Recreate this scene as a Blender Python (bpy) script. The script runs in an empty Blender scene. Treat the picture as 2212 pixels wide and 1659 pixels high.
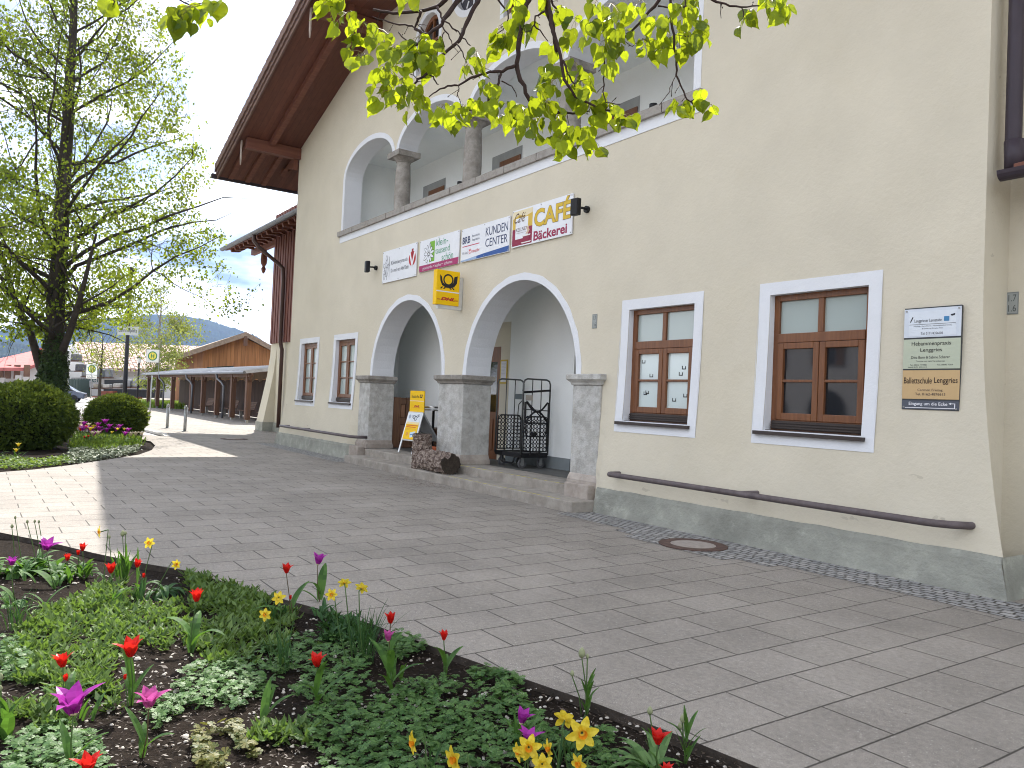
import bpy, math, random
import numpy as np
from mathutils import Vector, Matrix, noise
from mathutils.geometry import delaunay_2d_cdt
random.seed(7); PI = math.pi
S = bpy.context.scene
COL = S.collection
# ---------------------------------------------------------------- camera
YAW, PITCH, ROLL, FPX = 0.96740947, 0.02196341, 0.04268252, 1691.66   # solved from the facade's lines
IW, IH = 2212.0, 1659.0
CP = Vector((0.0, -7.93, 1.6))
_f = Vector((-math.sin(YAW)*math.cos(PITCH), math.cos(YAW)*math.cos(PITCH), math.sin(PITCH)))
_r = Vector((math.cos(YAW), math.sin(YAW), 0)); _u = _r.cross(_f)
CR = _r*math.cos(ROLL) + _u*math.sin(ROLL); CU = -_r*math.sin(ROLL) + _u*math.cos(ROLL); CF = _f
cam = bpy.data.cameras.new('camera'); co = bpy.data.objects.new('camera', cam); COL.objects.link(co)
M = Matrix((CR, CU, -CF)).transposed().to_4x4(); M.translation = CP; co.matrix_world = M
cam.sensor_fit = 'HORIZONTAL'; cam.sensor_width = 36; cam.lens = 36*FPX/IW
cam.clip_start = 0.05; cam.clip_end = 9000
S.camera = co
# measured points of the place: through a photo pixel onto a wall plane y, the ground z, or at a depth
def ray(px, py): return CF + CR*((px-IW/2)/FPX) - CU*((py-IH/2)/FPX)
def WP(px, py, y=0.0):
    d = ray(px, py); return CP + d*((y-CP.y)/d.y)
def GP(px, py, z=0.0):
    d = ray(px, py); return CP + d*((z-CP.z)/d.z)
def FP(px, py, dep): return CP + ray(px, py)*dep
def depth(p): return (Vector(p)-CP).dot(CF)
# ---------------------------------------------------------------- world, sun
SUN_TO = Vector((-0.82, 0.43, 1.0)).normalized()
elev = math.asin(SUN_TO.z)
w = bpy.data.worlds.new("World"); S.world = w; w.use_nodes = True
nt = w.node_tree; N = nt.nodes; L = nt.links
bg = N['Background']; bg.inputs['Strength'].default_value = 0.06
sky = N.new('ShaderNodeTexSky'); sky.sky_type = 'NISHITA'; sky.sun_disc = False
sky.sun_elevation = elev; sky.sun_rotation = math.atan2(SUN_TO.x, SUN_TO.y)
sky.air_density = 1.0; sky.dust_density = 1.5; sky.ozone_density = 1.0
tc = N.new('ShaderNodeTexCoord'); mp = N.new('ShaderNodeMapping'); mp.inputs['Scale'].default_value = (1, 1, 3.2)
L.new(tc.outputs['Generated'], mp.inputs['Vector'])
nz = N.new('ShaderNodeTexNoise'); nz.inputs['Scale'].default_value = 2.6; nz.inputs['Detail'].default_value = 7; nz.inputs['Roughness'].default_value = 0.58
L.new(mp.outputs[0], nz.inputs['Vector'])
cr = N.new('ShaderNodeValToRGB'); cr.color_ramp.elements[0].position = 0.34; cr.color_ramp.elements[1].position = 0.52
L.new(nz.outputs['Fac'], cr.inputs[0])
nz2 = N.new('ShaderNodeTexNoise'); nz2.inputs['Scale'].default_value = 5.0; nz2.inputs['Detail'].default_value = 5
L.new(mp.outputs[0], nz2.inputs['Vector'])
cr2 = N.new('ShaderNodeValToRGB'); cr2.color_ramp.elements[0].position = 0.36; cr2.color_ramp.elements[1].position = 0.56
cr2.color_ramp.elements[0].color = (3.1, 3.6, 4.8, 1); cr2.color_ramp.elements[1].color = (15.0, 15.3, 15.8, 1)
L.new(nz2.outputs['Fac'], cr2.inputs[0])
mx = N.new('ShaderNodeMix'); mx.data_type = 'RGBA'
L.new(cr.outputs[0], mx.inputs[0]); L.new(sky.outputs[0], mx.inputs[6]); L.new(cr2.outputs[0], mx.inputs[7])
L.new(mx.outputs[2], bg.inputs['Color'])
sd = bpy.data.lights.new('sun', 'SUN'); sd.energy = 3.7; sd.angle = math.radians(0.53); sd.color = (1.0, 0.95, 0.87)
so = bpy.data.objects.new('sun', sd); COL.objects.link(so); so.location = (-20, 10, 30)
so.rotation_euler = SUN_TO.to_track_quat('Z', 'Y').to_euler()
S.render.engine = 'CYCLES'
S.view_settings.view_transform = 'Standard'; S.view_settings.look = 'None'
S.view_settings.exposure = 1.62; S.view_settings.gamma = 1.0
S.cycles.max_bounces = 9; S.cycles.diffuse_bounces = 6; S.cycles.transparent_max_bounces = 8
S.cycles.volume_bounces = 0; S.cycles.filter_width = 1.05
HAZE = 0.00006
# ---------------------------------------------------------------- helpers
def tag(o, label=None, cat=None, group=None, kind=None):
    if label: o['label'] = label
    if cat: o['category'] = cat
    if group: o['group'] = group
    if kind: o['kind'] = kind
    return o
def thing(name, loc, label, cat, group=None):
    o = bpy.data.objects.new(name, None); COL.objects.link(o); o.location = loc; o.empty_display_size = 0.2
    return tag(o, label, cat, group)
def wloc(o):
    v = Vector((0, 0, 0))
    while o is not None:
        v += Vector(o.location); o = o.parent
    return v
def link(name, me, parent=None, mats=()):
    o = bpy.data.objects.new(name, me); COL.objects.link(o)
    for m in mats: me.materials.append(m)
    if parent is not None: o.parent = parent
    return o
class MB:
    """collects faces in world coordinates, then links them as ONE mesh object"""
    def __init__(s): s.v = []; s.f = []; s.m = []; s.cur = 0
    def face(s, pts):
        b = len(s.v); s.v += [tuple(p) for p in pts]; s.f.append(tuple(range(b, b+len(pts)))); s.m.append(s.cur)
    def add(s, vs, fs):
        b = len(s.v); s.v += [tuple(p) for p in vs]
        for f in fs: s.f.append(tuple(b+i for i in f)); s.m.append(s.cur)
    def box(s, x0, x1, y0, y1, z0, z1):
        s.add([(x0,y0,z0),(x1,y0,z0),(x1,y1,z0),(x0,y1,z0),(x0,y0,z1),(x1,y0,z1),(x1,y1,z1),(x0,y1,z1)],
              [(0,3,2,1),(4,5,6,7),(0,1,5,4),(1,2,6,5),(2,3,7,6),(3,0,4,7)])
    def obox(s, c, ax, ay, az, hx, hy, hz):
        c = Vector(c); ax = Vector(ax).normalized()*hx; ay = Vector(ay).normalized()*hy; az = Vector(az).normalized()*hz
        q = [c+ax*i+ay*j+az*k for k in (-1,1) for (i,j) in ((-1,-1),(1,-1),(1,1),(-1,1))]
        s.add(q, [(0,3,2,1),(4,5,6,7),(0,1,5,4),(1,2,6,5),(2,3,7,6),(3,0,4,7)])
    def beam(s, a, b, wd, ht, up=(0,0,1)):
        a = Vector(a); b = Vector(b); d = (b-a); l = d.length; d.normalize(); side = d.cross(Vector(up)).normalized(); u2 = side.cross(d)
        s.obox((a+b)/2, d, side, u2, l/2, wd/2, ht/2)
    def tube(s, pts, r, n=8, cap=True):
        pts = [Vector(p) for p in pts]; k = len(pts); rr = r if isinstance(r, (list, tuple)) else [r]*k
        b = len(s.v); ref = None
        for i, p in enumerate(pts):
            t = (pts[min(i+1,k-1)]-pts[max(i-1,0)])
            if t.length < 1e-9: t = Vector((0,0,1))
            t.normalize()
            if ref is None: ref = t.orthogonal().normalized()
            else:
                ref = ref - t*ref.dot(t)
                ref = ref.normalized() if ref.length > 1e-6 else t.orthogonal().normalized()
            bi = t.cross(ref)
            for j in range(n):
                a = 2*PI*j/n; s.v.append(tuple(p + (ref*math.cos(a)+bi*math.sin(a))*rr[i]))
        for i in range(k-1):
            for j in range(n):
                j2 = (j+1) % n
                s.f.append((b+i*n+j, b+i*n+j2, b+(i+1)*n+j2, b+(i+1)*n+j)); s.m.append(s.cur)
        if cap:
            s.f.append(tuple(b+j for j in range(n-1,-1,-1))); s.m.append(s.cur)
            s.f.append(tuple(b+(k-1)*n+j for j in range(n))); s.m.append(s.cur)
    def lathe(s, c, prof, n=20, ax=None):
        c = Vector(c); b = len(s.v); k = len(prof)
        for (r, z) in prof:
            for j in range(n):
                a = 2*PI*j/n; s.v.append(tuple(c + Vector((r*math.cos(a), r*math.sin(a), z))))
        for i in range(k-1):
            for j in range(n):
                j2 = (j+1) % n; s.f.append((b+i*n+j, b+i*n+j2, b+(i+1)*n+j2, b+(i+1)*n+j)); s.m.append(s.cur)
        s.f.append(tuple(b+j for j in range(n-1,-1,-1))); s.m.append(s.cur)
        s.f.append(tuple(b+(k-1)*n+j for j in range(n))); s.m.append(s.cur)
    def prism(s, poly, vec):
        """poly: 3-D points in order, extruded by vec"""
        poly = [Vector(p) for p in poly]; vec = Vector(vec); n = len(poly)
        s.add(poly + [p+vec for p in poly], [tuple(range(n-1,-1,-1)), tuple(range(n,2*n))] + [(i,(i+1)%n,n+(i+1)%n,n+i) for i in range(n)])
    def build(s, name, mat, parent=None, smooth=False, origin=None):
        me = bpy.data.meshes.new(name)
        if parent is not None: o0 = wloc(parent)
        elif origin is not None: o0 = Vector(origin)
        else:
            a = np.array(s.v); o0 = Vector(((a[:,0].min()+a[:,0].max())/2, (a[:,1].min()+a[:,1].max())/2, a[:,2].min()))
        me.from_pydata([(x-o0.x, y-o0.y, z-o0.z) for x, y, z in s.v], [], s.f)
        mats = mat if isinstance(mat, (list, tuple)) else [mat]
        o = link(name, me, parent, mats)
        if parent is None: o.location = o0
        if len(mats) > 1: me.polygons.foreach_set('material_index', s.m)
        if smooth: me.polygons.foreach_set('use_smooth', [True]*len(me.polygons))
        me.update()
        return o
def bevel(o, w=0.01, seg=2, ang=40):
    b = o.modifiers.new('bevel', 'BEVEL'); b.width = w; b.segments = seg; b.limit_method = 'ANGLE'; b.angle_limit = math.radians(ang)
    return o
# ---------------------------------------------------------------- materials
def mat(name, col, rough=0.8, var=0.12, vscale=3.0, bump=0.0, bscale=30.0, metal=0.0, stain=None, stain_amt=0.0, stain_scale=1.0, detail=6, spec=None, coords='Object', blend=(0.45,0.62), streak=False):
    m = bpy.data.materials.new(name); m.use_nodes = True; t = m.node_tree; n = t.nodes; l = t.links; p = n['Principled BSDF']
    p.inputs['Roughness'].default_value = rough; p.inputs['Metallic'].default_value = metal
    p.inputs['Specular IOR Level'].default_value = spec if spec is not None else (.18 if metal == 0 else .5)
    g = n.new('ShaderNodeNewGeometry')
    vec = g.outputs['Position']
    a = n.new('ShaderNodeTexNoise'); a.inputs['Scale'].default_value = vscale; a.inputs['Detail'].default_value = detail; a.inputs['Roughness'].default_value = 0.62
    l.new(vec, a.inputs['Vector'])
    r = n.new('ShaderNodeMapRange'); r.inputs[1].default_value = 0.3; r.inputs[2].default_value = 0.7; r.inputs[3].default_value = 1-var; r.inputs[4].default_value = 1+var
    l.new(a.outputs['Fac'], r.inputs[0])
    mm = n.new('ShaderNodeVectorMath'); mm.operation = 'SCALE'; mm.inputs[0].default_value = col[:3]; l.new(r.outputs[0], mm.inputs['Scale'])
    out = mm.outputs[0]
    if stain:
        s = n.new('ShaderNodeTexNoise'); s.inputs['Scale'].default_value = stain_scale; s.inputs['Detail'].default_value = 9; s.inputs['Roughness'].default_value = 0.7
        if streak:
            mpp = n.new('ShaderNodeMapping'); mpp.inputs['Scale'].default_value = (1, 1, 0.12); l.new(vec, mpp.inputs['Vector']); l.new(mpp.outputs[0], s.inputs['Vector'])
        else: l.new(vec, s.inputs['Vector'])
        q = n.new('ShaderNodeMapRange'); q.inputs[1].default_value = blend[0]; q.inputs[2].default_value = blend[1]; q.inputs[4].default_value = stain_amt; l.new(s.outputs['Fac'], q.inputs[0])
        x = n.new('ShaderNodeMix'); x.data_type = 'RGBA'; x.inputs[7].default_value = (*stain[:3], 1)
        l.new(q.outputs[0], x.inputs[0]); l.new(out, x.inputs[6]); out = x.outputs[2]
    l.new(out, p.inputs['Base Color'])
    if bump:
        b2 = n.new('ShaderNodeTexNoise'); b2.inputs['Scale'].default_value = bscale; b2.inputs['Detail'].default_value = 8; b2.inputs['Roughness'].default_value = 0.65; l.new(vec, b2.inputs['Vector'])
        bb = n.new('ShaderNodeBump'); bb.inputs['Strength'].default_value = bump; bb.inputs['Distance'].default_value = 0.02
        l.new(b2.outputs['Fac'], bb.inputs['Height']); l.new(bb.outputs[0], p.inputs['Normal'])
    return m
def wood(name, c1, c2, axis=2, scale=14.0, rough=0.65, plank=0.0, pax=0, groove=0.08):
    """grain stretched along axis; plank>0 adds dark board joints across axis pax"""
    m = bpy.data.materials.new(name); m.use_nodes = True; t = m.node_tree; n = t.nodes; l = t.links; p = n['Principled BSDF']; p.inputs['Roughness'].default_value = rough
    g = n.new('ShaderNodeNewGeometry'); mp = n.new('ShaderNodeMapping'); sc = [scale]*3; sc[axis] = scale*0.07; mp.inputs['Scale'].default_value = sc
    l.new(g.outputs['Position'], mp.inputs['Vector'])
    a = n.new('ShaderNodeTexNoise'); a.inputs['Scale'].default_value = 1.0; a.inputs['Detail'].default_value = 8; a.inputs['Roughness'].default_value = 0.6; l.new(mp.outputs[0], a.inputs['Vector'])
    x = n.new('ShaderNodeMix'); x.data_type = 'RGBA'; x.inputs[6].default_value = (*c1, 1); x.inputs[7].default_value = (*c2, 1)
    r = n.new('ShaderNodeMapRange'); r.inputs[1].default_value = 0.35; r.inputs[2].default_value = 0.65; l.new(a.outputs['Fac'], r.inputs[0]); l.new(r.outputs[0], x.inputs[0])
    out = x.outputs[2]; h = a.outputs['Fac']
    if plank > 0:
        sx = n.new('ShaderNodeSeparateXYZ'); l.new(g.outputs['Position'], sx.inputs[0])
        d = n.new('ShaderNodeMath'); d.operation = 'DIVIDE'; d.inputs[1].default_value = plank; l.new(sx.outputs[pax], d.inputs[0])
        fr = n.new('ShaderNodeMath'); fr.operation = 'FRACT'; l.new(d.outputs[0], fr.inputs[0])
        lt = n.new('ShaderNodeMath'); lt.operation = 'LESS_THAN'; lt.inputs[1].default_value = groove; l.new(fr.outputs[0], lt.inputs[0])
        fl = n.new('ShaderNodeMath'); fl.operation = 'FLOOR'; l.new(d.outputs[0], fl.inputs[0])
        wn = n.new('ShaderNodeTexWhiteNoise'); wn.noise_dimensions = '1D'; l.new(fl.outputs[0], wn.inputs['W'])
        rr = n.new('ShaderNodeMapRange'); rr.inputs[3].default_value = 0.8; rr.inputs[4].default_value = 1.15; l.new(wn.outputs['Value'], rr.inputs[0])
        sm = n.new('ShaderNodeVectorMath'); sm.operation = 'SCALE'; l.new(out, sm.inputs[0]); l.new(rr.outputs[0], sm.inputs['Scale'])
        x2 = n.new('ShaderNodeMix'); x2.data_type = 'RGBA'; x2.inputs[7].default_value = (c1[0]*.25, c1[1]*.25, c1[2]*.25, 1)
        l.new(lt.outputs[0], x2.inputs[0]); l.new(sm.outputs[0], x2.inputs[6]); out = x2.outputs[2]
    l.new(out, p.inputs['Base Color'])
    bb = n.new('ShaderNodeBump'); bb.inputs['Strength'].default_value = 0.25; bb.inputs['Distance'].default_value = 0.01; l.new(h, bb.inputs['Height']); l.new(bb.outputs[0], p.inputs['Normal'])
    return m
def leafmat(name, c1, c2, trans=0.5, tcol=None, rough=0.5, scale=4.0, tlow=0.75):
    m = bpy.data.materials.new(name); m.use_nodes = True; t = m.node_tree; n = t.nodes; l = t.links; p = n['Principled BSDF']
    p.inputs['Roughness'].default_value = rough; p.inputs['Specular IOR Level'].default_value = 0.22
    g = n.new('ShaderNodeNewGeometry')
    a = n.new('ShaderNodeTexNoise'); a.inputs['Scale'].default_value = scale; a.inputs['Detail'].default_value = 3; l.new(g.outputs['Position'], a.inputs['Vector'])
    ad = n.new('ShaderNodeMath'); ad.operation = 'MULTIPLY_ADD'; ad.inputs[1].default_value = 0.6; l.new(g.outputs['Random Per Island'], ad.inputs[0]); l.new(a.outputs['Fac'], ad.inputs[2])
    r = n.new('ShaderNodeMapRange'); r.inputs[1].default_value = 0.45; r.inputs[2].default_value = 1.05; l.new(ad.outputs[0], r.inputs[0])
    x = n.new('ShaderNodeMix'); x.data_type = 'RGBA'; x.inputs[6].default_value = (*c1, 1); x.inputs[7].default_value = (*c2, 1); l.new(r.outputs[0], x.inputs[0])
    l.new(x.outputs[2], p.inputs['Base Color'])
    if trans > 0:
        tr = n.new('ShaderNodeBsdfTranslucent')
        if tcol:
            y = n.new('ShaderNodeMix'); y.data_type = 'RGBA'; y.inputs[6].default_value = (*[v*tlow for v in tcol], 1); y.inputs[7].default_value = (*tcol, 1); l.new(r.outputs[0], y.inputs[0]); l.new(y.outputs[2], tr.inputs['Color'])
        else: l.new(x.outputs[2], tr.inputs['Color'])
        ms = n.new('ShaderNodeMixShader'); ms.inputs[0].default_value = trans
        l.new(p.outputs[0], ms.inputs[1]); l.new(tr.outputs[0], ms.inputs[2]); l.new(ms.outputs[0], n['Material Output'].inputs['Surface'])
    return m
def flat(name, col, rough=0.5, spec=0.3):
    m = mat(name, col, rough, var=0.03, vscale=6, spec=spec); return m
K = {}
K['cream'] = mat('cream_plaster', (0.605, 0.56, 0.455), 0.9, var=0.055, vscale=0.9, bump=0.42, bscale=15, stain=(0.54, 0.49, 0.37), stain_amt=0.45, stain_scale=0.4, blend=(0.5, 0.75))
def scuffs(m):
    """sparse small holes and short trowel scuffs in the render coat"""
    n = m.node_tree.nodes; l = m.node_tree.links; p = n['Principled BSDF']; src = p.inputs['Base Color'].links[0].from_socket
    g = n.new('ShaderNodeNewGeometry'); out = src
    for sc_, st, th, pick, col in ((2.2, (1,1,1), .035, .55, (.20,.17,.13)), (3.0, (.35,1,1.6), .085, .62, (.45,.41,.33)), (6.0, (.5,1,1.8), .07, .80, (.66,.63,.55))):
        mp = n.new('ShaderNodeMapping'); mp.inputs['Scale'].default_value = st; l.new(g.outputs['Position'], mp.inputs['Vector'])
        dn = n.new('ShaderNodeTexNoise'); dn.inputs['Scale'].default_value = 9; l.new(g.outputs['Position'], dn.inputs['Vector'])
        ds = n.new('ShaderNodeVectorMath'); ds.operation = 'SCALE'; ds.inputs['Scale'].default_value = .16; l.new(dn.outputs['Color'], ds.inputs[0])
        ad = n.new('ShaderNodeVectorMath'); ad.operation = 'ADD'; l.new(mp.outputs[0], ad.inputs[0]); l.new(ds.outputs[0], ad.inputs[1])
        v = n.new('ShaderNodeTexVoronoi'); v.inputs['Scale'].default_value = sc_; l.new(ad.outputs[0], v.inputs['Vector'])
        a = n.new('ShaderNodeMath'); a.operation = 'LESS_THAN'; a.inputs[1].default_value = th; l.new(v.outputs['Distance'], a.inputs[0])
        b = n.new('ShaderNodeMath'); b.operation = 'GREATER_THAN'; b.inputs[1].default_value = pick; l.new(v.outputs['Color'], b.inputs[0])
        c = n.new('ShaderNodeMath'); c.operation = 'MULTIPLY'; l.new(a.outputs[0], c.inputs[0]); l.new(b.outputs[0], c.inputs[1])
        d = n.new('ShaderNodeMath'); d.operation = 'MULTIPLY'; d.inputs[1].default_value = .6; l.new(c.outputs[0], d.inputs[0])
        x = n.new('ShaderNodeMix'); x.data_type = 'RGBA'; x.inputs[7].default_value = (*col, 1); l.new(d.outputs[0], x.inputs[0]); l.new(out, x.inputs[6]); out = x.outputs[2]
    l.new(out, p.inputs['Base Color'])
scuffs(K['cream'])
K['white'] = mat('white_trim_paint', (0.70, 0.72, 0.755), 0.85, var=0.03, vscale=2, bump=0.25, bscale=25)
K['inner'] = mat('pale_interior_plaster', (0.82, 0.845, 0.84), 0.9, var=0.04, vscale=0.8, bump=0.15, bscale=20)
K['plinth'] = mat('grey_green_plinth_plaster', (0.305, 0.31, 0.272), 0.92, var=0.22, vscale=2.5, bump=1.0, bscale=22, stain=(0.42, 0.42, 0.37), stain_amt=0.7, stain_scale=5.0, blend=(0.55, 0.68))
K['stone'] = mat('weathered_grey_stone', (0.40, 0.39, 0.365), 0.9, var=0.2, vscale=7, bump=0.8, bscale=35, stain=(0.60, 0.605, 0.59), stain_amt=0.6, stain_scale=6, blend=(0.44, 0.60))
K['stonedark'] = mat('dark_weathered_stone', (0.27, 0.25, 0.225), 0.92, var=0.25, vscale=4, bump=0.6, bscale=40, stain=(0.42, 0.40, 0.37), stain_amt=0.7, stain_scale=5, blend=(0.45, 0.65))
K['stonepink'] = mat('pinkish_base_stone', (0.40, 0.355, 0.315), 0.92, var=0.18, vscale=4, bump=0.5, bscale=40, stain=(0.25, 0.21, 0.18), stain_amt=0.6, stain_scale=3)
K['step'] = mat('worn_sandstone_step', (0.33, 0.303, 0.268), 0.9, var=0.16, vscale=5, bump=0.5, bscale=50, stain=(0.20, 0.175, 0.15), stain_amt=0.6, stain_scale=3.2)
K['stepyellow'] = mat('worn_yellow_edge_paint', (0.62, 0.53, 0.12), 0.85, var=0.2, vscale=9, stain=(0.34, 0.30, 0.24), stain_amt=0.95, stain_scale=7, blend=(0.44, 0.56))
K['sill'] = mat('stone_sill', (0.36, 0.34, 0.31), 0.9, var=0.2, vscale=6, bump=0.5, bscale=40, stain=(0.20, 0.18, 0.165), stain_amt=0.7, stain_scale=6)
K['floor'] = mat('dark_floor_tiles', (0.105, 0.105, 0.10), 0.6, var=0.2, vscale=5)
K['frame'] = wood('brown_varnished_window_wood', (0.125, 0.043, 0.014), (0.19, 0.072, 0.024), 2, 30, 0.40)
K['framedk'] = wood('dark_brown_wood', (0.10, 0.05, 0.028), (0.17, 0.085, 0.045), 2, 25, 0.6)
K['sheet'] = mat('dark_brown_sheet_metal', (0.055, 0.045, 0.042), 0.4, var=0.1, vscale=6, metal=0.0)
K['soffit'] = wood('red_brown_soffit_boards', (0.115, 0.038, 0.022), (0.155, 0.052, 0.030), 0, 12, 0.7, plank=0.16, pax=1, groove=.03)
K['beam'] = wood('red_brown_beam_wood', (0.13, 0.045, 0.027), (0.19, 0.07, 0.042), 1, 14, 0.7)
K['verge'] = wood('grey_brown_verge_board', (0.13, 0.075, 0.06), (0.20, 0.125, 0.10), 0, 14, 0.8)
K['clad'] = wood('red_brown_batten_cladding', (0.13, 0.036, 0.022), (0.19, 0.058, 0.035), 2, 14, 0.7)
K['cladgap'] = mat('dark_cladding_gap', (0.03, 0.014, 0.012), 0.9)
K['tile'] = mat('dark_roof_tile', (0.10, 0.065, 0.055), 0.8, var=0.25, vscale=6)
K['gutter'] = mat('grey_zinc_gutter', (0.11, 0.115, 0.13), 0.45, var=0.1, vscale=5, metal=0.2)
K['pipebrown'] = mat('dark_brown_downpipe', (0.085, 0.05, 0.042), 0.4, var=0.1)
K['pipeviolet'] = mat('dark_violet_brown_downpipe', (0.05, 0.04, 0.05), 0.4, var=0.1)
K['rail'] = mat('brown_grey_painted_rail', (0.115, 0.095, 0.098), 0.5, var=0.2, vscale=12, bump=0.15, bscale=60)
K['black'] = mat('black_metal', (0.018, 0.018, 0.02), 0.45, var=0.1)
K['steel'] = mat('worn_galvanised_steel', (0.32, 0.33, 0.33), 0.4, var=0.2, vscale=10, metal=0.6)
K['cage'] = mat('dark_grey_cage_tube', (0.075, 0.08, 0.08), 0.4, var=0.2, vscale=10, metal=0.4)
K['alu'] = mat('brushed_aluminium', (0.62, 0.63, 0.63), 0.35, var=0.08, metal=0.4)
K['chrome'] = mat('chrome', (0.75, 0.75, 0.75), 0.12, var=0.02, metal=1.0)
K['barkA'] = mat('grey_brown_bark', (0.12, 0.09, 0.07), 0.95, var=0.35, vscale=9, bump=1.0, bscale=26, stain=(0.26, 0.20, 0.16), stain_amt=0.7, stain_scale=12)
K['log'] = mat('flaking_pink_grey_bark', (0.30, 0.245, 0.21), 0.95, var=0.35, vscale=14, bump=1.0, bscale=36, stain=(0.09, 0.06, 0.05), stain_amt=0.9, stain_scale=17, blend=(0.45, 0.56))
K['logred'] = mat('orange_brown_inner_bark', (0.24, 0.10, 0.045), 0.9, var=0.3, vscale=12, bump=0.8, bscale=30)
K['logend'] = mat('dark_weathered_end_grain', (0.05, 0.04, 0.032), 0.95, var=0.3, vscale=20, bump=0.6, bscale=50)
K['trunk'] = mat('dark_linden_bark', (0.055, 0.046, 0.038), 0.95, var=0.3, vscale=6, bump=1.0, bscale=18)
K['twig'] = mat('dark_red_brown_twig', (0.042, 0.026, 0.024), 0.75, var=0.25, vscale=30, bump=0.3, bscale=120)
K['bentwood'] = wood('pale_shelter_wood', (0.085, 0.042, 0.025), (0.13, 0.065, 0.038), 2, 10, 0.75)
def glass(name, col, rough=0.04, var=0.0, fr=1.5):
    m = bpy.data.materials.new(name); m.use_nodes = True; p = m.node_tree.nodes['Principled BSDF']
    p.inputs['Base Color'].default_value = (*col, 1); p.inputs['Roughness'].default_value = rough; p.inputs['IOR'].default_value = fr
    p.inputs['Specular IOR Level'].default_value = 0.9
    n = m.node_tree.nodes; l = m.node_tree.links
    g = n.new('ShaderNodeNewGeometry'); a = n.new('ShaderNodeTexNoise'); a.inputs['Scale'].default_value = 1.3; l.new(g.outputs['Position'], a.inputs['Vector'])
    b = n.new('ShaderNodeBump'); b.inputs['Strength'].default_value = 0.05; b.inputs['Distance'].default_value = 0.01; l.new(a.outputs['Fac'], b.inputs['Height']); l.new(b.outputs[0], p.inputs['Normal'])
    return m
K['glass'] = glass('dark_window_glass', (0.012, 0.014, 0.018))
K['frost'] = glass('frosted_window_glass', (0.34, 0.40, 0.385), 0.16)
K['paperglass'] = glass('pane_backed_with_white_paper', (0.52, 0.60, 0.60), 0.10)
# ================================================================ station building
CX = -13.58; XL, XR = -23.5, -3.62
FLOOR = 0.32
def disp(x, z, extra=0.0):
    """facade surface: battered foot and corners that spread sideways"""
    t = max(0.0, 1-z/3.0)**2
    a = abs(x-CX); m = min(1, max(0, (a-4.56)/0.12))
    y = -0.20*t*m
    s = max(0.0, min(1, (a-9.15)/0.77)); dx = (0.40 if x > CX else 0.28)*t*s*s
    return Vector((x + (dx if x > CX else -dx), y - extra, z))
def ell(c, z0, hx, hz, n=28, a0=PI, a1=0.0): return [(c+hx*math.cos(a0+(a1-a0)*i/n), z0+hz*math.sin(a0+(a1-a0)*i/n)) for i in range(n+1)]
A1, A2, RA, ZS = -15.76, -11.41, 1.695, 2.06            # street arches
LA = [CX-4.725+3.15*i for i in range(4)]                # loggia arches
LZ0, LZS = 5.92, 7.30
WINS = [-21.83, -19.19, -7.90, -5.42]; WHW, WZ0, WZ1 = 0.635, 1.385, 3.02
def arch_loop(c): return [(c-RA, 0.0)] + ell(c, ZS, RA, RA) + [(c+RA, 0.0)]
def loggia_loop(off=0.0):
    p = [(LA[0]-1.42-off, LZ0)]
    for i, c in enumerate(LA):
        hx, hz = 1.42+off, 0.68+off
        pts = ell(c, LZS, hx, hz, 20)
        if off > 0:   # neighbouring bands meet in a valley above each capital
            lo = c-1.575 if i > 0 else -1e9; hi = c+1.575 if i < 3 else 1e9
            pts = [q for q in pts if lo+0.004 <= q[0] <= hi-0.004]
            if i > 0: zz = LZS+hz*math.sqrt(max(0, 1-(1.575/hx)**2)) if hx > 1.575 else LZS+0.08; pts = [(c-1.575, max(zz, LZS+.04))]+pts
        p += pts
    p += [(LA[3]+1.42+off, LZ0)]
    return p
ROOFZ = lambda x: 12.22 - 0.325*abs(x-CX)               # underside of the soffit at the wall
XH = -17.6                                               # where the verge stops under the half hip
holes = []
def win_loop(c): return [(c-WHW, WZ0), (c-WHW, WZ1), (c+WHW, WZ1), (c+WHW, WZ0)]
for c in WINS: holes.append(('win', win_loop(c), 0.15))
lg = loggia_loop(); holes.append(('log', lg, 0.48))
UPW = [(-15.35, 8.83), (2*CX+15.35, 8.83)]
for (c, z0) in UPW: holes.append(('up', [(c-.5, z0)] + ell(c, z0+.75, .5, .5, 14) + [(c+.5, z0)], 0.2))
holes.append(('clock', ell(CX, 10.13, .62, .62, 31, PI, -PI)[:-1], 0.12))
outline = [(XL, 0.0), (A1-RA, 0.0)] + ell(A1, ZS, RA, RA) + [(A1+RA, 0.0), (A2-RA, 0.0)] + ell(A2, ZS, RA, RA) + [(A2+RA, 0.0), (XR, 0.0), (XR, ROOFZ(XR)), (2*CX-XH, ROOFZ(XH)), (XH, ROOFZ(XH)), (XL, ROOFZ(XL))]
def densify(loop, st=0.3):
    out = []
    for i, p in enumerate(loop):
        q = loop[(i+1) % len(loop)]; d = math.hypot(q[0]-p[0], q[1]-p[1]); out.append(p)
        if min(p[1], q[1]) < 3.2 and d > st*1.3:
            k = int(d/st)
            out += [(p[0]+(q[0]-p[0])*j/(k+1), p[1]+(q[1]-p[1])*j/(k+1)) for j in range(1, k+1)]
    return out
def inside(pt, loop):
    x, y = pt; c = False; j = len(loop)-1
    for i in range(len(loop)):
        xi, yi = loop[i]; xj, yj = loop[j]
        if (yi > y) != (yj > y) and x < (xj-xi)*(y-yi)/(yj-yi)+xi: c = not c
        j = i
    return c
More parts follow.
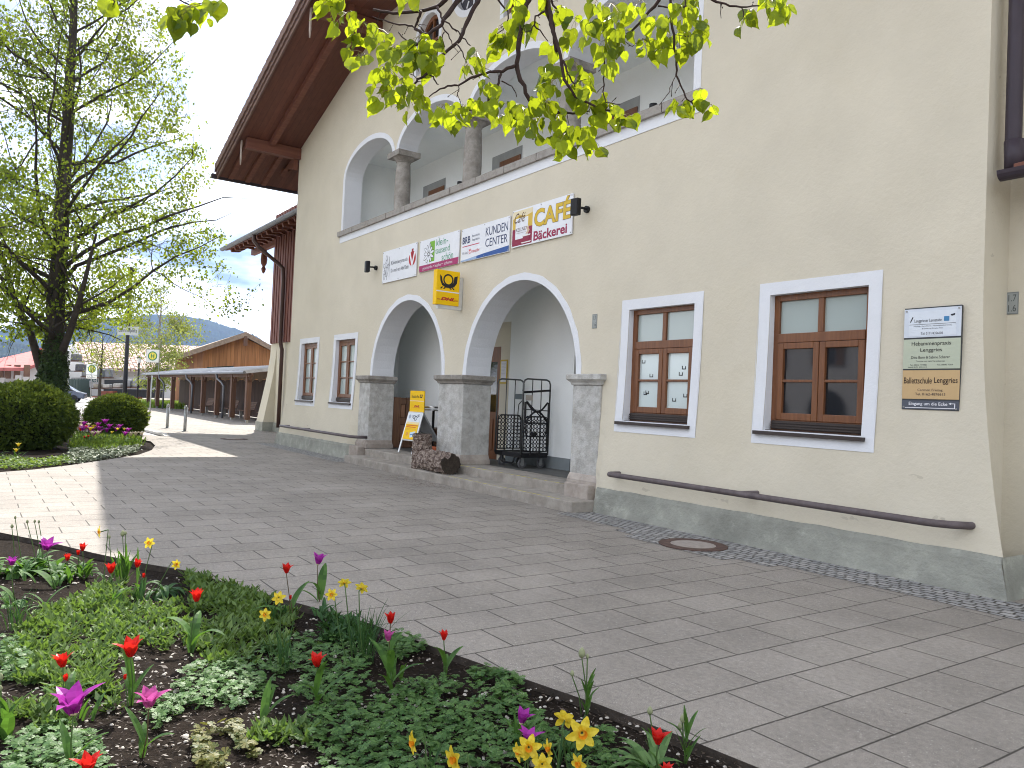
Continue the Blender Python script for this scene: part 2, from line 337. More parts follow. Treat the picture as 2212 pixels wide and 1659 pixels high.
def cdt(outer, holes_, extra=()):
    loops = [outer]+list(holes_); v = []; e = []
    for lp in loops:
        b = len(v); n = len(lp); v += [Vector(p) for p in lp]; e += [(b+i, b+(i+1) % n) for i in range(n)]
    v += [Vector(p) for p in extra]
    r = delaunay_2d_cdt(v, e, [], 0, 1e-5)
    vs = [tuple(p) for p in r[0]]; fs = []
    for f in r[2]:
        c = (sum(vs[i][0] for i in f)/len(f), sum(vs[i][1] for i in f)/len(f))
        if inside(c, outer) and not any(inside(c, h) for h in holes_): fs.append(tuple(f))
    return vs, fs
bld = thing('station_building', (CX, 0, 0), 'cream rendered alpine station building with arched entrance, loggia and wide wooden gable roof', 'building')
out_d = densify(outline); hl = [densify(h[1]) for h in holes]
ex = [(XL+0.33*i+.1, 0.22+0.31*j) for i in range(60) for j in range(10) if inside((XL+0.33*i+.1, 0.22+0.31*j), out_d) and not any(inside((XL+0.33*i+.1, 0.22+0.31*j), h) for h in hl)]
vs, fs = cdt(out_d, hl, ex)
m = MB(); m.add([disp(x, z) for x, z in vs], fs)
m.box(XL+.02, XR-.02, 0.62, 14, 8.3, 8.9)  # attic slab inside
m.face([(XL,0,0),(XL,14,0),(XL,14,ROOFZ(XL)),(XL,0,ROOFZ(XL))]); m.face([(XR,0,0),(XR,14,0),(XR,14,ROOFZ(XR)),(XR,0,ROOFZ(XR))])
m.face([(XL,14,0),(XR,14,0),(XR,14,9),(CX,14,12.2),(XL,14,9)])
wallo = m.build('wall', K['cream'], bld)
# white reveals of every opening
for (k, lp, dp), d in zip(holes, hl):
    n = len(d); m = MB()
    for i in range(n):
        if k == 'log' and i == n-1: continue
        a, b = disp(*d[i]), disp(*d[(i+1) % n])
        m.face([a, b, (b.x, dp, b.z), (a.x, dp, a.z)])
    m.build('reveal', K['white'], bld)
for c in (A1, A2):
    m = MB(); e_ = ell(c, ZS, RA, RA)
    for i in range(len(e_)-1):
        a, b = e_[i], e_[i+1]; m.face([(a[0],0,a[1]),(b[0],0,b[1]),(b[0],.56,b[1]),(a[0],.56,a[1])])
    for sx in (-1, 1): x = c+sx*RA; m.face([(x,0,0),(x,.56,0),(x,.56,ZS),(x,0,ZS)])   # jambs behind the piers
    m.build('reveal', K['white'], bld)
# painted white surrounds: thin raised bands following the wall
def band(inner, outer, mb, closed, th=0.007):
    n = len(inner)
    for i in range(n if closed else n-1):
        j = (i+1) % n; a, b, c, d = disp(*inner[i], th), disp(*inner[j], th), disp(*outer[j], th), disp(*outer[i], th)
        mb.face([a, b, c, d])
        c0, d0 = disp(*outer[j]), disp(*outer[i]); mb.face([d, c, c0, d0])
        a0, b0 = disp(*inner[i]), disp(*inner[j]); mb.face([a0, b0, b, a])
def resample(pts, n):
    L_ = [0]
    for i in range(1, len(pts)): L_.append(L_[-1]+math.hypot(pts[i][0]-pts[i-1][0], pts[i][1]-pts[i-1][1]))
    out = []
    for k in range(n):
        t = L_[-1]*k/(n-1); i = 1
        while i < len(L_)-1 and L_[i] < t: i += 1
        f = (t-L_[i-1])/max(1e-9, L_[i]-L_[i-1]); out.append((pts[i-1][0]+(pts[i][0]-pts[i-1][0])*f, pts[i-1][1]+(pts[i][1]-pts[i-1][1])*f))
    return out
for c in (A1, A2):
    m = MB(); hand = lambda a, k: 0.125+0.008*math.sin(a*9+k)
    inn = ell(c, ZS, RA, RA, 40); out = [(c+(RA+hand(i*.2, c))*math.cos(PI-PI*i/40), ZS+(RA+hand(i*.2, c))*math.sin(PI-PI*i/40)) for i in range(41)]
    band(inn, out, m, False); m.build('arch_surround', K['white'], bld)
m = MB()
n0 = 160; band(resample(loggia_loop(0.0), n0), resample(loggia_loop(0.13), n0), m, False)
m.box(LA[0]-1.6, LA[3]+1.6, -0.012, 0.0, LZ0-0.30, LZ0-0.13)
m.build('loggia_surround', K['white'], bld)
m = MB(); m.box(LA[0]-1.66, LA[3]+1.6, -0.07, 0.47, LZ0-0.13, LZ0)
for i in range(1, 13):   # joints between sill slabs
    x = LA[0]-1.66+i*1.0; m.cur = 1; m.box(x-.004, x+.004, -0.074, 0.2, LZ0-0.132, LZ0+.001); m.cur = 0
m.build('loggia_sill', [K['sill'], K['cladgap']], bld)
# ---- loggia inside
m = MB()
x0, x1, yb, zc = LA[0]-1.9, LA[3]+1.9, 2.1, 8.02
m.face([(x0,yb,5.0),(x1,yb,5.0),(x1,yb,zc),(x0,yb,zc)]); m.face([(x0,.48,5.0),(x0,yb,5.0),(x0,yb,zc),(x0,.48,zc)]); m.face([(x1,.48,5.0),(x1,yb,5.0),(x1,yb,zc),(x1,.48,zc)])
m.face([(x0,.3,zc),(x1,.3,zc),(x1,yb,zc),(x0,yb,zc)]); m.face([(x0,.1,5.0),(x1,.1,5.0),(x1,yb,5.0),(x0,yb,5.0)])
# inner skin of the facade wall, with the arches cut out
iv, if_ = cdt([(x0,5.0),(x1,5.0),(x1,zc),(x0,zc)], [lg]); m.add([(x,.481,z) for x, z in iv], if_)
m.build('loggia_room', K['inner'], bld)
for xc in (-18.5, -15.0, -11.2):
    m = MB(); fr = MB(); w_, t_ = 0.42, 7.22
    m.face([(xc-w_-.36,yb-.006,5.0),(xc+w_+.05,yb-.006,5.0),(xc+w_+.05,yb-.006,t_+.20),(xc-w_-.36,yb-.006,t_+.20)])
    o_ = fr; o_.box(xc-w_,xc+w_,yb-.03,yb-.01,5.0,t_); d = o_.build('loggia_door', K['frame'], bld)
    m2 = MB(); m2.face([(xc-w_-.36,yb-.007,5.0),(xc+w_+.05,yb-.007,5.0),(xc+w_+.05,yb-.007,t_+.20),(xc-w_-.36,yb-.007,t_+.20)]); m2.build('reveal_panel', mat('grey_reveal', (.33,.345,.345), .9), d)
# ---- loggia columns
for i in range(3):
    cx_ = CX-3.15+3.15*i; m = MB(); yc = 0.22
    prof = [(.185,0),(.188,.2),(.19,.45),(.183,.8),(.165,1.1),(.155,1.18),(.175,1.19),(.175,1.205),(.165,1.215),(.19,1.235),(.235,1.27),(.25,1.29)]
    m.lathe((cx_, yc, LZ0), prof, 24); m.box(cx_-.30, cx_+.30, yc-.285, yc+.285, LZ0+1.29, LZ0+1.415)
    o = m.build('loggia_column', K['stonedark'], bld, True); 
    ed = o.modifiers.new('edge', 'EDGE_SPLIT'); ed.split_angle = math.radians(40)
# ---- street piers with capitals and bases
for k, (xa, xb) in enumerate(((A1-RA-.60, A1-RA), (A1+RA, A2-RA), (A2+RA, A2+RA+.655))):
    m = MB(); y0, y1 = -0.055, 0.60
    e1 = 0.012 if k == 0 else 0
    m.box(xa, xb-(-.012), y0, y1, 0.50, ZS-.16)
    o = m.build('pier', K['stone'], bld); bevel(o, .018)
    m = MB(); q = 0.10
    prof = [(0.0, -.16), (0.02, -.155), (0.03, -.12), (0.085, -.07), (0.085, 0.0), (0.07, 0.012)]
    for (d0, z0), (d1, z1) in zip(prof[:-1], prof[1:]):
        a = [(xa-d0,y0-d0,ZS+z0),(xb+.012+d0,y0-d0,ZS+z0),(xb+.012+d0,y1+d0*.4,ZS+z0),(xa-d0,y1+d0*.4,ZS+z0)]; b = [(xa-d1,y0-d1,ZS+z1),(xb+.012+d1,y0-d1,ZS+z1),(xb+.012+d1,y1+d1*.4,ZS+z1),(xa-d1,y1+d1*.4,ZS+z1)]
        m.add(a+b, [(0,1,5,4),(1,2,6,5),(2,3,7,6),(3,0,4,7)])
    m.face(b); m.face([(xa,y0,ZS-.16),(xb,y0,ZS-.16),(xb,y1,ZS-.16),(xa,y1,ZS-.16)])
    m.build('pier_capital', K['stone'] if k == 2 else K['stonedark'], bld)
    m = MB()
    m.box(xa-.01, xb+.05, y0-.05, y1+.02, FLOOR if k < 2 else FLOOR, 0.42)
    a = [(xa-.01,y0-.05,.42),(xb+.05,y0-.05,.42),(xb+.05,y1,.42),(xa-.01,y1,.42)]; b = [(xa,y0-.004,.52),(xb+.014,y0-.004,.52),(xb+.014,y1,.52),(xa,y1,.52)]
    m.add(a+b, [(0,1,5,4),(1,2,6,5),(2,3,7,6),(3,0,4,7),(4,5,6,7)])
    if k == 2: m.box(xa+.10, xb+.012, -0.235, 0.1, 0.0, 0.38); 
    if k == 0: m.box(xa-.02, xb-.1, -0.25, 0.1, 0.0, 0.36)
    o = m.build('pier_base', K['stonepink'], bld); bevel(o, .012)
# ---- steps
m = MB(); m.box(-17.45, -8.93, -0.62, 0.02, -.02, 0.165); o = m.build('lower_step', K['step'], bld); bevel(o, .02, 3)
m = MB(); m.box(-17.40, -9.10, -0.125, 0.60, 0.02, FLOOR); o = m.build('upper_step', K['step'], bld); bevel(o, .018, 3)
m = MB(); m.face([(-12.6,-.598,.1665),(-9.25,-.598,.1665),(-9.25,-.565,.1665),(-12.6,-.565,.1665)]); m.face([(-14.0,-.103,FLOOR+.0015),(-9.5,-.103,FLOOR+.0015),(-9.5,-.07,FLOOR+.0015),(-14.0,-.07,FLOOR+.0015)])
m.build('step_edge_stripe', K['stepyellow'], bld)
# ---- entrance hall behind the arches
YB = 1.50
m = MB(); X0, X1, ZC = -19.1, -8.7, 4.0
m.face([(X0,YB,FLOOR),(-15.15,YB,FLOOR),(-15.15,YB,ZC),(X0,YB,ZC)])
m.face([(-15.15,YB,2.78),(-14.15,YB,2.78),(-14.15,YB,ZC),(-15.15,YB,ZC)])
m.face([(-14.15,YB,FLOOR),(-11.62,YB,FLOOR),(-11.62,YB,ZC),(-14.15,YB,ZC)])
m.face([(-11.62,YB,FLOOR),(-11.62,3.4,FLOOR),(-11.62,3.4,ZC),(-11.62,YB,ZC)])
m.face([(X0,.56,FLOOR),(X0,YB,FLOOR),(X0,YB,ZC),(X0,.56,ZC)]); m.face([(X1,.56,FLOOR),(X1,3.4,FLOOR),(X1,3.4,ZC),(X1,.56,ZC)])
m.face([(X0,.3,ZC),(X1,.3,ZC),(X1,3.4,ZC),(X0,3.4,ZC)])
iv, if_ = cdt([(X0,0.0),(A1-RA,0)]+ell(A1,ZS,RA,RA)+[(A1+RA,0),(A2-RA,0)]+ell(A2,ZS,RA,RA)+[(A2+RA,0),(X1,0.0),(X1,ZC),(X0,ZC)], []); m.add([(x,.561,z) for x, z in iv], if_)
m.build('hall_room', K['inner'], bld)
m = MB(); m.face([(-11.62,3.4,FLOOR),(X1,3.4,FLOOR),(X1,3.4,ZC),(-11.62,3.4,ZC)]); m.build('hall_cream_wall', K['cream'], bld); m = MB(); m.face([(-15.5,YB-.004,FLOOR),(-15.16,YB-.004,FLOOR),(-15.16,YB-.004,3.3),(-15.5,YB-.004,3.3)])
m.face([(-14.14,YB-.004,FLOOR),(-13.8,YB-.004,FLOOR),(-13.8,YB-.004,3.3),(-14.14,YB-.004,3.3)]); m.face([(-15.16,YB-.004,2.78),(-14.14,YB-.004,2.78),(-14.14,YB-.004,3.3),(-15.16,YB-.004,3.3)])
m.build('door_wall_strip', K['cream'], bld)
m = MB(); m.face([(X0,.55,FLOOR),(X1,.55,FLOOR),(X1,3.4,FLOOR),(X0,3.4,FLOOR)]); m.build('hall_floor', K['floor'], bld)
m = MB(); m.box(-13.8,-11.615,YB-.02,YB-.001,FLOOR,.55); m.box(X0,-15.5,YB-.02,YB-.001,FLOOR,.55); m.build('hall_skirting', mat('blue_grey_skirting', (.20,.225,.235), .8), bld)
# entrance door (brown wood, half glazed)
m = MB(); m.box(-15.15,-15.00,YB+.02,YB+.1,FLOOR,2.78); m.box(-14.30,-14.15,YB+.02,YB+.1,FLOOR,2.78); m.box(-15.00,-14.30,YB+.02,YB+.1,2.45,2.78); m.box(-15.00,-14.30,YB+.02,YB+.1,FLOOR,1.35)
m.box(-14.93,-14.37,YB+.0,YB+.02,FLOOR+.2,1.2)
d = m.build('entrance_door', K['frame'], bld); g_ = MB(); g_.box(-15.00,-14.30,YB+.05,YB+.06,1.35,2.45); g_.build('pane', K['glass'], d)
# ---- plinth
def plinth(xa, xb, zt, name='plinth'):
    m = MB(); n = max(2, int((xb-xa)/.12)); pr = [(0.0, .055), (zt-.05, .05), (zt, .03), (zt+.004, 0)]
    for i in range(n):
        u0, u1 = xa+(xb-xa)*i/n, xa+(xb-xa)*(i+1)/n
        j = lambda u, z: z + (0.012*noise.noise(Vector((u*3, 0, 0))) if z > .1 else 0)
        for (za, ea), (zb, eb) in zip(pr[:-1], pr[1:]):
            m.face([disp(u0, j(u0,za), ea), disp(u1, j(u1,za), ea), disp(u1, j(u1,zb), eb), disp(u0, j(u0,zb), eb)])
    p0, p1 = (disp(xa,0,.055), disp(xb,0,.055)); t0, t1 = disp(xa,zt,.03), disp(xb,zt,.03)
    m.face([p1, (p1.x, .8, 0), (t1.x, .8, zt), t1]); m.face([p0, (p0.x,.8,0), (t0.x,.8,zt), t0])
    m.build(name, K['plinth'], bld)
plinth(-9.04, XR, .37); plinth(XL, A1-RA-.62, .36)
# ---- windows
def window(c, style):
    m = MB(); o_, y0, y1 = 0.145, -.2, .15; zt, zb = 3.17, 1.22
    hx = WHW+.155
    inn = densify([(c-WHW, WZ0), (c-WHW, WZ1), (c+WHW, WZ1), (c+WHW, WZ0)], .25)
    # surround as four strips
    for (xa, xb, za, zb_) in ((c-hx, c-WHW, zb, zt), (c+WHW, c+hx, zb, zt), (c-WHW, c+WHW, WZ1, zt), (c-WHW, c+WHW, zb, WZ0)):
        k = 8
        for i in range(k):
            z0_, z1_ = za+(zb_-za)*i/k, za+(zb_-za)*(i+1)/k
            m.face([disp(xa,z0_,.007), disp(xb,z0_,.007), disp(xb,z1_,.007), disp(xa,z1_,.007)])
    q = [(c-hx,zb),(c+hx,zb),(c+hx,zt),(c-hx,zt)]
    for a, b in zip(q, q[1:]+q[:1]): m.face([disp(*a), disp(*b), disp(*b,.007), disp(*a,.007)])
    m.build('window_surround', K['white'], bld)
    yf = 0.115
    f = MB(); fw = 0.075
    def bar(xa, xb, za, zb_, ya=yf-.03, yb_=yf+.05): f.box(xa, xb, ya, yb_, za, zb_)
    bar(c-WHW, c-WHW+fw, WZ0, WZ1); bar(c+WHW-fw, c+WHW, WZ0, WZ1); bar(c-WHW+fw, c+WHW-fw, WZ1-fw, WZ1); bar(c-WHW+fw, c+WHW-fw, WZ0, WZ0+.13)
    if style != 'left':
        zt_ = 2.44; bar(c-WHW+fw, c+WHW-fw, zt_, zt_+.11, yf-.045, yf+.05); bar(c-.035, c+.035, zt_+.11, WZ1-fw)
        panes_up = [(c-WHW+fw+.03, c-.065, zt_+.14, WZ1-fw-.03), (c+.065, c+WHW-fw-.03, zt_+.14, WZ1-fw-.03)]
    else: zt_ = WZ1-fw; panes_up = []
    f2 = MB(); panes = []
    for s_ in (-1, 1):
        xa, xb = (c-WHW+fw, c-.004) if s_ < 0 else (c+.004, c+WHW-fw)
        ya = yf-.04
        for (a_, b_, z0_, z1_) in ((xa, xa+.075, WZ0+.13, zt_-.002), (xb-.075, xb, WZ0+.13, zt_-.002), (xa+.075, xb-.075, WZ0+.13, WZ0+.215), (xa+.075, xb-.075, zt_-.075, zt_-.002)):
            f2.box(a_, b_, ya, yf+.03, z0_, z1_)
        nrow = 3 if style == 'left' else 2
        za, zb_ = WZ0+.215, zt_-.075
        for r_ in range(nrow):
            p0, p1 = za+(zb_-za)*r_/nrow, za+(zb_-za)*(r_+1)/nrow
            if r_ > 0: f2.box(xa+.075, xb-.075, ya+.005, yf+.02, p0-.016, p0+.016)
            panes.append((xa+.075, xb-.075, p0, p1))
    fo = f.build('window_frame', K['frame'], bld); so_ = f2.build('casement', K['frame'], fo)
    for o in (fo, so_): bevel(o, .006, 2)
    g1 = MB()
    for p in panes_up: g1.box(p[0]-.03, p[1]+.03, yf+.005, yf+.012, p[2]-.03, p[3]+.03)
    if style == 'left':
        for p in panes: g1.box(p[0], p[1], yf+.0, yf+.006, p[2], p[3])
    if g1.v: g1.build('frosted_pane', K['frost'], fo)
    if style != 'left':
        g2 = MB()
        for p in panes: g2.box(p[0], p[1], yf+.0, yf+.006, p[2], p[3])
        g2.build('pane', K['paperglass'] if style == 'paper' else K['glass'], fo)
        if style == 'paper':
            g3 = MB(); rnd = random.Random(3)
            for p in panes:
                for q_ in range(2):
                    xx = rnd.uniform(p[0]+.03, p[1]-.1); zz = rnd.uniform(p[2]+.03, p[3]-.09)
                    g3.box(xx, xx+.07, yf-.003, yf-.001, zz, zz+.012); g3.box(xx, xx+.012, yf-.003, yf-.001, zz+.012, zz+.05); g3.box(xx+.058, xx+.07, yf-.003, yf-.001, zz+.012, zz+.045)
            g3.build('paper_print', K['black'], fo)
    s_ = MB(); s_.box(c-WHW+.0, c+WHW, -.02, yf-.03, WZ0-.012, WZ0+.006)
    s_.box(c-WHW-.11, c+WHW+.05, -.115, .0, WZ0-.055, WZ0-.012); s_.box(c-WHW+.03, c+WHW-.03, yf-.055, yf-.041, WZ0+.02, WZ0+.12)
    for q_ in range(3): s_.box(c-WHW+.03, c+WHW-.03, yf-.07, yf-.055, WZ0+.03+q_*.03, WZ0+.045+q_*.03)
    o = s_.build('window_ledge', K['sheet'], fo)
for c, st in zip(WINS, ('left', 'left', 'paper', 'dark')): window(c, st)
# panes are opaque; unlit rooms are put into the dark glass colour
# upper arched windows and clock
for (c, z0) in UPW:
    m = MB(); out = ell(c, z0+.75, .62, .62, 14); inn = ell(c, z0+.75, .5, .5, 14)
    band([(c-.5, z0)]+inn+[(c+.5, z0)], [(c-.62, z0)]+out+[(c+.62, z0)], m, False); m.build('upper_surround', K['white'], bld)
    f = MB(); ii = ell(c, z0+.75, .41, .41, 14); oo = ell(c, z0+.75, .5, .5, 14)
    a_ = [(c-.5,z0)]+oo+[(c+.5,z0)]; b_ = [(c-.41,z0)]+ii+[(c+.41,z0)]
    for i in range(len(a_)-1): f.add([(a_[i][0],.12,a_[i][1]),(a_[i+1][0],.12,a_[i+1][1]),(b_[i+1][0],.12,b_[i+1][1]),(b_[i][0],.12,b_[i][1]),(a_[i][0],.2,a_[i][1]),(a_[i+1][0],.2,a_[i+1][1]),(b_[i+1][0],.2,b_[i+1][1]),(b_[i][0],.2,b_[i][1])],[(0,1,2,3),(3,2,6,7)])
    f.box(c-.03,c+.03,.125,.19,z0,z0+1.16); f.box(c-.41,c-.03,.125,.19,z0+.65,z0+.71); f.box(c+.03,c+.41,.125,.19,z0+.65,z0+.71)
    fo = f.build('upper_window_frame', K['frame'], bld); g_ = MB(); g_.box(c-.5,c+.5,.17,.175,z0,z0+1.25); g_.build('pane', K['glass'], fo)
clk = MB(); 
CZ = 10.13
band(ell(CX, CZ, .62, .62, 36, PI, -PI)[:-1], ell(CX, CZ, .76, .76, 36, PI, -PI)[:-1], clk, True); clk.build('clock_surround', K['white'], bld)
clk = MB(); clk.face([(x, .10, z) for x, z in ell(CX, CZ, .62, .62, 36, PI, -PI)[:-1]]); cf = clk.build('clock_face', mat('dark_clock_dial', (.05,.05,.06), .5), bld)
clk = MB()
for i in range(12):
    a = i*PI/6; d = Vector((math.cos(a), 0, math.sin(a))); t = Vector((-math.sin(a), 0, math.cos(a)))
    clk.obox(Vector((CX,.092,CZ))+d*.49, d, (0,1,0), t, .075, .006, .022)
for a, l_, w_ in ((1.1, .30, .022), (2.7, .42, .014)):
    d = Vector((math.cos(a), 0, math.sin(a))); t = Vector((-math.sin(a), 0, math.cos(a))); clk.obox(Vector((CX,.082,CZ))+d*l_/2, d, (0,1,0), t, l_/2, .003, w_)
clk.build('clock_marks', K['white'], cf)
# ---- main roof
OV = 1.85; EX = 2.15            # verge and eave overhangs
sl = 0.325
def rz(x): return ROOFZ(x)
def roofside(s):
    xe = XL-EX if s < 0 else XR+EX
    m = MB()   # board soffit + roof body
    for (y0, y1) in ((-OV, 14.5),):
        xh = XH if s < 0 else 2*CX-XH; yh = y0+1.7
        a = [(xe,y0,rz(xe)),(xh,y0,rz(xh)),(CX,yh,rz(CX)),(CX,y1,rz(CX)),(xe,y1,rz(xe))]; b = [(p[0],p[1],p[2]+.20) for p in a]
        m.add(a+b, [(0,1,2,3,4),(5,6,7,8,9),(0,1,6,5),(1,2,7,6),(2,3,8,7),(3,4,9,8),(4,0,5,9)])
        m.face([(xh,y0,rz(xh)),(CX,y0,rz(xh)),(CX,yh,rz(CX))]); m.face([(xh,y0,rz(xh)+.2),(CX,y0,rz(xh)+.2),(CX,yh,rz(CX)+.2)]); m.face([(xh,y0,rz(xh)),(CX,y0,rz(xh)),(CX,y0,rz(xh)+.2),(xh,y0,rz(xh)+.2)])
        m.face([(xh,y0,rz(xh)-.01),(CX,y0,rz(xh)-.01),(CX,.3,rz(xh)-.01),(xh,.3,rz(xh)-.01)])
    m.build('roof_boards', K['soffit'], bld)
    m = MB(); k = 40
    for i in range(k):   # stepped tile courses
        xa = xe + (CX-xe)*i/k; xb = xe+(CX-xe)*(i+1)/k
        za, zb = rz(xa)+.205, rz(xb)+.205
        ya_, yb_ = [(-OV-.06+1.7*max(0,(abs(XH-CX)-abs(q-CX))/abs(XH-CX))) for q in (xa,xb)]
        m.add([(xa,ya_,za+.055),(xb,yb_,zb+.015),(xb,14.6,zb+.015),(xa,14.6,za+.055),(xa,ya_,za),(xa,14.6,za),(xb,yb_,zb-.02)], [(0,1,2,3),(4,0,3,5),(4,6,1,0)])
    m.build('roof_tiles', K['tile'], bld)
    m = MB()   # verge boards: three stepped layers with tile-shaped notches
    n = 34
    for lay, (yy, h0, h1) in enumerate(((-OV-.03, -.10, .14), (-OV-.07, .03, .22), (-OV-.12, .14, .33))):
        for i in range(n):
            xa = xe-.05*lay*0 + (CX-xe)*i/n; xb = xe+(CX-xe)*(i+1)/n
            wv = .035 if lay > 0 else 0
            if abs(xa-CX) < abs(XH-CX): continue
            za, zb = rz(xa), rz(xb)
            m.add([(xa,yy,za+h0-wv),(xb,yy,zb+h0),(xb,yy,zb+h1),(xa,yy,za+h1+wv),(xa,yy+.04,za+h0-wv),(xb,yy+.04,zb+h0),(xb,yy+.04,zb+h1),(xa,yy+.04,za+h1+wv)],
                  [(0,1,2,3),(3,2,6,7),(0,1,5,4),(0,3,7,4)])
    m.build('verge_board', K['verge'], bld)
    # purlins carried through the wall, carved brackets at the eave
    m = MB(); xf = XH if s < 0 else 2*CX-XH; xs_ = XL-.3 if s < 0 else XR+.3   # flying rafter under the verge overhang
    m.prism([(xs_,-.98,rz(xs_)-.001),(xf,-.98,rz(xf)-.001),(xf,-.98,rz(xf)-.17),(xs_,-.98,rz(xs_)-.17)], (0,.15,0)); m.build('flying_rafter', K['beam'], bld)
    for xp in ((XL+.05, XL+5.6) if s < 0 else (XR-.05, XR-5.6)):
        m = MB(); z0 = rz(xp)
        m.box(xp-.11, xp+.11, -OV+.22, -.001, z0-.32, z0-.0)
        m.build('purlin', K['beam'], bld)
    for j in range(4):    # rafters seen under the boards
        m = MB(); yy = -OV+.28+j*.52
        xa, xb = (xe+.10, XL-.001) if s < 0 else (XR+.001, xe-.10)
        if j == 3: continue
        m.prism([(xa,yy,rz(xa)-.002),(xb,yy,rz(xb)-.002),(xb,yy,rz(xb)-.14),(xa+(.06 if s<0 else 0),yy,rz(xa)-.10)], (0,.14,0)); m.build('rafter', K['beam'], bld)
    # corner beam with wavy carved edge joining wall corner and eave
    m = MB(); xw, xo = (XL-.002, XL-1.25) if s < 0 else (XR+.002, XR+1.25)
    top = [(xw+(xo-xw)*t/14, rz(xw+(xo-xw)*t/14)-.145) for t in range(15)]
    bot = [(xw+(xo-xw)*t/14, rz(xw)-.62+.30*(t/14)+.035*abs(math.sin(t*1.3))) for t in range(15)]
    # side face boards (eave bracket panel) standing on the wall line
    yb_ = .0
    m.prism([(x,-.16,z) for x, z in top]+[(x,-.16,z) for x, z in reversed(bot)], (0,.12,0)); m.build('eave_bracket', K['beam'], bld)
    g = MB(); gx = xe-.10 if s < 0 else xe+.10; gz = rz(xe)+.02
    pr = [(-.085,.05),(-.085,-.02),(-.06,-.075),(0,-.10),(.06,-.075),(.085,-.02),(.085,.05)]
    g.add([(gx+a,-OV-.18,gz+b) for a,b in pr]+[(gx+a,14.5,gz+b) for a,b in pr], [(i,i+1,i+8,i+7) for i in range(6)]+[(0,1,2,3,4,5,6)]); g.build('eave_gutter', K['pipeviolet'], bld)
roofside(-1); roofside(1)
K['bleach'] = mat('bleached_wood', (.36,.30,.26), .85)
for xp in (XL-.05, XL+5.45):
    m = MB()
    z0 = rz(xp-.0)-.15
    m.prism([(xp-.05,-OV+.10,z0+.1),(xp+.05,-OV+.10,z0+.1),(xp+.035,-OV+.10,z0-.35),(xp+.05,-OV+.10,z0-.45),(xp,-OV+.10,z0-.62),(xp-.045,-OV+.10,z0-.42)], (0,.03,0))
    m.build('carved_pendant', K['bleach'], bld)
# ---- left wing, set back, with batten cladding, buttress and its own eave
YW = 2.0; WX = -31.6
m = MB(); m.face([(WX,YW,0),(XL+.01,YW,0),(XL+.01,YW,3.62),(WX,YW,3.62)]); m.face([(WX,YW,0),(WX,13,0),(WX,13,3.62),(WX,YW,3.62)])
m.build('wing_wall', K['cream'], bld)
m = MB(); m.box(WX+.02,XL,YW-.03,YW+.05,3.55,8.7); m.cur = 0
m.box(WX-.04,WX+.02,YW-.03,12.9,3.55,8.7)
wc = m.build('wing_cladding_back', K['cladgap'], bld)
m = MB(); x = WX-.04
while x < XL: m.box(x, x+.20, YW-.10, YW-.03, 3.50, 8.72); x += .30
y = YW
while y < 6: m.box(WX-.075, WX-.04, y, y+.085, 3.50, 8.72); y += .125
m.build('cladding', K['clad'], bld)
# buttress at the wing's corner
m = MB(); bx0, bx1 = -31.75, -31.0; prb = [(3.55,0),(3.0,.02),(2.2,.10),(1.4,.23),(.6,.37),(.36,.41)]
for (za, ea), (zb, eb) in zip(prb[:-1], prb[1:]):
    A = [(bx0-ea*.3,YW-ea,za),(bx1,YW-ea,za),(bx1,YW+.02,za),(bx0-ea*.3,YW+.6,za)]; B = [(bx0-eb*.3,YW-eb,zb),(bx1,YW-eb,zb),(bx1,YW+.02,zb),(bx0-eb*.3,YW+.6,zb)]
    m.add(A+B, [(0,1,5,4),(1,2,6,5),(3,0,4,7)])
m.build('buttress', K['cream'], bld)
m = MB(); m.box(bx0-.15,bx1+.02,YW-.44,YW+.5,0,.36); m.box(bx1+.02,XL,YW-.05,YW+.0,0,.36); m.build('wing_plinth', K['plinth'], bld)
gy = 0.90; gz = WP(485,540,gy).z; gx0 = WP(485,540,gy).x
m = MB()
def wz(y): return gz+.06+.30*(y-gy)
m.add([(gx0+.15,gy,wz(gy)),(XL,gy,wz(gy)),(XL,7.5,wz(7.5)),(gx0+.15,7.5,wz(7.5)),(gx0+.15,gy,wz(gy)-.12),(XL,gy,wz(gy)-.12),(XL,7.5,wz(7.5)-.12),(gx0+.15,7.5,wz(7.5)-.12)], [(0,1,2,3),(4,5,6,7),(0,3,7,4),(0,1,5,4)])
m.build('wing_soffit', K['soffit'], bld)
m = MB(); x = gx0+.1
while x < XL-.3:
    for r_ in range(3):
        y0 = gy-.04+r_*.34; m.tube([(x,y0,wz(y0)+.05),(x,y0+.36,wz(y0+.36)+.035)], .055, 6)
    x += .20
m.add([(gx0+.1,gy,wz(gy)+.01),(XL,gy,wz(gy)+.01),(XL,7.6,wz(7.6)+.01),(gx0+.1,7.6,wz(7.6)+.01)], [(0,1,2,3)])
m.build('wing_tiles', K['tile'], bld)
m = MB(); r0 = .115
pr = [(r0*math.cos(PI+PI*i/8), r0*math.sin(PI+PI*i/8)) for i in range(9)]
m.add([(gx0,gy-.1+a,gz+b+.04) for a,b in pr]+[(XL+.0,gy-.1+a,gz+b+.04) for a,b in pr], [(i,i+1,i+10,i+9) for i in range(8)]+[tuple(range(9))])
x = gx0+.9
while x < XL:
    m.add([(x,gy-.1+a*1.08,gz+b*1.08+.04) for a,b in pr]+[(x+.03,gy-.1+a*1.08,gz+b*1.08+.04) for a,b in pr], [(i,i+1,i+10,i+9) for i in range(8)]); x += .95
m.build('wing_gutter', K['gutter'], bld)
m = MB(); x = gx0+.7
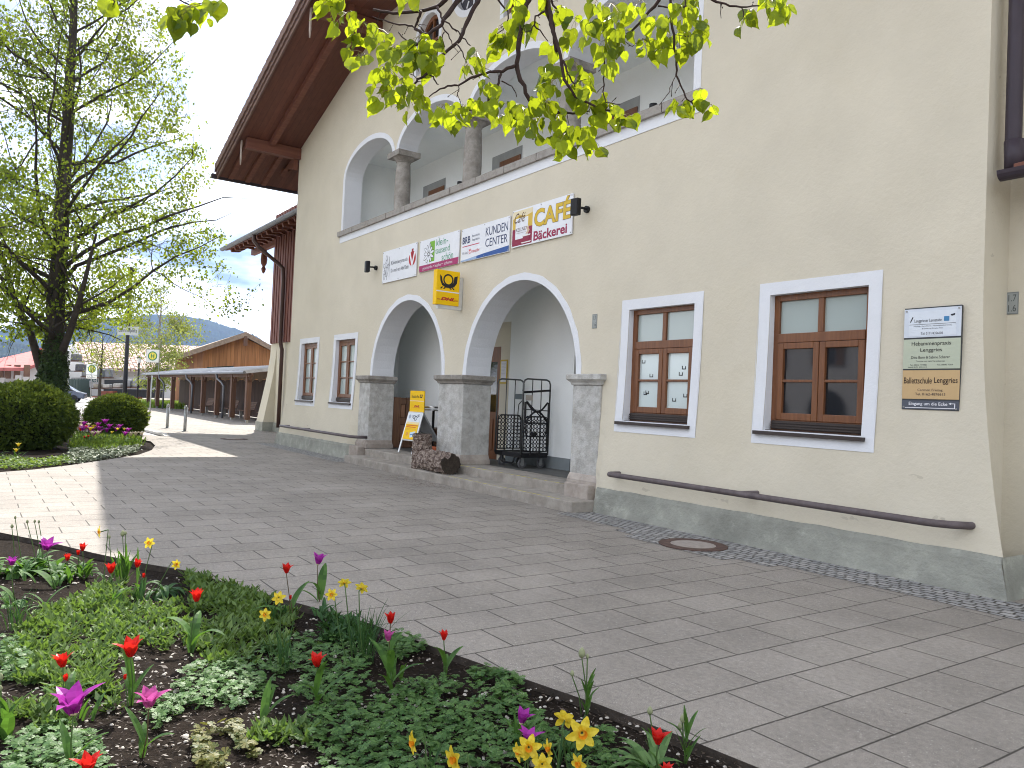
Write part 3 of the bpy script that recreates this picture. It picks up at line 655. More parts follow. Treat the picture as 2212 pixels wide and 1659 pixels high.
while x < XL: m.prism([(x,gy+.05,wz(gy+.05)-.12),(x,YW-.05,wz(YW)-.12),(x,YW-.05,wz(YW)-.34),(x,YW-.35,wz(YW)-.30),(x,gy+.45,wz(gy)-.20),(x,gy+.1,wz(gy)-.24)], (.13,0,0)); x += .62
m.build('carved_rafter', K['beam'], bld)
m = MB(); m.box(gx0+.35, WX, YW-.05, YW+.12, 7.55, 7.8); m.lathe((-33.3,YW,6.55), [(.02,0),(.07,.08),(.10,.2),(.05,.3),(.12,.42),(.14,.6),(.10,1.0)], 10); m.build('wing_bracket', K['beam'], bld)
p0 = WP(548,515,gy-.1); m = MB()
px_ = -30.0
m.tube([(p0.x,gy-.1,gz-.03),(p0.x+.05,gy-.1,gz-.3),(p0.x+.35,gy+.05,gz-.6),(px_-.35,YW-.3,gz-1.12),(px_-.06,YW-.22,gz-1.32),(px_,YW-.2,gz-1.7),(px_,YW-.2,3.5),(px_+.05,YW-.14,3.2),(px_+.05,YW-.14,.2)], .075, 10)
m.build('wing_downpipe', K['pipebrown'], bld, True)
# ---- right wing, set back behind the right corner
m = MB(); YR = .50
m.face([(XR-.0,YR,0),(4,YR,0),(4,YR,9),(XR,YR,9)]); m.build('right_wing_wall', K['cream'], bld)
m = MB(); m.face([(XR+.35,YR-.22,0),(4,YR-.22,0),(4,YR-.2,.36),(XR+.35,YR-.2,.36)]); m.build('right_wing_plinth', K['plinth'], bld)
m = MB(); a = WP(2161,375,.06); gx = a.x+.02
r0 = .085; pr = [(r0*math.cos(PI+PI*i/8), r0*math.sin(PI+PI*i/8)*1.05) for i in range(9)]
m.add([(gx,.02+a_,a.z+b_-.0) for a_,b_ in pr]+[(3,.02+a_,a.z+b_) for a_,b_ in pr], [(i,i+1,i+10,i+9) for i in range(8)]+[tuple(range(9))])
m.build('right_wing_gutter', K['pipeviolet'], bld)
m = MB(); m.add([(gx+.12,.0,a.z+.05),(3,.0,a.z+.05),(3,YR,a.z+.22),(gx+.12,YR,a.z+.22),(gx+.12,.0,a.z+.01),(gx+.12,YR,a.z+.01),(3,0,a.z+.01),(3,YR,a.z+.01)], [(0,1,2,3),(0,4,5,3),(4,5,7,6),(0,1,6,4)])
m.build('right_wing_eave', K['beam'], bld)
m = MB(); b = WP(2192,200,.16); m.tube([(b.x+.02,.16,a.z+.03),(b.x,.16,a.z+.3),(b.x,.16,9.5)], .072, 14); m.tube([(b.x+.02,.16,a.z+.02),(b.x+.01,.16,a.z+.32)], .088, 14); m.build('right_downpipe', K['pipeviolet'], bld, True)
# ================================================================ ground
def struct(o): o['kind'] = 'structure'; return o
m = MB(); m.face([(-4000,-4000,-.12),(4000,-4000,-.12),(4000,4000,-.12),(-4000,4000,-.12)])
struct(m.build('ground', mat('meadow_and_yard_ground', (.17,.17,.12), .95, var=.3, vscale=.05), origin=(0,0,0)))
bedA = [GP(0,1150),GP(110,1172),GP(205,1195),GP(300,1215),GP(400,1232),GP(500,1262),GP(600,1291),GP(700,1318),GP(800,1347),GP(950,1402),GP(1100,1455),GP(1300,1524),GP(1470,1590),GP(1640,1659)]
bedA = [(p.x,p.y) for p in bedA] + [(-1.6,-5.05),(-0.5,-6.3),(-.4,-9.6),(-12.5,-9.8),(-11.2,-7.9)]
bedB = [(-16.0,-7.9),(-16.13,-7.46),(-16.55,-6.92),(-17.3,-6.3),(-18.81,-5.29),(-19.78,-4.67),(-21.2,-4.15),(-22.85,-3.78),(-24.5,-3.6),(-26.2,-3.85),(-27.4,-4.5),(-28.3,-6),(-28,-9.0),(-26,-12),(-17,-12)]
street = [(-27.0,-2.75),(-28.43,-2.57),(-31.95,-2.70),(-35.67,-2.47),(-40.9,-.95),(-52,.1),(-70.9,1.1),(-93.5,1.8),(-140,2.5),(-140,-24),(-20,-24),(-22,-16),(-29.2,-12),(-29.6,-5.5),(-28.6,-3.9)]
street = [street[0]]+street[1:]
plaza_out = [(-140,-40),(30,-40),(30,.9),(XR+1,.9),(XR+.9,1.2),(XL,2.6),(WX,2.6),(WX,30),(-140,30)]
vs, fs = cdt(plaza_out, [bedA, bedB, street], [(-60+3*i,-35+5*j) for i in range(25) for j in range(6) if not any(inside((-60+3*i,-35+5*j), h) for h in (bedA,bedB,street))])
m = MB(); m.add([(x,y,0) for x,y in vs], fs)
m.cur = 1
for lp in (bedA, bedB, street):
    for i in range(len(lp)):
        a, b = lp[i], lp[(i+1)%len(lp)]; m.face([(a[0],a[1],0),(b[0],b[1],0),(b[0],b[1],-.1),(a[0],a[1],-.1)])
def paving():
    M_ = bpy.data.materials.new('concrete_paving_slabs'); M_.use_nodes = True; t = M_.node_tree; n = t.nodes; l = t.links; p = n['Principled BSDF']
    p.inputs['Roughness'].default_value = .88
    g = n.new('ShaderNodeNewGeometry'); sx = n.new('ShaderNodeSeparateXYZ'); l.new(g.outputs['Position'], sx.inputs[0])
    def math_(op, a, b=None):
        x = n.new('ShaderNodeMath'); x.operation = op
        for i, v in enumerate((a, b)):
            if v is None: continue
            if isinstance(v, (int, float)): x.inputs[i].default_value = v
            else: l.new(v, x.inputs[i])
        return x.outputs[0]
    cx = n.new('ShaderNodeCombineXYZ')
    wob = n.new('ShaderNodeTexNoise'); wob.inputs['Scale'].default_value = 1.7; l.new(g.outputs['Position'], wob.inputs['Vector'])
    wb = math_('MULTIPLY', math_('SUBTRACT', wob.outputs['Fac'], .5), .012)
    l.new(math_('ADD', math_('ADD', sx.outputs[1], 61.0+.05), wb), cx.inputs[0]); l.new(math_('ADD', math_('ADD', sx.outputs[0], .41*400+3.38), wb), cx.inputs[1])
    def brick(mort, c1, c2, cm, sm=.1):
        b = n.new('ShaderNodeTexBrick'); b.offset = .5; b.offset_frequency = 2
        b.inputs['Scale'].default_value = 1; b.inputs['Brick Width'].default_value = .61; b.inputs['Row Height'].default_value = .41
        b.inputs['Mortar Size'].default_value = mort; b.inputs['Mortar Smooth'].default_value = sm
        b.inputs['Color1'].default_value = (*c1,1); b.inputs['Color2'].default_value = (*c2,1); b.inputs['Mortar'].default_value = (*cm,1)
        l.new(cx.outputs[0], b.inputs['Vector']); return b
    b = brick(.0062, (.218,.196,.172), (.244,.220,.195), (.055,.048,.040))
    # joints partly filled with grit
    f = n.new('ShaderNodeTexNoise'); f.inputs['Scale'].default_value = 190; f.inputs['Detail'].default_value = 3; l.new(g.outputs['Position'], f.inputs['Vector'])
    fr = n.new('ShaderNodeMapRange'); fr.inputs[1].default_value = .3; fr.inputs[2].default_value = .7; fr.inputs[3].default_value = .55; fr.inputs[4].default_value = 1.5; l.new(f.outputs['Fac'], fr.inputs[0])
    c = n.new('ShaderNodeTexNoise'); c.inputs['Scale'].default_value = .9; c.inputs['Detail'].default_value = 8; c.inputs['Roughness'].default_value = .65; l.new(g.outputs['Position'], c.inputs['Vector'])
    crr = n.new('ShaderNodeMapRange'); crr.inputs[1].default_value = .3; crr.inputs[2].default_value = .7; crr.inputs[3].default_value = .78; crr.inputs[4].default_value = 1.18; l.new(c.outputs['Fac'], crr.inputs[0])
    c3 = n.new('ShaderNodeTexNoise'); c3.inputs['Scale'].default_value = 28; c3.inputs['Detail'].default_value = 6; c3.inputs['Roughness'].default_value = .75; l.new(g.outputs['Position'], c3.inputs['Vector'])
    r3 = n.new('ShaderNodeMapRange'); r3.inputs[1].default_value = .35; r3.inputs[2].default_value = .65; r3.inputs[3].default_value = .80; r3.inputs[4].default_value = 1.18; l.new(c3.outputs['Fac'], r3.inputs[0])
    s1 = n.new('ShaderNodeVectorMath'); s1.operation = 'SCALE'; l.new(b.outputs['Color'], s1.inputs[0]); l.new(math_('MULTIPLY', math_('MULTIPLY', fr.outputs[0], r3.outputs[0]), crr.outputs[0]), s1.inputs['Scale'])
    # scattered dark crumbs and pale petals
    v = n.new('ShaderNodeTexVoronoi'); v.inputs['Scale'].default_value = 9; l.new(g.outputs['Position'], v.inputs['Vector'])
    lt = math_('LESS_THAN', v.outputs['Distance'], .055)
    wn = math_('GREATER_THAN', v.outputs['Color'], .72)
    mk = math_('MULTIPLY', lt, wn)
    x = n.new('ShaderNodeMix'); x.data_type = 'RGBA'; x.inputs[7].default_value = (.09,.07,.05,1); l.new(mk, x.inputs[0]); l.new(s1.outputs[0], x.inputs[6])
    v2 = n.new('ShaderNodeTexVoronoi'); v2.inputs['Scale'].default_value = 55; l.new(g.outputs['Position'], v2.inputs['Vector'])
    mk2 = math_('MULTIPLY', math_('LESS_THAN', v2.outputs['Distance'], .20), math_('GREATER_THAN', v2.outputs['Color'], .70))
    x2 = n.new('ShaderNodeMix'); x2.data_type = 'RGBA'; x2.inputs[7].default_value = (.56,.54,.50,1); l.new(math_('MULTIPLY', mk2, .55), x2.inputs[0]); l.new(x.outputs[2], x2.inputs[6])
    l.new(x2.outputs[2], p.inputs['Base Color'])
    bb = n.new('ShaderNodeBump'); bb.inputs['Strength'].default_value = .9; bb.inputs['Distance'].default_value = .006
    hh = math_('ADD', math_('MULTIPLY', math_('SUBTRACT', 1.0, b.outputs['Fac']), 1.0), math_('MULTIPLY', f.outputs['Fac'], .35)); l.new(hh, bb.inputs['Height']); l.new(bb.outputs[0], p.inputs['Normal'])
    return M_
K['paving'] = paving()
K['curbside'] = mat('dark_red_brown_edging', (.055,.045,.038), .9, var=.4, vscale=12, bump=.6)
pz = struct(m.build('plaza_paving', [K['paving'], K['curbside']], origin=(0,0,0)))
# street with pale setts, kerb, far asphalt
def setts(name, c1, c2, cm, s, mort):
    M_ = bpy.data.materials.new(name); M_.use_nodes = True; t = M_.node_tree; n = t.nodes; l = t.links; p = n['Principled BSDF']; p.inputs['Roughness'].default_value = .85
    g = n.new('ShaderNodeNewGeometry'); a = n.new('ShaderNodeTexNoise'); a.inputs['Scale'].default_value = 5; l.new(g.outputs['Position'], a.inputs['Vector'])
    vm = n.new('ShaderNodeVectorMath'); vm.operation = 'SCALE'; vm.inputs['Scale'].default_value = .10; l.new(a.outputs['Color'], vm.inputs[0])
    va = n.new('ShaderNodeVectorMath'); va.operation = 'ADD'; l.new(g.outputs['Position'], va.inputs[0]); l.new(vm.outputs[0], va.inputs[1])
    b = n.new('ShaderNodeTexBrick'); b.inputs['Scale'].default_value = 1; b.inputs['Brick Width'].default_value = s*1.15; b.inputs['Row Height'].default_value = s; b.inputs['Mortar Size'].default_value = mort; b.inputs['Mortar Smooth'].default_value = .6
    b.inputs['Color1'].default_value = (*c1,1); b.inputs['Color2'].default_value = (*c2,1); b.inputs['Mortar'].default_value = (*cm,1); l.new(va.outputs[0], b.inputs['Vector'])
    f = n.new('ShaderNodeTexNoise'); f.inputs['Scale'].default_value = 60; f.inputs['Detail'].default_value = 4; l.new(g.outputs['Position'], f.inputs['Vector'])
    r = n.new('ShaderNodeMapRange'); r.inputs[3].default_value = .7; r.inputs[4].default_value = 1.3; l.new(f.outputs['Fac'], r.inputs[0])
    s1 = n.new('ShaderNodeVectorMath'); s1.operation = 'SCALE'; l.new(b.outputs['Color'], s1.inputs[0]); l.new(r.outputs[0], s1.inputs['Scale']); l.new(s1.outputs[0], p.inputs['Base Color'])
    i = n.new('ShaderNodeMath'); i.operation = 'SUBTRACT'; i.inputs[0].default_value = 1; l.new(b.outputs['Fac'], i.inputs[1])
    bb = n.new('ShaderNodeBump'); bb.inputs['Strength'].default_value = 1; bb.inputs['Distance'].default_value = .012; l.new(i.outputs[0], bb.inputs['Height']); l.new(bb.outputs[0], p.inputs['Normal'])
    return M_
K['setts'] = setts('small_grey_setts', (.22,.22,.22), (.33,.32,.31), (.055,.05,.042), .095, .012)
K['street'] = setts('pale_street_setts', (.36,.35,.34), (.46,.45,.44), (.16,.15,.14), .16, .015)
vs, fs = cdt(street, []); m = MB(); m.add([(x,y,-.085) for x,y in vs], fs); struct(m.build('street', K['street'], origin=(0,0,0)))
m = MB()
kb = street[:9]
for i in range(len(kb)-1):
    a, b = Vector((*kb[i],0)), Vector((*kb[i+1],0)); m.beam(a+Vector((0,.07,-.03)), b+Vector((0,.07,-.03)), .16, .078)
struct(m.build('kerb', mat('pale_granite_kerb', (.50,.48,.45), .8, var=.15, vscale=4), origin=(0,0,0)))
# sett strips along the facade, around the manhole covers
m = MB()
def strip(x0, x1, ya, yb, n=20):
    for i in range(n):
        u0, u1 = x0+(x1-x0)*i/n, x0+(x1-x0)*(i+1)/n
        m.face([(u0,ya,.004),(u1,ya,.004),(u1,yb,.004),(u0,yb,.004)])
strip(-9.0, 3, -.86, -.2); strip(XL-.3, -17.47, -.80, -.15); strip(-7.55,-5.15,-1.05,-.861,4); strip(-7.15,-5.6,-1.24,-1.051,4)
struct(m.build('sett_strip', K['setts'], origin=(-13,-.5,0)))
def manhole(x, y, r, label):
    t = thing('manhole_cover', (x,y,.004), label, 'manhole cover')
    m = MB(); m.lathe((x,y,.0045), [(r,0),(r,.008),(r-.012,.011),(r*.67,.011),(r*.66,.006)], 40); m.build('iron_ring', mat('rusty_cast_iron', (.10,.065,.055), .7, var=.3, vscale=15, bump=.5, bscale=60), t)
    m = MB(); m.lathe((x,y,.0045), [(r*.655,0),(r*.655,.0085)], 40); m.build('concrete_infill', mat('manhole_concrete', (.30,.265,.24), .9, var=.15, vscale=15), t)
    return t
manhole(GP(1497,1178).x,GP(1497,1178).y,.40,'round rusty iron manhole cover with concrete centre in the setts beside the wall')
manhole(-25.8,-.9,.42,'flat dark manhole cover in the sunny paving before the far wing')
# soil of the two beds
def soil(name, poly, z0, amp, st, mm):
    xs = [p[0] for p in poly]; ys = [p[1] for p in poly]; ex = []
    nx, ny = int((max(xs)-min(xs))/st), int((max(ys)-min(ys))/st)
    for i in range(nx):
        for j in range(ny):
            q = (min(xs)+st*(i+random.random()*.6), min(ys)+st*(j+random.random()*.6))
            if inside(q, poly): ex.append(q)
    vs, fs = cdt(poly, [], ex); m = MB()
    nb = len(poly)
    def zz(x, y):
        d = min(((x-p[0])**2+(y-p[1])**2)**.5 for p in poly)
        return z0 + amp*noise.fractal(Vector((x*4,y*4,0)), 1, 2, 5) + .03*min(1,d)
    m.add([(x,y,zz(x,y)) for x,y in vs], fs)
    return struct(m.build(name, mm, origin=(sum(xs)/len(xs),sum(ys)/len(ys),0), smooth=True))
K['soil'] = mat('dark_humus_soil', (.019,.0145,.0115), .95, var=.5, vscale=25, bump=1.0, bscale=70, stain=(.050,.041,.034), stain_amt=.7, stain_scale=45, blend=(.56,.66), spec=.05)
bA_in = [p for p in bedA]
soil('soil', bedA, -.055, .018, .12, K['soil'])
soil('bed_soil', bedB, -.05, .03, .35, K['soil'])
# wood chips and pebbles on the near soil
m = MB(); rnd = random.Random(5)
cand = 0
def inbed(x, y): return inside((x,y), bedA)
for i in range(4200):
    px, py = rnd.uniform(-60,1900), rnd.uniform(1240,1800)
    p = GP(px,py,-.03)
    if p.x < -9 or not inbed(p.x,p.y): continue
    if noise.noise(Vector((p.x*2.1,p.y*2.1,3))) < -.05 and rnd.random() < .75: continue
    r = rnd.uniform(.004,.013)*(1 if rnd.random()<.93 else 1.7); a = rnd.random()*PI; c = Vector((math.cos(a),math.sin(a),0)); d = Vector((-math.sin(a),math.cos(a),0)); e = rnd.uniform(.5,.9)
    b0 = Vector((p.x,p.y,-.034+.01*rnd.random()))
    ring = [b0+c*r*math.cos(t)+d*r*e*math.sin(t) for t in [k*PI/3 for k in range(6)]]
    top = [q.lerp(b0,.35)+Vector((0,0,r*.55)) for q in ring]
    m.add(ring+top, [(j,(j+1)%6,6+(j+1)%6,6+j) for j in range(6)]+[tuple(range(6,12))])
tag(m.build('pebbles', mat('pale_pebbles', (.42,.39,.35), .8, var=.35, vscale=60), origin=(-4,-6,0), smooth=True), kind='stuff')
m = MB()
for i in range(15000):
    px, py = rnd.uniform(-60,1900), rnd.uniform(1240,1800)
    p = GP(px,py,-.03)
    if p.x < -8 or not inbed(p.x,p.y): continue
    a = rnd.random()*PI; l_ = rnd.uniform(.005,.016)*(1 if rnd.random() < .94 else 2); c = Vector((math.cos(a),math.sin(a),rnd.uniform(-.25,.25)))*l_; d = Vector((-math.sin(a),math.cos(a),rnd.uniform(-.4,.4)))*l_*rnd.uniform(.15,.4)
    b0 = Vector((p.x,p.y,-.026+.012*rnd.random())); m.face([b0-c,b0-d*.9,b0+c,b0+d])
tag(m.build('mulch_chips', leafmat('brown_mulch_chips', (.016,.011,.008), (.085,.062,.048), 0, scale=30), origin=(-4,-6,0)), kind='stuff')

# ================================================================ signs and lettering
FONT = None
_colors = {}
def cm(c, rough=.45):
    k = tuple(c)+(rough,)
    if k not in _colors: _colors[k] = flat('print_'+'_'.join(str(int(v*255)) for v in c), c, rough)
    return _colors[k]
class Board:
    """flat board: O top-left corner, U right, V down, Nn outward normal, size w x h (metres)"""
    def __init__(s, O, U, V, Nn, w_, h_): s.O = Vector(O); s.U = Vector(U).normalized(); s.V = Vector(V).normalized(); s.N = Vector(Nn).normalized(); s.w = w_; s.h = h_
    def P(s, u, v, lift=0.0): return s.O + s.U*u*s.w + s.V*v*s.h + s.N*lift
    def panel(s, name, col, parent, th=.02, mt=None):
        m = MB(); m.prism([s.P(0,0,-th),s.P(0,1,-th),s.P(1,1,-th),s.P(1,0,-th)], s.N*th); return m.build(name, mt or cm(col), parent)
    def poly(s, pts, col, parent, name='emblem', lift=.0015, mt=None):
        m = MB(); m.prism([s.P(u,v,.0002) for u, v in pts], s.N*lift); return m.build(name, mt or cm(col), parent)
    def rects(s, rs, col, parent, name='stripe', lift=.0015, mt=None):
        m = MB()
        for (a,b,c,d) in rs: m.prism([s.P(a,b,.0002),s.P(a,d,.0002),s.P(c,d,.0002),s.P(c,b,.0002)], s.N*lift)
        return m.build(name, mt or cm(col), parent)
    def ring(s, cu, cv, r1, r0, col, parent, name='emblem', lift=.002, a0=0, a1=2*PI, n=36, rmet=True):
        m = MB()
        f = lambda a, r: s.P(cu + r*math.cos(a)/s.w, cv - r*math.sin(a)/s.h, lift)
        for i in range(n):
            a, b = a0+(a1-a0)*i/n, a0+(a1-a0)*(i+1)/n
            if r0 <= 0: m.face([f(a,r1), f(b,r1), s.P(cu,cv,lift)])
            else: m.face([f(a,r1), f(b,r1), f(b,r0), f(a,r0)])
        return m.build(name, cm(col), parent)
    def text(s, items, col, parent, name='lettering', lift=.003, bold=0.0, shear=0.0):
        """items: (string, u0, v0, u1, v1) boxes filled by the string"""
        allv = []; allf = []
        for (st, u0, v0, u1, v1) in items:
            cu = bpy.data.curves.new('t', 'FONT'); cu.body = st; cu.size = 1; cu.resolution_u = 3; cu.offset = bold; cu.shear = shear
            o = bpy.data.objects.new('t', cu); COL.objects.link(o)
            bpy.context.view_layer.update()
            me = bpy.data.meshes.new_from_object(o.evaluated_get(bpy.context.evaluated_depsgraph_get()))
            bpy.data.objects.remove(o); bpy.data.curves.remove(cu)
            v = [x.co.copy() for x in me.vertices]
            x0 = min(q.x for q in v); x1 = max(q.x for q in v); y0 = min(q.y for q in v); y1 = max(q.y for q in v)
            b = len(allv)
            for q in v: allv.append(tuple(s.P(u0+(u1-u0)*(q.x-x0)/(x1-x0), v1+(v0-v1)*(q.y-y0)/(y1-y0), lift)))
            allf += [tuple(b+i for i in p.vertices) for p in me.polygons]
            bpy.data.meshes.remove(me)
        m = MB(); m.add(allv, allf); return m.build(name, cm(col), parent)
WHITE = (.74,.76,.80); NAVY = (.03,.045,.12); RED = (.45,.02,.03); MAG = (.36,.03,.13); GREEN = (.18,.42,.04); DGREEN = (.05,.16,.06); YEL = (.86,.53,.0); BLK = (.02,.02,.022)
def wallsign(x0, x1, z0, z1, label):
    t = thing('wall_sign', (x0,-.035,z0), label, 'sign', 'advertising boards under the loggia')
    b = Board((x0,-.035,z1), (1,0,0), (0,0,-1), (0,-1,0), x1-x0, z1-z0); b.panel('panel', WHITE, t, .022)
    m = MB()
    for u in (.015,.5,.985):
        for v in (.04,.96): m.lathe((0,0,0), [(.012,0),(.008,.006)], 8) if False else m.prism([b.P(u,v)+Vector((.011*math.cos(k*PI/4),0,.011*math.sin(k*PI/4))) for k in range(8)], (0,-.006,0))
    m.build('screw', K['steel'], t)
    m = MB(); m.box(x0+.05,x1-.05,-.016,-.0,z0+.05,z1-.05); m.build('spacer', K['steel'], t)
    return t, b
def fz(px, py): p = WP(px,py,-.035); return p.x, p.z
x0,z1 = fz(828,545); x1,_ = fz(901,527); z0 = fz(901,597)[1]
t, b = wallsign(x0, x1-.0, z0+.02, z1, 'white sign of a small animal practice with a red V emblem, leftmost board')
b.text([('Kleintierpraxis',.27,.36,.75,.52)], (.06,.06,.09), t); b.text([('Dr. med. vet. Adolf Seitz',.27,.60,.79,.72)], (.06,.06,.09), t)
b.ring(.885,.45,.165,0,RED,t); b.text([('V',.80,.27,.97,.72)], (.8,.8,.82), t, 'emblem', .004, .02)
b.poly([(.86,.16),(.91,.16),(.90,.36),(.885,.42),(.87,.36)], (.28,.01,.02), t, lift=.003)
# line-drawn saint figure at the left: outline strokes
m = MB(); rn = random.Random(2)
strokes = [[(.10,.20),(.12,.14),(.15,.17),(.15,.26),(.12,.30),(.10,.26),(.10,.20)],[(.12,.30),(.08,.40),(.07,.58),(.09,.80),(.16,.80),(.19,.6),(.17,.38),(.15,.28)],[(.08,.42),(.04,.38),(.03,.5),(.07,.55)],[(.17,.4),(.22,.5),(.21,.2),(.22,.85)],[(.10,.45),(.12,.6),(.10,.78)],[(.14,.42),(.15,.6),(.14,.8)],[(.04,.62),(.09,.60),(.10,.72),(.04,.74),(.03,.68)],[(.09,.8),(.08,.9)],[(.14,.8),(.15,.92)],[(.05,.74),(.05,.9)],[(.11,.36),(.16,.46),(.12,.54)],[(.07,.5),(.13,.5),(.18,.56)]]
for st in strokes:
    for a, c in zip(st[:-1], st[1:]): m.beam(b.P(*a,.003), b.P(*c,.003), .007, .002, (0,-1,0))
m.build('line_drawing', cm((.10,.10,.11)), t)
x0,z1 = fz(908,522); x1,_ = fz(993,498); z0 = fz(905,589)[1]
t, b = wallsign(x0, x1, z0, z1, 'white sign with a daisy on a green field and a magenta strip along its bottom')
b.rects([(0,.80,1,1)], MAG, t); b.rects([(.27,.10,.40,.74)], GREEN, t, 'green_field')
b.text([('klein-',.44,.08,.73,.30),('tausend',.42,.34,.78,.54),('schön',.59,.58,.87,.80)], (.10,.33,.20), t)
b.text([('geschenke • bücher • schönes',.10,.85,.86,.97)], (.75,.72,.76), t, lift=.004)
m = MB(); m2 = MB()
for k in range(11):
    a = k*2*PI/11+.2; l_ = .20*(1 if k % 2 else 1.15); cu, cv = .245, .48
    def pt(r, s_, lf): return b.P(cu+(r*math.cos(a)-s_*math.sin(a))/b.w, cv-(r*math.sin(a)+s_*math.cos(a))/b.h, lf)
    m.face([pt(.03,0,.003), pt(l_*.5,.030,.003), pt(l_*.9,.022,.003), pt(l_,0,.003), pt(l_*.9,-.022,.003), pt(l_*.5,-.030,.003)])
    m2.face([pt(.02,0,.0022), pt(l_*.5,.040,.0022), pt(l_*.93,.032,.0022), pt(l_+.014,0,.0022), pt(l_*.93,-.032,.0022), pt(l_*.5,-.040,.0022)])
m.build('petals', cm(WHITE), t); m2.build('petal_outline', cm(BLK), t); b.ring(.245,.48,.04,.026,BLK,t,'petal_outline',.0045); b.ring(.245,.48,.027,0,WHITE,t,'petals',.004)
x0,z1 = fz(998,497); x1,_ = fz(1102,463); z0 = fz(997,569)[1]
t, b = wallsign(x0, x1, z0+.02, z1, 'white sign reading BRB KUNDEN CENTER with a blue wedge along the bottom')
b.poly([(0,.99),(1,.99),(1,.83),(.5,.885),(0,.96)], (.03,.09,.30), t, 'stripe'); b.poly([(0,.955),(.35,.915),(.35,.985),(0,.985)], (.30,.42,.62), t, 'stripe', .0025)
b.text([('BRB',.03,.25,.20,.46)], NAVY, t, bold=.02); b.text([('Bayerische',.24,.24,.40,.33),('Regiobahn',.24,.36,.40,.45)], (.12,.14,.2), t); b.rects([(.03,.53,.40,.555)], (.5,.05,.1), t)
b.text([('Wir sind',.03,.70,.15,.78)], (.2,.2,.25), t); b.text([('transdev',.24,.68,.41,.78)], (.6,.04,.05), t, shear=.3); b.ring(.205,.72,.048,.036,(.6,.04,.05),t); b.rects([(.19,.68,.215,.72)], (.6,.04,.05), t, 'emblem')
b.text([('KUNDEN',.53,.15,.97,.40),('CENTER',.53,.48,.97,.72)], NAVY, t)
x0,z1 = fz(1108,457); x1,_ = fz(1238,419); z0 = fz(1235,505)[1]
t, b = wallsign(x0, x1, z0-.0, z1, 'white sign with big yellow CAFÉ and dark red Bäckerei lettering, rightmost board')
b.rects([(.01,.04,.36,.52)], (.62,.42,.06), t, 'ochre_field'); b.rects([(.01,.52,.36,.97)], (.25,.015,.05), t, 'red_field'); b.poly([(.01,.04),(.36,.04),(.36,.16),(.25,.22),(.12,.15),(.01,.24)], (.72,.63,.42), t, 'ochre_field', .0025)
b.rects([(.065,.24,.285,.80)], WHITE, t, 'white_field', .003)
b.text([('Café',.04,.10,.24,.36)], (.10,.05,.03), t, lift=.005, shear=.5); b.text([('KELLNER',.075,.50,.28,.60)], (.12,.05,.05), t, lift=.005)
b.text([('vom Bäckermeister C.K.',.08,.625,.26,.655)], (.3,.2,.2), t, lift=.005)
b.poly([(.20,.74),(.33,.74),(.315,.86),(.29,.90),(.24,.90),(.21,.86)], (.25,.015,.05), t, 'cup', .004); b.poly([(.19,.725),(.335,.725),(.33,.76),(.195,.76)], (.75,.72,.70), t, 'cup', .005); b.poly([(.17,.91),(.35,.91),(.33,.94),(.19,.94)], (.75,.72,.70), t, 'cup', .005)
b.poly([(.25,.71),(.28,.62),(.26,.55),(.31,.48),(.30,.56),(.32,.62),(.29,.70)], (.6,.42,.3), t, 'steam', .0055)
b.text([('CAFÉ',.395,.03,.975,.60)], (.62,.42,.03), t, bold=.03, lift=.004); b.text([('CAFÉ',.388,.02,.982,.61)], (.12,.08,.05), t, 'lettering_outline', .003, .045)
b.text([('Bäckerei',.39,.70,.93,.95)], (.30,.015,.07), t, bold=.025)
# floodlights at both ends of the row
def flood(px, py, y, w_, h_, label, facing):
    p = WP(px, py, 0); t = thing('floodlight', (p.x,0,p.z), label, 'lamp', 'floodlights lighting the sign row')
    m = MB(); m.lathe((0,0,0), [(.05,0),(.05,.03)], 12) if False else m.tube([(p.x,0,p.z),(p.x,-.05,p.z)], .055, 12); m.tube([(p.x,-.04,p.z),(p.x,-.10,p.z+.01),(p.x,-.19,p.z)], .02, 8); m.build('arm', K['black'], t)
    m = MB(); c = Vector((p.x,-.25,p.z)); ax = Vector((facing*.15,1,.05)).normalized(); m.obox(c, ax, ax.cross((0,0,1)), (0,0,1), .05, w_/2, h_/2); o = m.build('housing', K['black'], t); bevel(o,.015)
    m = MB(); m.obox(c+ax*.053, ax, ax.cross((0,0,1)), (0,0,1), .004, w_/2-.02, h_/2-.025); m.build('lens', K['frost'], t)
flood(814,579,0,.15,.27,'small black floodlight on a wall bracket left of the sign row',1)
flood(1270,453,0,.15,.27,'small black floodlight on a wall bracket right of the café sign',-1)
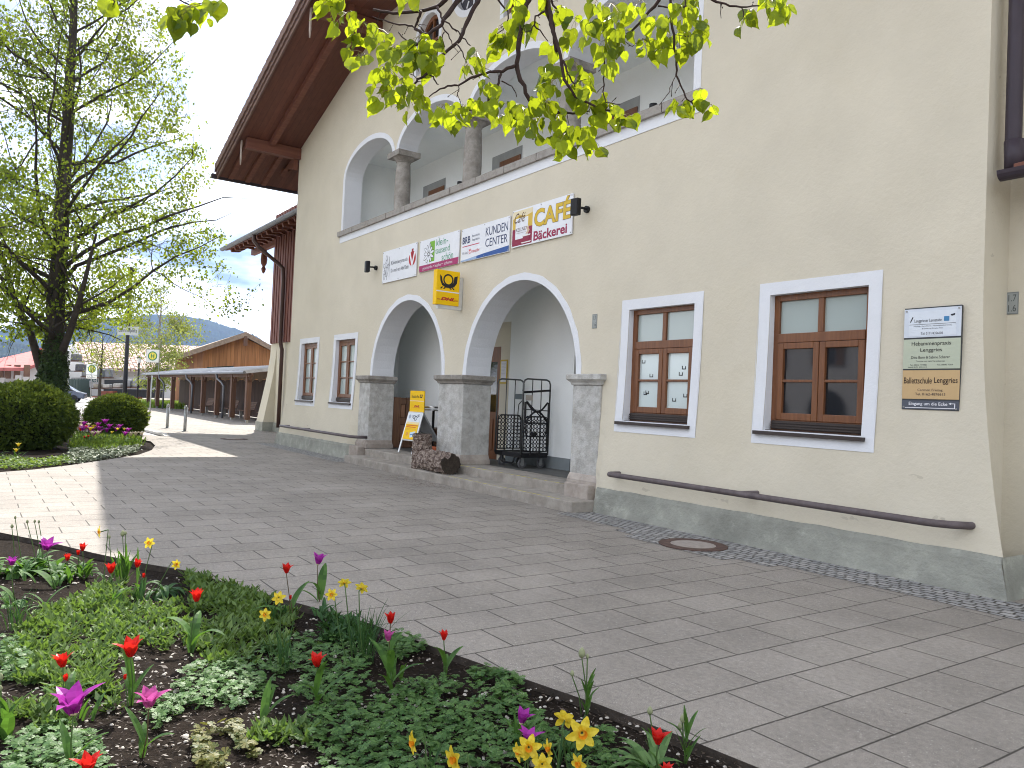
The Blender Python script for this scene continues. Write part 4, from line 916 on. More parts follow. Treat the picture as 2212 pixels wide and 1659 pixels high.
# projecting yellow post sign
x0 = -13.33
t = thing('post_sign', (x0,0,3.35), 'yellow illuminated box sign with black post horn and red DHL lettering projecting from the wall', 'sign')
m = MB(); m.box(x0-.13,x0+.0,-.62,-.10,3.42,4.10)
o = m.build('sign_box', cm(YEL,.35), t); bevel(o,.008)
m = MB(); m.box(x0-.11,x0-.02,-.55,-.02,3.35,3.42); m.box(x0-.11,x0-.02,-.098,-.02,3.42,4.0); m.box(x0-.09,x0-.04,-.02,.0,3.5,3.95); m.build('mounting_frame', K['alu'], t)
b = Board((x0+.001,-.62,4.10),(0,1,0),(0,0,-1),(1,0,0),.52,.68)
b.rects([(0,.60,1,.63)], WHITE, t)
b.ring(.50,.27,.115,.085,BLK,t,'post_horn')
b.poly([(.13,.12),(.20,.16),(.21,.25),(.27,.37),(.40,.43),(.60,.43),(.73,.37),(.80,.25),(.72,.20),(.84,.12),(.90,.16),(.88,.34),(.78,.47),(.62,.51),(.38,.51),(.24,.46),(.15,.34)][:0] or [(.14,.14),(.21,.19),(.27,.36),(.40,.42),(.60,.42),(.72,.34),(.76,.16),(.90,.13),(.88,.34),(.76,.46),(.60,.50),(.40,.50),(.24,.44),(.16,.32)], BLK, t, 'post_horn')
m = MB()
for a in ((.17,.30),(.30,.42)): m.prism([b.P(a[0]+.06,.48,.0002),b.P(a[0]-.02,.54,.0002),b.P(a[0]+.05,.54,.0002),b.P(a[0]+.12,.48,.0002)], b.N*.002)
for a in ((.58,),(.71,)): m.prism([b.P(a[0]-.06,.48,.0002),b.P(a[0]+.02,.54,.0002),b.P(a[0]+.09,.54,.0002),b.P(a[0]+.0,.48,.0002)], b.N*.002)
m.build('post_horn', cm(BLK), t)
b.text([('DHL',.20,.775,.82,.87)], RED, t, shear=.35, bold=.05); b.rects([(.05,.835,.19,.843),(.05,.852,.19,.860),(.80,.835,.95,.843),(.80,.852,.95,.860)], RED, t)
# board stack at the right
p0 = WP(1960,668); p1 = WP(2080,884)
t = thing('practice_board', (p0.x,-.05,p1.z), 'stack of four name plates for tutoring, midwife and ballet school beside the right window', 'sign')
b = Board((p0.x,-.045,p0.z),(1,0,0),(0,0,-1),(0,-1,0), WP(2083,662).x-p0.x, p0.z-WP(1953,884).z)
m = MB(); m.prism([b.P(0,0,-.03),b.P(0,1,-.03),b.P(1,1,-.03),b.P(1,0,-.03)], b.N*.03); m.build('backing', cm((.05,.055,.06)), t)
pl = [('name_plate',(.60,.65,.72),.012,.293),('name_plate',(.46,.50,.39),.31,.60),('name_plate',(.53,.37,.19),.615,.895),('name_plate',(.085,.095,.12),.91,.995)]
plates = []
for nm,c,v0,v1 in pl: plates.append(b.rects([(0,v0,1,v1)], c, t, nm, .004))
b.rects([(.09,.04,.92,.28)], (.65,.70,.76), plates[0], 'paper', .006)
D_ = (.03,.03,.04)
b.text([('Lenggrieser Lernstube',.19,.115,.67,.155),('Nachhilfe / Sprachkurse / Hausaufgabenbetreuung',.18,.178,.84,.193),('& Fachkurse für jedes Alter',.33,.203,.70,.218),('Tel: 0171/4356606',.31,.245,.70,.27)], D_, t, lift=.008)
b.rects([(.10,.165,.91,.168)], D_, t, 'line', .008); b.rects([(.71,.10,.80,.145)], (.06,.22,.42), t, 'picture', .008); b.poly([(.82,.085),(.90,.075),(.89,.095),(.84,.10)], D_, t, 'picture', .008); b.poly([(.15,.09),(.17,.095),(.12,.145),(.11,.14)], D_, t, 'picture', .008)
b.text([('Hebammenpraxis',.15,.335,.84,.385),('Lenggries',.31,.40,.69,.445)], (.03,.03,.03), t, bold=.006, lift=.006)
b.text([('Dina Born & Sabine Scherer',.15,.475,.83,.502),('Termine nur nach Vereinbarung',.24,.520,.74,.538),('Tel.: 08042  974982',.13,.556,.43,.570),('mobil: 0171  8921313',.10,.578,.43,.592),('Tel.: 08042  4364',.61,.556,.88,.570)], D_, t, lift=.006)
b.text([('Ballettschule',.03,.685,.53,.745),('Lenggries',.57,.685,.97,.755)], (.02,.01,.01), t, bold=.006, lift=.006); b.text([('Carmen Freitag',.28,.795,.72,.825),('Tel. 0162-4876615',.24,.835,.77,.86)], D_, t, lift=.006)
b.text([('Eingang um die Ecke',.13,.925,.81,.965)], (.75,.76,.8), t, lift=.006, bold=.01)
b.rects([(.06,.978,.93,.984),(.925,.935,.94,.984),(.86,.932,.94,.938)], (.75,.76,.8), t, 'arrow', .006); b.poly([(.83,.935),(.87,.925),(.87,.947)], (.75,.76,.8), t, 'arrow', .006)
m = MB()
for u,v in ((.04,.03),(.96,.03),(.04,.975),(.96,.985)): m.tube([b.P(u,v,.003),b.P(u,v,.012)], .009, 8)
m.build('screw', K['steel'], t)
# house number plates and small notices
def numplate(px, py, y, label):
    p = WP(px,py,y); t = thing('level_plate', (p.x,y,p.z), label, 'plate'); b = Board((p.x-.055,y-.008,p.z+.11),(1,0,0),(0,0,-1),(0,-1,0),.11,.22)
    b.panel('panel',(.20,.22,.22),t,.008); b.rects([(.05,.05,.95,.95)], (.30,.32,.31), t, 'field', .001); b.text([('1.7',.2,.12,.85,.42),('1.6',.2,.58,.85,.88)], (.08,.09,.09), t)
numplate(1285,694,0,'small grey number plate on the wall between big arch and window'); numplate(2187,655,.5,'small grey number plate on the shaded wall at the right edge')
p = WP(703,833); t = thing('opening_hours_plate', (p.x,0,p.z), 'small pale metal notice plate between the two left windows', 'plate'); b = Board((p.x-.25,-.02,p.z+.17),(1,0,0),(0,0,-1),(0,-1,0),.46,.32)
b.panel('panel',(.42,.41,.35),t,.012); b.ring(.16,.25,.045,0,BLK,t); b.text([('Bahnhof',.35,.12,.8,.22),('Lenggries',.35,.28,.85,.38)], D_, t); b.rects([(.1,.55,.25,.56),(.1,.65,.25,.66),(.1,.75,.25,.76),(.4,.5,.55,.51),(.4,.6,.7,.61),(.4,.7,.65,.71),(.4,.8,.7,.81)], (.2,.2,.2), t, 'line')
p = WP(703,858); t = thing('arrow_plate', (p.x,0,p.z), 'small pale arrow shaped plate below the notice, pointing left', 'plate'); b = Board((p.x-.25,-.02,p.z+.10),(1,0,0),(0,0,-1),(0,-1,0),.46,.2)
m = MB(); m.prism([b.P(*q,-.01) for q in ((0,.5),(.18,0),(.18,.12),(1,.12),(1,.88),(.18,.88),(.18,1))], b.N*.01); m.build('panel', cm((.40,.39,.34)), t); b.text([('Toiletten',.3,.35,.85,.6)], D_, t)
# framed notice in the hall
p = WP(1089,804,YB); t = thing('framed_notice', (p.x,YB,p.z), 'paper notice in a yellow frame on the hall wall above the trolley', 'notice'); b = Board((p.x-.13,YB-.02,p.z+.27),(1,0,0),(0,0,-1),(0,-1,0),.27,.52)
b.panel('frame',(.50,.36,.04),t,.018); b.rects([(.13,.07,.87,.93)], (.62,.62,.66), t, 'paper'); b.rects([(.2,.15+.06*i,.8-.1*(i%3),.16+.06*i) for i in range(9)], (.35,.35,.4), t, 'line', .003)
# ================================================================ rails
def rail(pts, br, label):
    t = thing('guard_rail', pts[0], label, 'rail', 'pipe rails along the facade foot'); m = MB(); m.tube(pts, .037, 12); m.build('pipe', K['rail'], t, True)
    for a, b in br: m = MB(); m.tube([a, b], .03, 10); m.build('bracket', K['rail'], t, True)
yr = -.36
a = WP(1318,1025,yr); b = WP(2085,1143,yr); 
zr = (a.z+b.z)/2+.005
ra, rb = WP(1309,1023,yr).x+.03, WP(2118,1140,-.12).x-.25
rail([(ra+.0,-.03,zr),(ra,-.22,zr),(ra,-.30,zr),(ra+.03,-.345,zr),(ra+.08,yr,zr)]+[(ra+.08+(rb-ra-.08)*i/6,yr,zr) for i in range(1,6)]+[(rb-.15,yr,zr),(rb-.05,yr+.02,zr),(rb+.06,yr+.08,zr),(rb+.16,-.16,zr),(rb+.2,-.05,zr)], [((-6.17,yr,zr),(-6.0,-.02,zr+.02))], 'long dark brown pipe rail below the two right windows')
yl = -.38; la, lb = WP(605,922,yl), WP(765,941,yl); zl = (la.z+lb.z)/2
rail([(la.x,yl,zl)]+[(la.x+(lb.x-la.x)*i/4,yl,zl) for i in range(1,4)]+[(lb.x-.2,yl,zl),(lb.x-.05,yl+.05,zl),(lb.x,-.28,zl),(lb.x+.02,-.06,zl)], [((-21.2,yl,zl),(-21.1,-.02,zl)),((la.x+.06,yl,zl),(la.x+.1,-.02,zl))], 'short brown pipe rail below the two left windows')
# ================================================================ things in the hall
# folding A-board
t = thing('advertising_stand', (-16.3,.3,FLOOR), 'aluminium A-board with yellow post poster standing in the left arch', 'stand')
A0 = WP(862,976,0); 
fl, fr_ = GP(861,977,FLOOR+.02), GP(889,981,FLOOR+.02)
fl = Vector((-15.95,.05,FLOOR)); fr_ = Vector((-15.55,.44,FLOOR))
yy0 = .18; pl_, pr_ = WP(861,977,yy0), WP(890,983,yy0+.06); pl_.z = pr_.z = FLOOR
tl_, tr_ = WP(885,890,.50), WP(914,892,.56)
U = (tr_-tl_).normalized()
m = MB()
m.beam(pl_, tl_, .035, .03); m.beam(pr_, tr_, .035, .03)
v0 = pl_.lerp(tl_, .32); v1 = pr_.lerp(tr_, .32); m.beam(v0, v1, .04, .03); m.beam(tl_, tr_, .04, .03); m.build('front_frame', K['alu'], t)
bl_, brr = tl_+Vector((.15,.55,0)), tr_+Vector((.15,.55,0)); bl_.z = brr.z = FLOOR
m = MB(); m.beam(bl_, tl_, .035, .03); m.beam(brr, tr_, .035, .03); m.prism([tl_+Vector((0,.02,0)), bl_.lerp(tl_,.3), brr.lerp(tr_,.3), tr_+Vector((0,.02,0))], (0,.012,0)); m.build('rear_frame', cm((.25,.26,.27)), t)
m = MB(); m.beam(v0.lerp(tl_,.1)+Vector((.1,.02,0)), v0.lerp(tl_,.1)+Vector((.12,.42,0)), .015, .015); m.build('stay', K['alu'], t)
Vd = (v0-tl_); Nn = U.cross(Vd.normalized())*-1
if Nn.y > 0: Nn = -Nn
b = Board(tl_+Nn*.014, U, Vd, Nn, (tr_-tl_).length, Vd.length)
b.rects([(.04,.02,.96,.98)], (.70,.74,.78), t, 'poster', .004); b.rects([(.04,.36,.96,.98)], YEL, t, 'poster_field', .005); b.rects([(.04,.36,.96,.44)], (.80,.66,.35), t, 'poster_field', .006)
b.rects([(.10,.47,.90,.50),(.10,.53,.80,.56)], (.6,.12,.03), t, 'poster_line', .0065); b.rects([(.10,.60,.85,.61),(.10,.64,.70,.65)], (.5,.3,.05), t, 'poster_line', .0065)
b.poly([(.48,.74),(.85,.68),(.90,.86),(.55,.92)], (.55,.68,.80), t, 'poster_picture', .0065); b.poly([(.52,.80),(.84,.75),(.85,.79),(.53,.84)], (.1,.25,.5), t, 'poster_picture', .007)
for cu, cv, r in ((.5,.18,.05),(.62,.22,.06),(.74,.14,.04),(.38,.16,.03),(.82,.12,.03)): b.ring(cu,cv,r,r*.7,(.06,.08,.12),t,'poster_picture',.0065,n=14)
b.ring(.17,.17,.05,0,(.35,.40,.48),t,'poster_picture',.0065,n=14); b.ring(.28,.80,.04,.02,(.6,.2,.1),t,'poster_picture',.0065,n=14)
hb = Board(tl_+Vector((-.01,0,.50)), U, (0,0,-1), Nn, (tr_-tl_).length+.03, .49)
o = hb.panel('header', YEL, t, .02)
hb.rects([(0,.47,1,.49)], WHITE, t, 'stripe'); hb.text([('Deutsche Post',.12,.20,.66,.34)], BLK, t); hb.ring(.78,.24,.035,.022,BLK,t,'post_horn'); hb.poly([(.70,.16),(.72,.16),(.74,.28),(.82,.28),(.86,.16),(.89,.18),(.84,.33),(.72,.33)], BLK, t, 'post_horn'); hb.text([('DHL',.32,.68,.70,.78)], RED, t, shear=.3, bold=.04); hb.rects([(.22,.80,.76,.81)], RED, t)
# open wooden door leaf
t = thing('wooden_door_leaf', (-17.0,.5,FLOOR), 'old dark wooden door leaf folded back behind the left pier', 'door leaf')
dx = -17.55; y0, y1 = .62, 1.40
m = MB(); m.box(dx-.05,dx,y0,y1+.08,FLOOR+.02,1.57); m.build('panel_back', K['framedk'], t)
m = MB()
for a, c in ((y0,y0+.20),(y0+.36,y0+.50),(y1-.06,y1+.08)): m.box(dx+.001,dx+.05,a,c,FLOOR+.02,1.58)
m.build('stile', K['framedk'], t)
m = MB()
for a, c in ((1.42,1.53),(.92,1.06),(FLOOR+.02,.45)): m.box(dx+.001,dx+.035,y0+.20,y0+.36,a,c); m.box(dx+.001,dx+.035,y0+.50,y1-.06,a,c)
m.build('door_rail', K['framedk'], t)
m = MB()
for a in (y0+.225, y0+.53): m.box(dx+.001,dx+.028,a,a+.10,1.09,1.39); m.box(dx+.001,dx+.028,a,a+.10,.5,.89)
m.build('door_panel', wood('light_brown_door_panel',(.20,.10,.055),(.30,.16,.09),2,20,.7), t)
# bar table
p = WP(937,880,1.0); t = thing('standing_table', (p.x,1.0,FLOOR), 'round chrome rimmed standing table with black post in the left arch', 'table')
m = MB(); m.lathe((p.x,1.0,FLOOR+1.04), [(.33,0),(.35,.01),(.35,.035),(.33,.045)], 32); m.build('table_top', K['chrome'], t, True)
m = MB(); m.lathe((p.x,1.0,FLOOR+.98), [(.25,0),(.33,.01),(.33,.02),(.25,.03)], 32); m.build('ring_shelf', K['chrome'], t, True)
m = MB(); m.tube([(p.x,1.0,FLOOR+.05),(p.x,1.0,FLOOR+.98)], .032, 12); m.build('post', K['black'], t, True)
m = MB(); m.lathe((p.x,1.0,FLOOR), [(.24,0),(.24,.02),(.05,.06)], 24); m.build('foot', K['black'], t)
p = WP(962,985,.75); t = thing('flower_trough', (p.x,.75,FLOOR), 'small orange brown trough standing behind the log', 'trough'); m = MB(); m.prism([(p.x-.32,.62,FLOOR),(p.x+.32,.62,FLOOR),(p.x+.38,.58,FLOOR+.2),(p.x-.38,.58,FLOOR+.2)], (0,.26,0)); o = m.build('tub', mat('terracotta_orange',(.30,.075,.03),.7), t); bevel(o,.02)
m = MB(); m.box(p.x-.35,p.x+.35,.60,.82,FLOOR+.2,FLOOR+.22); m.build('soil_fill', K['soil'], t)
p = WP(948,960,1.35); t = thing('dark_chest', (p.x,1.3,FLOOR), 'low dark chest against the hall wall behind the standing table', 'chest'); m = MB(); m.box(p.x-.5,p.x+.5,1.05,1.45,FLOOR,FLOOR+.52); o = m.build('body', K['framedk'], t); bevel(o,.02); m = MB(); m.box(p.x-.53,p.x+.53,1.02,1.46,FLOOR+.52,FLOOR+.56); m.build('lid', K['framedk'], t)
# ---- roll container
def trolley():
    x0, x1, y0, y1 = -13.05, -12.16, .72, 1.36; zb, zt = FLOOR+.26, FLOOR+1.72
    t = thing('roll_container', ((x0+x1)/2,(y0+y1)/2,FLOOR), 'black and grey parcel roll container with two lattice ends standing in the right arch', 'trolley')
    m = MB(); m.box(x0+.02,x1-.02,y0+.05,y1-.05,zb-.005,zb+.03)
    for (a,b_) in ((y0,y0+.05),(y1-.05,y1)): m.box(x0,x1,a,b_,zb-.05,zb+.04)
    m.box(x0,x0+.05,y0+.05,y1-.05,zb-.05,zb+.04); m.box(x1-.05,x1,y0+.05,y1-.05,zb-.05,zb+.04)
    for k in range(3):
        for xa in (x0+.0,x1-.24): m.box(xa,xa+.24,y0-.012,y0-.001,zb-.03+.024*k,zb-.018+.024*k)
    o = m.build('platform', K['black'], t); bevel(o,.006)
    m = MB(); m.tube([(x0+.22,y0+.02,zb-.04),(x0+.25,y0+.0,zb-.15),(x0+.30,y0+.0,zb-.17),(x1-.30,y0,zb-.17),(x1-.25,y0,zb-.15),(x1-.22,y0+.02,zb-.04)], .018, 6); m.build('tow_bar', K['black'], t)
    for (xw,yw) in ((x0+.1,y0+.1),(x1-.1,y0+.1),(x0+.1,y1-.1),(x1-.1,y1-.1)):
        m = MB(); m.box(xw-.035,xw+.035,yw-.035,yw+.035,zb-.06,zb-.05); m.box(xw-.03,xw-.022,yw-.03,yw+.03,zb-.19,zb-.05); m.box(xw+.022,xw+.03,yw-.03,yw+.03,zb-.19,zb-.05); c = m.build('castor', K['steel'], t)
        m = MB(); m.tube([(xw-.018,yw,FLOOR+.085),(xw+.018,yw,FLOOR+.085)], .085, 20); m.build('wheel', cm((.10,.10,.105)), c)
        m = MB()
        for sgn in (-1,1): m.tube([(xw+.0185*sgn,yw,FLOOR+.085),(xw+.021*sgn,yw,FLOOR+.085)], .045, 14)
        m.build('hub', K['steel'], c)
    for xe, nm in ((x0,'left'),(x1,'right')):
        m = MB(); r = .09
        fr = [(xe,y0,zb),(xe,y0,zt-r),(xe,y0+r*.3,zt-r*.3),(xe,y0+r,zt),(xe,y1-r,zt),(xe,y1-r*.3,zt-r*.3),(xe,y1,zt-r),(xe,y1,zb)]
        m.tube(fr, .017, 8)
        for k in (1,2): yy = y0+(y1-y0)*k/3; m.tube([(xe,yy,zb),(xe,yy,zt)], .010, 6)
        m.tube([(xe,y0,zb+.88),(xe,y1,zb+.86)], .010, 6) if xe == x1 else None
        e = m.build('end_frame', K['cage'], t, True)
        # lattice: rows of small rings in a rounded black rim
        m = MB(); la_, lb_, lz0, lz1 = y0+.045, y1-.035, zb+.07, zb+.74
        m.tube([(xe,la_,lz0),(xe,la_,lz1-.07),(xe,la_+.07,lz1),(xe,lb_-.07,lz1),(xe,lb_,lz1-.07),(xe,lb_,lz0),(xe,la_,lz0)], .014, 6)
        nx_, nz_ = 7, 9; sx_, sz_ = (lb_-la_)/nx_, (lz1-lz0)/nz_
        for i in range(nx_):
            for j in range(nz_):
                cy_, cz_ = la_+(i+.5)*sx_, lz0+(j+.5)*sz_; R0, R1 = .030, .0415; k_ = 12
                for q in range(k_):
                    a_, b_ = 2*PI*q/k_, 2*PI*(q+1)/k_
                    m.face([(xe,cy_+R0*math.cos(a_),cz_+R0*math.sin(a_)),(xe,cy_+R1*math.cos(a_),cz_+R1*math.sin(a_)),(xe,cy_+R1*math.cos(b_),cz_+R1*math.sin(b_)),(xe,cy_+R0*math.cos(b_),cz_+R0*math.sin(b_))])
        o = m.build('lattice', K['black'], e); sol = o.modifiers.new('s','SOLIDIFY'); sol.thickness = .008
        for k in (1,2):
            m = MB(); yy = y0+(y1-y0)*k/3; m.tube([(xe+.012,yy,zb+.02),(xe+.012,yy,zb+.74)], .012, 6); m.build('stiffener', K['black'], e)
    m = MB()   # folded half shelf with arched ribs on the right end
    xe = x1+.03; pts = [(xe,y0+.07+.50*k/12,zb+1.02-.19*math.sin(PI*k/12)) for k in range(13)]; m.tube(pts, .018, 6)
    pts = [(xe,y0+.05+.54*k/12,zb+.62+.22*math.sin(PI*k/12)) for k in range(13)]; m.tube(pts, .018, 6)
    m.tube([(xe,y0+.10,zb+.36),(xe,y0+.07,zb+.45),(xe,y0+.07,zb+.62),(xe,y1-.08,zb+.62),(xe,y1-.08,zb+.45),(xe,y1-.12,zb+.36),(xe,y0+.10,zb+.36)], .016, 6)
    m.tube([(xe,y0+.04,zb+1.02),(xe,y0+.04,zb+.62)], .022, 6); m.tube([(xe,y1-.04,zb+1.02),(xe,y1-.04,zb+.62)], .022, 6); m.obox((xe+.01,y0+.26,zb+.40),(1,0,0),(0,1,0),(0,0,1),.02,.05,.045); m.build('folded_shelf', K['black'], t)
    m = MB(); m.beam((x0,y1-.02,zt-.2),(x1,y0+.02,zt-.26),.035,.01); m.beam((x1+.02,y0,zt-.26),(x1+.02,y1,zt-.20),.01,.04); m.beam((x1+.03,y0+.06,zt-.42),(x1+.03,y1-.2,zb+.72),.006,.022); m.tube([(x0+.02,y1-.04,zt-.42),(x0+.02,y1-.12,zt-.5),(x0+.02,y1-.14,zt-.8),(x0+.02,y1-.13,zb+.3)], .010, 5); m.build('strap', K['black'], t)
    m = MB(); m.obox((x1+.022,y0+.13,zt-.36),(1,0,0),(0,1,0),(0,0,1),.008,.08,.05); m.build('label_holder', cm((.42,.38,.33)), t); m = MB(); m.obox((x0+.02,y1-.13,zt-.34),(1,0,0),(0,1,0),(0,0,1),.006,.09,.055); m.build('label_holder', cm((.14,.17,.18)), t)
trolley()
# ---- logs
def barklog(name, a, b, r, label, endcol=True, wob=.012, cleft=False):
    t = thing(name, a, label, 'log'); a = Vector(a); b = Vector(b); d = (b-a).normalized(); s1 = d.orthogonal().normalized(); s2 = d.cross(s1); n, k = 40, 26; m = MB(); vs = []
    for i in range(k+1):
        for j in range(n):
            an = 2*PI*j/n; c = a.lerp(b, i/k); q = Vector((math.cos(an)*2.5, math.sin(an)*2.5, i*.35))
            rr = r*(1+.05*noise.noise(q*.5)) + wob*1.3*noise.fractal(q*2.2,1,2,4) + wob*(1 if noise.noise(q*3+Vector((9,0,0))) > .08 else 0)
            if cleft and i > k*.55 and abs(math.sin((an-1.2)/2)) < .14: rr *= .55
            vs.append(c+s1*math.cos(an)*rr+s2*math.sin(an)*rr)
    m.add(vs, [(i*n+j,i*n+(j+1)%n,(i+1)*n+(j+1)%n,(i+1)*n+j) for i in range(k) for j in range(n)]); m.build('bark', K['log'], t)
    for c, i in ((a,0),(b,k)):
        m = MB(); ring = [c+(vs[i*n+j]-c)*.93+(c-a.lerp(b,.5)).normalized()*.004 for j in range(n)]; ctr = c+(c-a.lerp(b,.5)).normalized()*-.01
        for j in range(n): m.face([ring[j], ring[(j+1)%n], ctr])
        for j in range(n): o_ = vs[i*n+j]; o2 = vs[i*n+(j+1)%n]; m.face([ring[j], ring[(j+1)%n], o2, o_])
        m.build('cut_end', K['logend'] if i else mat('grey_cut_top',(.22,.19,.17),.9,var=.2,vscale=20), t)
    return t
s0 = WP(912,1021,-.36); s0.z = .165
sc = GP(911,1016,.165)
sx, sy = -13.75, -.36
sx = WP(911,980,sy).x
barklog('tree_stump', (sx,sy,.165), (sx+.0,sy,.165+.70), .185, 'upright bark covered log standing on the lower step', wob=.014)
lx0, lx1 = sx+.15, WP(972,1005,-.42).x+.0
barklog('fallen_log', (lx0,-.36,.165+.20), (lx1+.02,-.42,.165+.20), .195, 'short log with cleft dark end lying on the lower step beside the upright log', cleft=True, wob=.018)
# bark shed on the paving
m = MB(); rnd = random.Random(8)
for i in range(420):
    x = rnd.gauss(-13.2,.7); y = -.75-abs(rnd.gauss(0,.35)); l_ = rnd.uniform(.006,.025); a = rnd.random()*PI
    c = Vector((math.cos(a),math.sin(a),0))*l_; d = Vector((-math.sin(a),math.cos(a),.2))*l_*.4; b0 = Vector((x,y,.006)); m.face([b0-c,b0-d,b0+c,b0+d])
tag(m.build('bark_crumbs', leafmat('bark_crumb_colours',(.05,.03,.02),(.16,.10,.07),0), origin=(-13,-1,0)), kind='stuff')
# lights on the loggia parapet
for px, py, lab in ((994,391,'small black cylinder spotlight on the loggia sill beside the second column'), (1412,214,'small black cylinder spotlight at the right end of the loggia')):
    p = WP(px,py,.35); t = thing('spotlight', (p.x,.35,LZ0), lab, 'lamp'); m = MB(); m.tube([(p.x,.35,LZ0+.06),(p.x,.35,LZ0+.26)], .062, 16); m.build('housing', K['black'], t); m = MB(); m.tube([(p.x,.35,LZ0),(p.x,.35,LZ0+.07)], .02, 8); m.tube([(p.x,.35,LZ0+.14),(p.x+.12,.35,LZ0+.10)], .015, 6); m.build('bracket', K['black'], t)
# ================================================================ bollards, bus stop posts, lamps
for px, py, lab in ((361,925,'grey metal bollard nearer the bus stop pole'), (399,932,'grey metal bollard nearer the building')):
    p = GP(px,py); t = thing('bollard', p, lab, 'bollard', 'bollards on the sunny paving'); m = MB(); m.tube([p, p+Vector((0,0,.82))], .055, 14); m.build('post', K['steel'], t, True)
    m = MB(); m.lathe(p+Vector((0,0,.82)), [(.062,0),(.062,.04),(.05,.055),(.03,.06),(.03,.075),(.055,.085),(.045,.11),(.0,.115)], 14); m.build('cap', K['steel'], t, True)
    m = MB(); m.lathe(p, [(.10,0),(.10,.015),(.06,.02)], 14); m.build('base_ring', K['steel'], t)
def hstop(base, zt, w_, h_, U, label, sub=None, pole_r=.03, txt='Schulbus'):
    t = thing('bus_stop_sign', base, label, 'bus stop sign'); base = Vector(base); U = Vector(U).normalized(); m = MB(); m.tube([base, base+Vector((0,0,zt-h_-.62 if not sub else zt))], pole_r, 10); m.build('pole', K['steel'], t, True)
    Nn = U.cross(Vector((0,0,-1)));  Nn = -Nn if Nn.dot(CP-base) < 0 else Nn
    b = Board(base-U*w_/2+Vector((0,0,zt))+Nn*.03, U, (0,0,-1), Nn, w_, h_)
    m = MB(); m.prism([b.P(-.03,-.03,-.03),b.P(-.03,1.03,-.03),b.P(1.03,1.03,-.03),b.P(1.03,-.03,-.03)], b.N*.028); m.build('sign_case', K['steel'], t)
    pn = b.rects([(0,0,1,1)], (.72,.74,.72), t, 'panel', .003)
    R = w_*.37; b.ring(.5,.5,R,0,(.02,.20,.09),t,'ring',.005); b.ring(.5,.5,R*.78,0,(.75,.66,.10),t,'disc',.006)
    b.text([('H',.5-.14,.5-.20*w_/h_*.95,.5+.14,.5+.20*w_/h_*.95)], (.02,.20,.09), t, 'letter', .008, .03)
    if not sub:
        m = MB(); q0 = b.P(-.02,1.03,-.015); q1 = b.P(1.02,1.03,-.015); dz = Vector((0,0,-.56))
        m.tube([q0, q0+dz, q1+dz, q1], .014, 6); m.tube([(q0+q1)/2+dz, base+Vector((0,0,zt-h_-.62))+Vector((0,0,-.02))], .02, 6); m.build('hanging_frame', K['steel'], t)
    else:
        b2 = Board(b.P(0,1.06,0), U, (0,0,-1), Nn, w_, h_*.28); b2.panel('name_panel', (.72,.72,.66), t, .02); b2.text([(txt,.12,.25,.88,.8)], (.05,.05,.05), t)
    return t
base = GP(323,908); dd = depth(base); ztop = FP(320,755,dd).z; Rt = CR.copy(); Rt.z = 0
hstop(base, ztop, .46*dd*64/36/64*1.0*1.25, .46*dd*64/36/64*1.0*1.25, Rt, 'tall bus stop sign with green H on yellow in front of the shelter')
base = FP(195,865,84); base.z = -.05
hstop(base, FP(198,783,84).z, 1.15, 1.25, Rt, 'distant bus stop sign with green H before the storage racks', sub=True, pole_r=.05, txt='Schulbus')
# street lamps
base = FP(268,872,54); base.z = -.02; top = FP(272,660,54)
t = thing('street_lamp', base, 'black street lamp post carrying the Bahnhofplatz street name sign', 'street lamp')
m = MB(); m.tube([base, Vector((base.x,base.y,2.4)), Vector((base.x,base.y,top.z+2))], [.15,.14,.10], 12); m.build('post', K['black'], t, True)
m = MB(); m.lathe((base.x,base.y,top.z+2.0), [(.05,0),(.14,.1),(.22,.5),(.26,.55),(.04,.75)], 12); m.build('lantern', K['black'], t, True)
sc_ = FP(268,716,54); b = Board(Vector((base.x,base.y,sc_.z+.36))-Rt.normalized()*.75+Vector((0.16,-.0,0)), Rt, (0,0,-1), -CF, 1.42, .60)
b.N = Vector((-CF.x,-CF.y,0)).normalized(); b.panel('name_sign', (.38,.40,.38), t, .04); b.text([('Bahnhofplatz',.06,.22,.94,.80)], (.03,.03,.05), t, lift=.006)
base = FP(296,868,80); base.z = -.05; tp = FP(296,775,80).z
t = thing('street_lamp', base, 'slim dark lamp post with pale lantern beyond the bus stop sign', 'street lamp'); m = MB(); m.tube([base, Vector((base.x,base.y,tp-.4))], .09, 10); m.build('post', K['black'], t, True)
m = MB(); m.lathe((base.x,base.y,tp-.4), [(.12,0),(.16,.05),(.2,.5)], 10); m.build('lantern_glass', cm((.6,.62,.6)), t); m = MB(); m.lathe((base.x,base.y,tp+.1), [(.28,0),(.24,.06),(.04,.22)], 10); m.build('lantern_roof', K['black'], t)
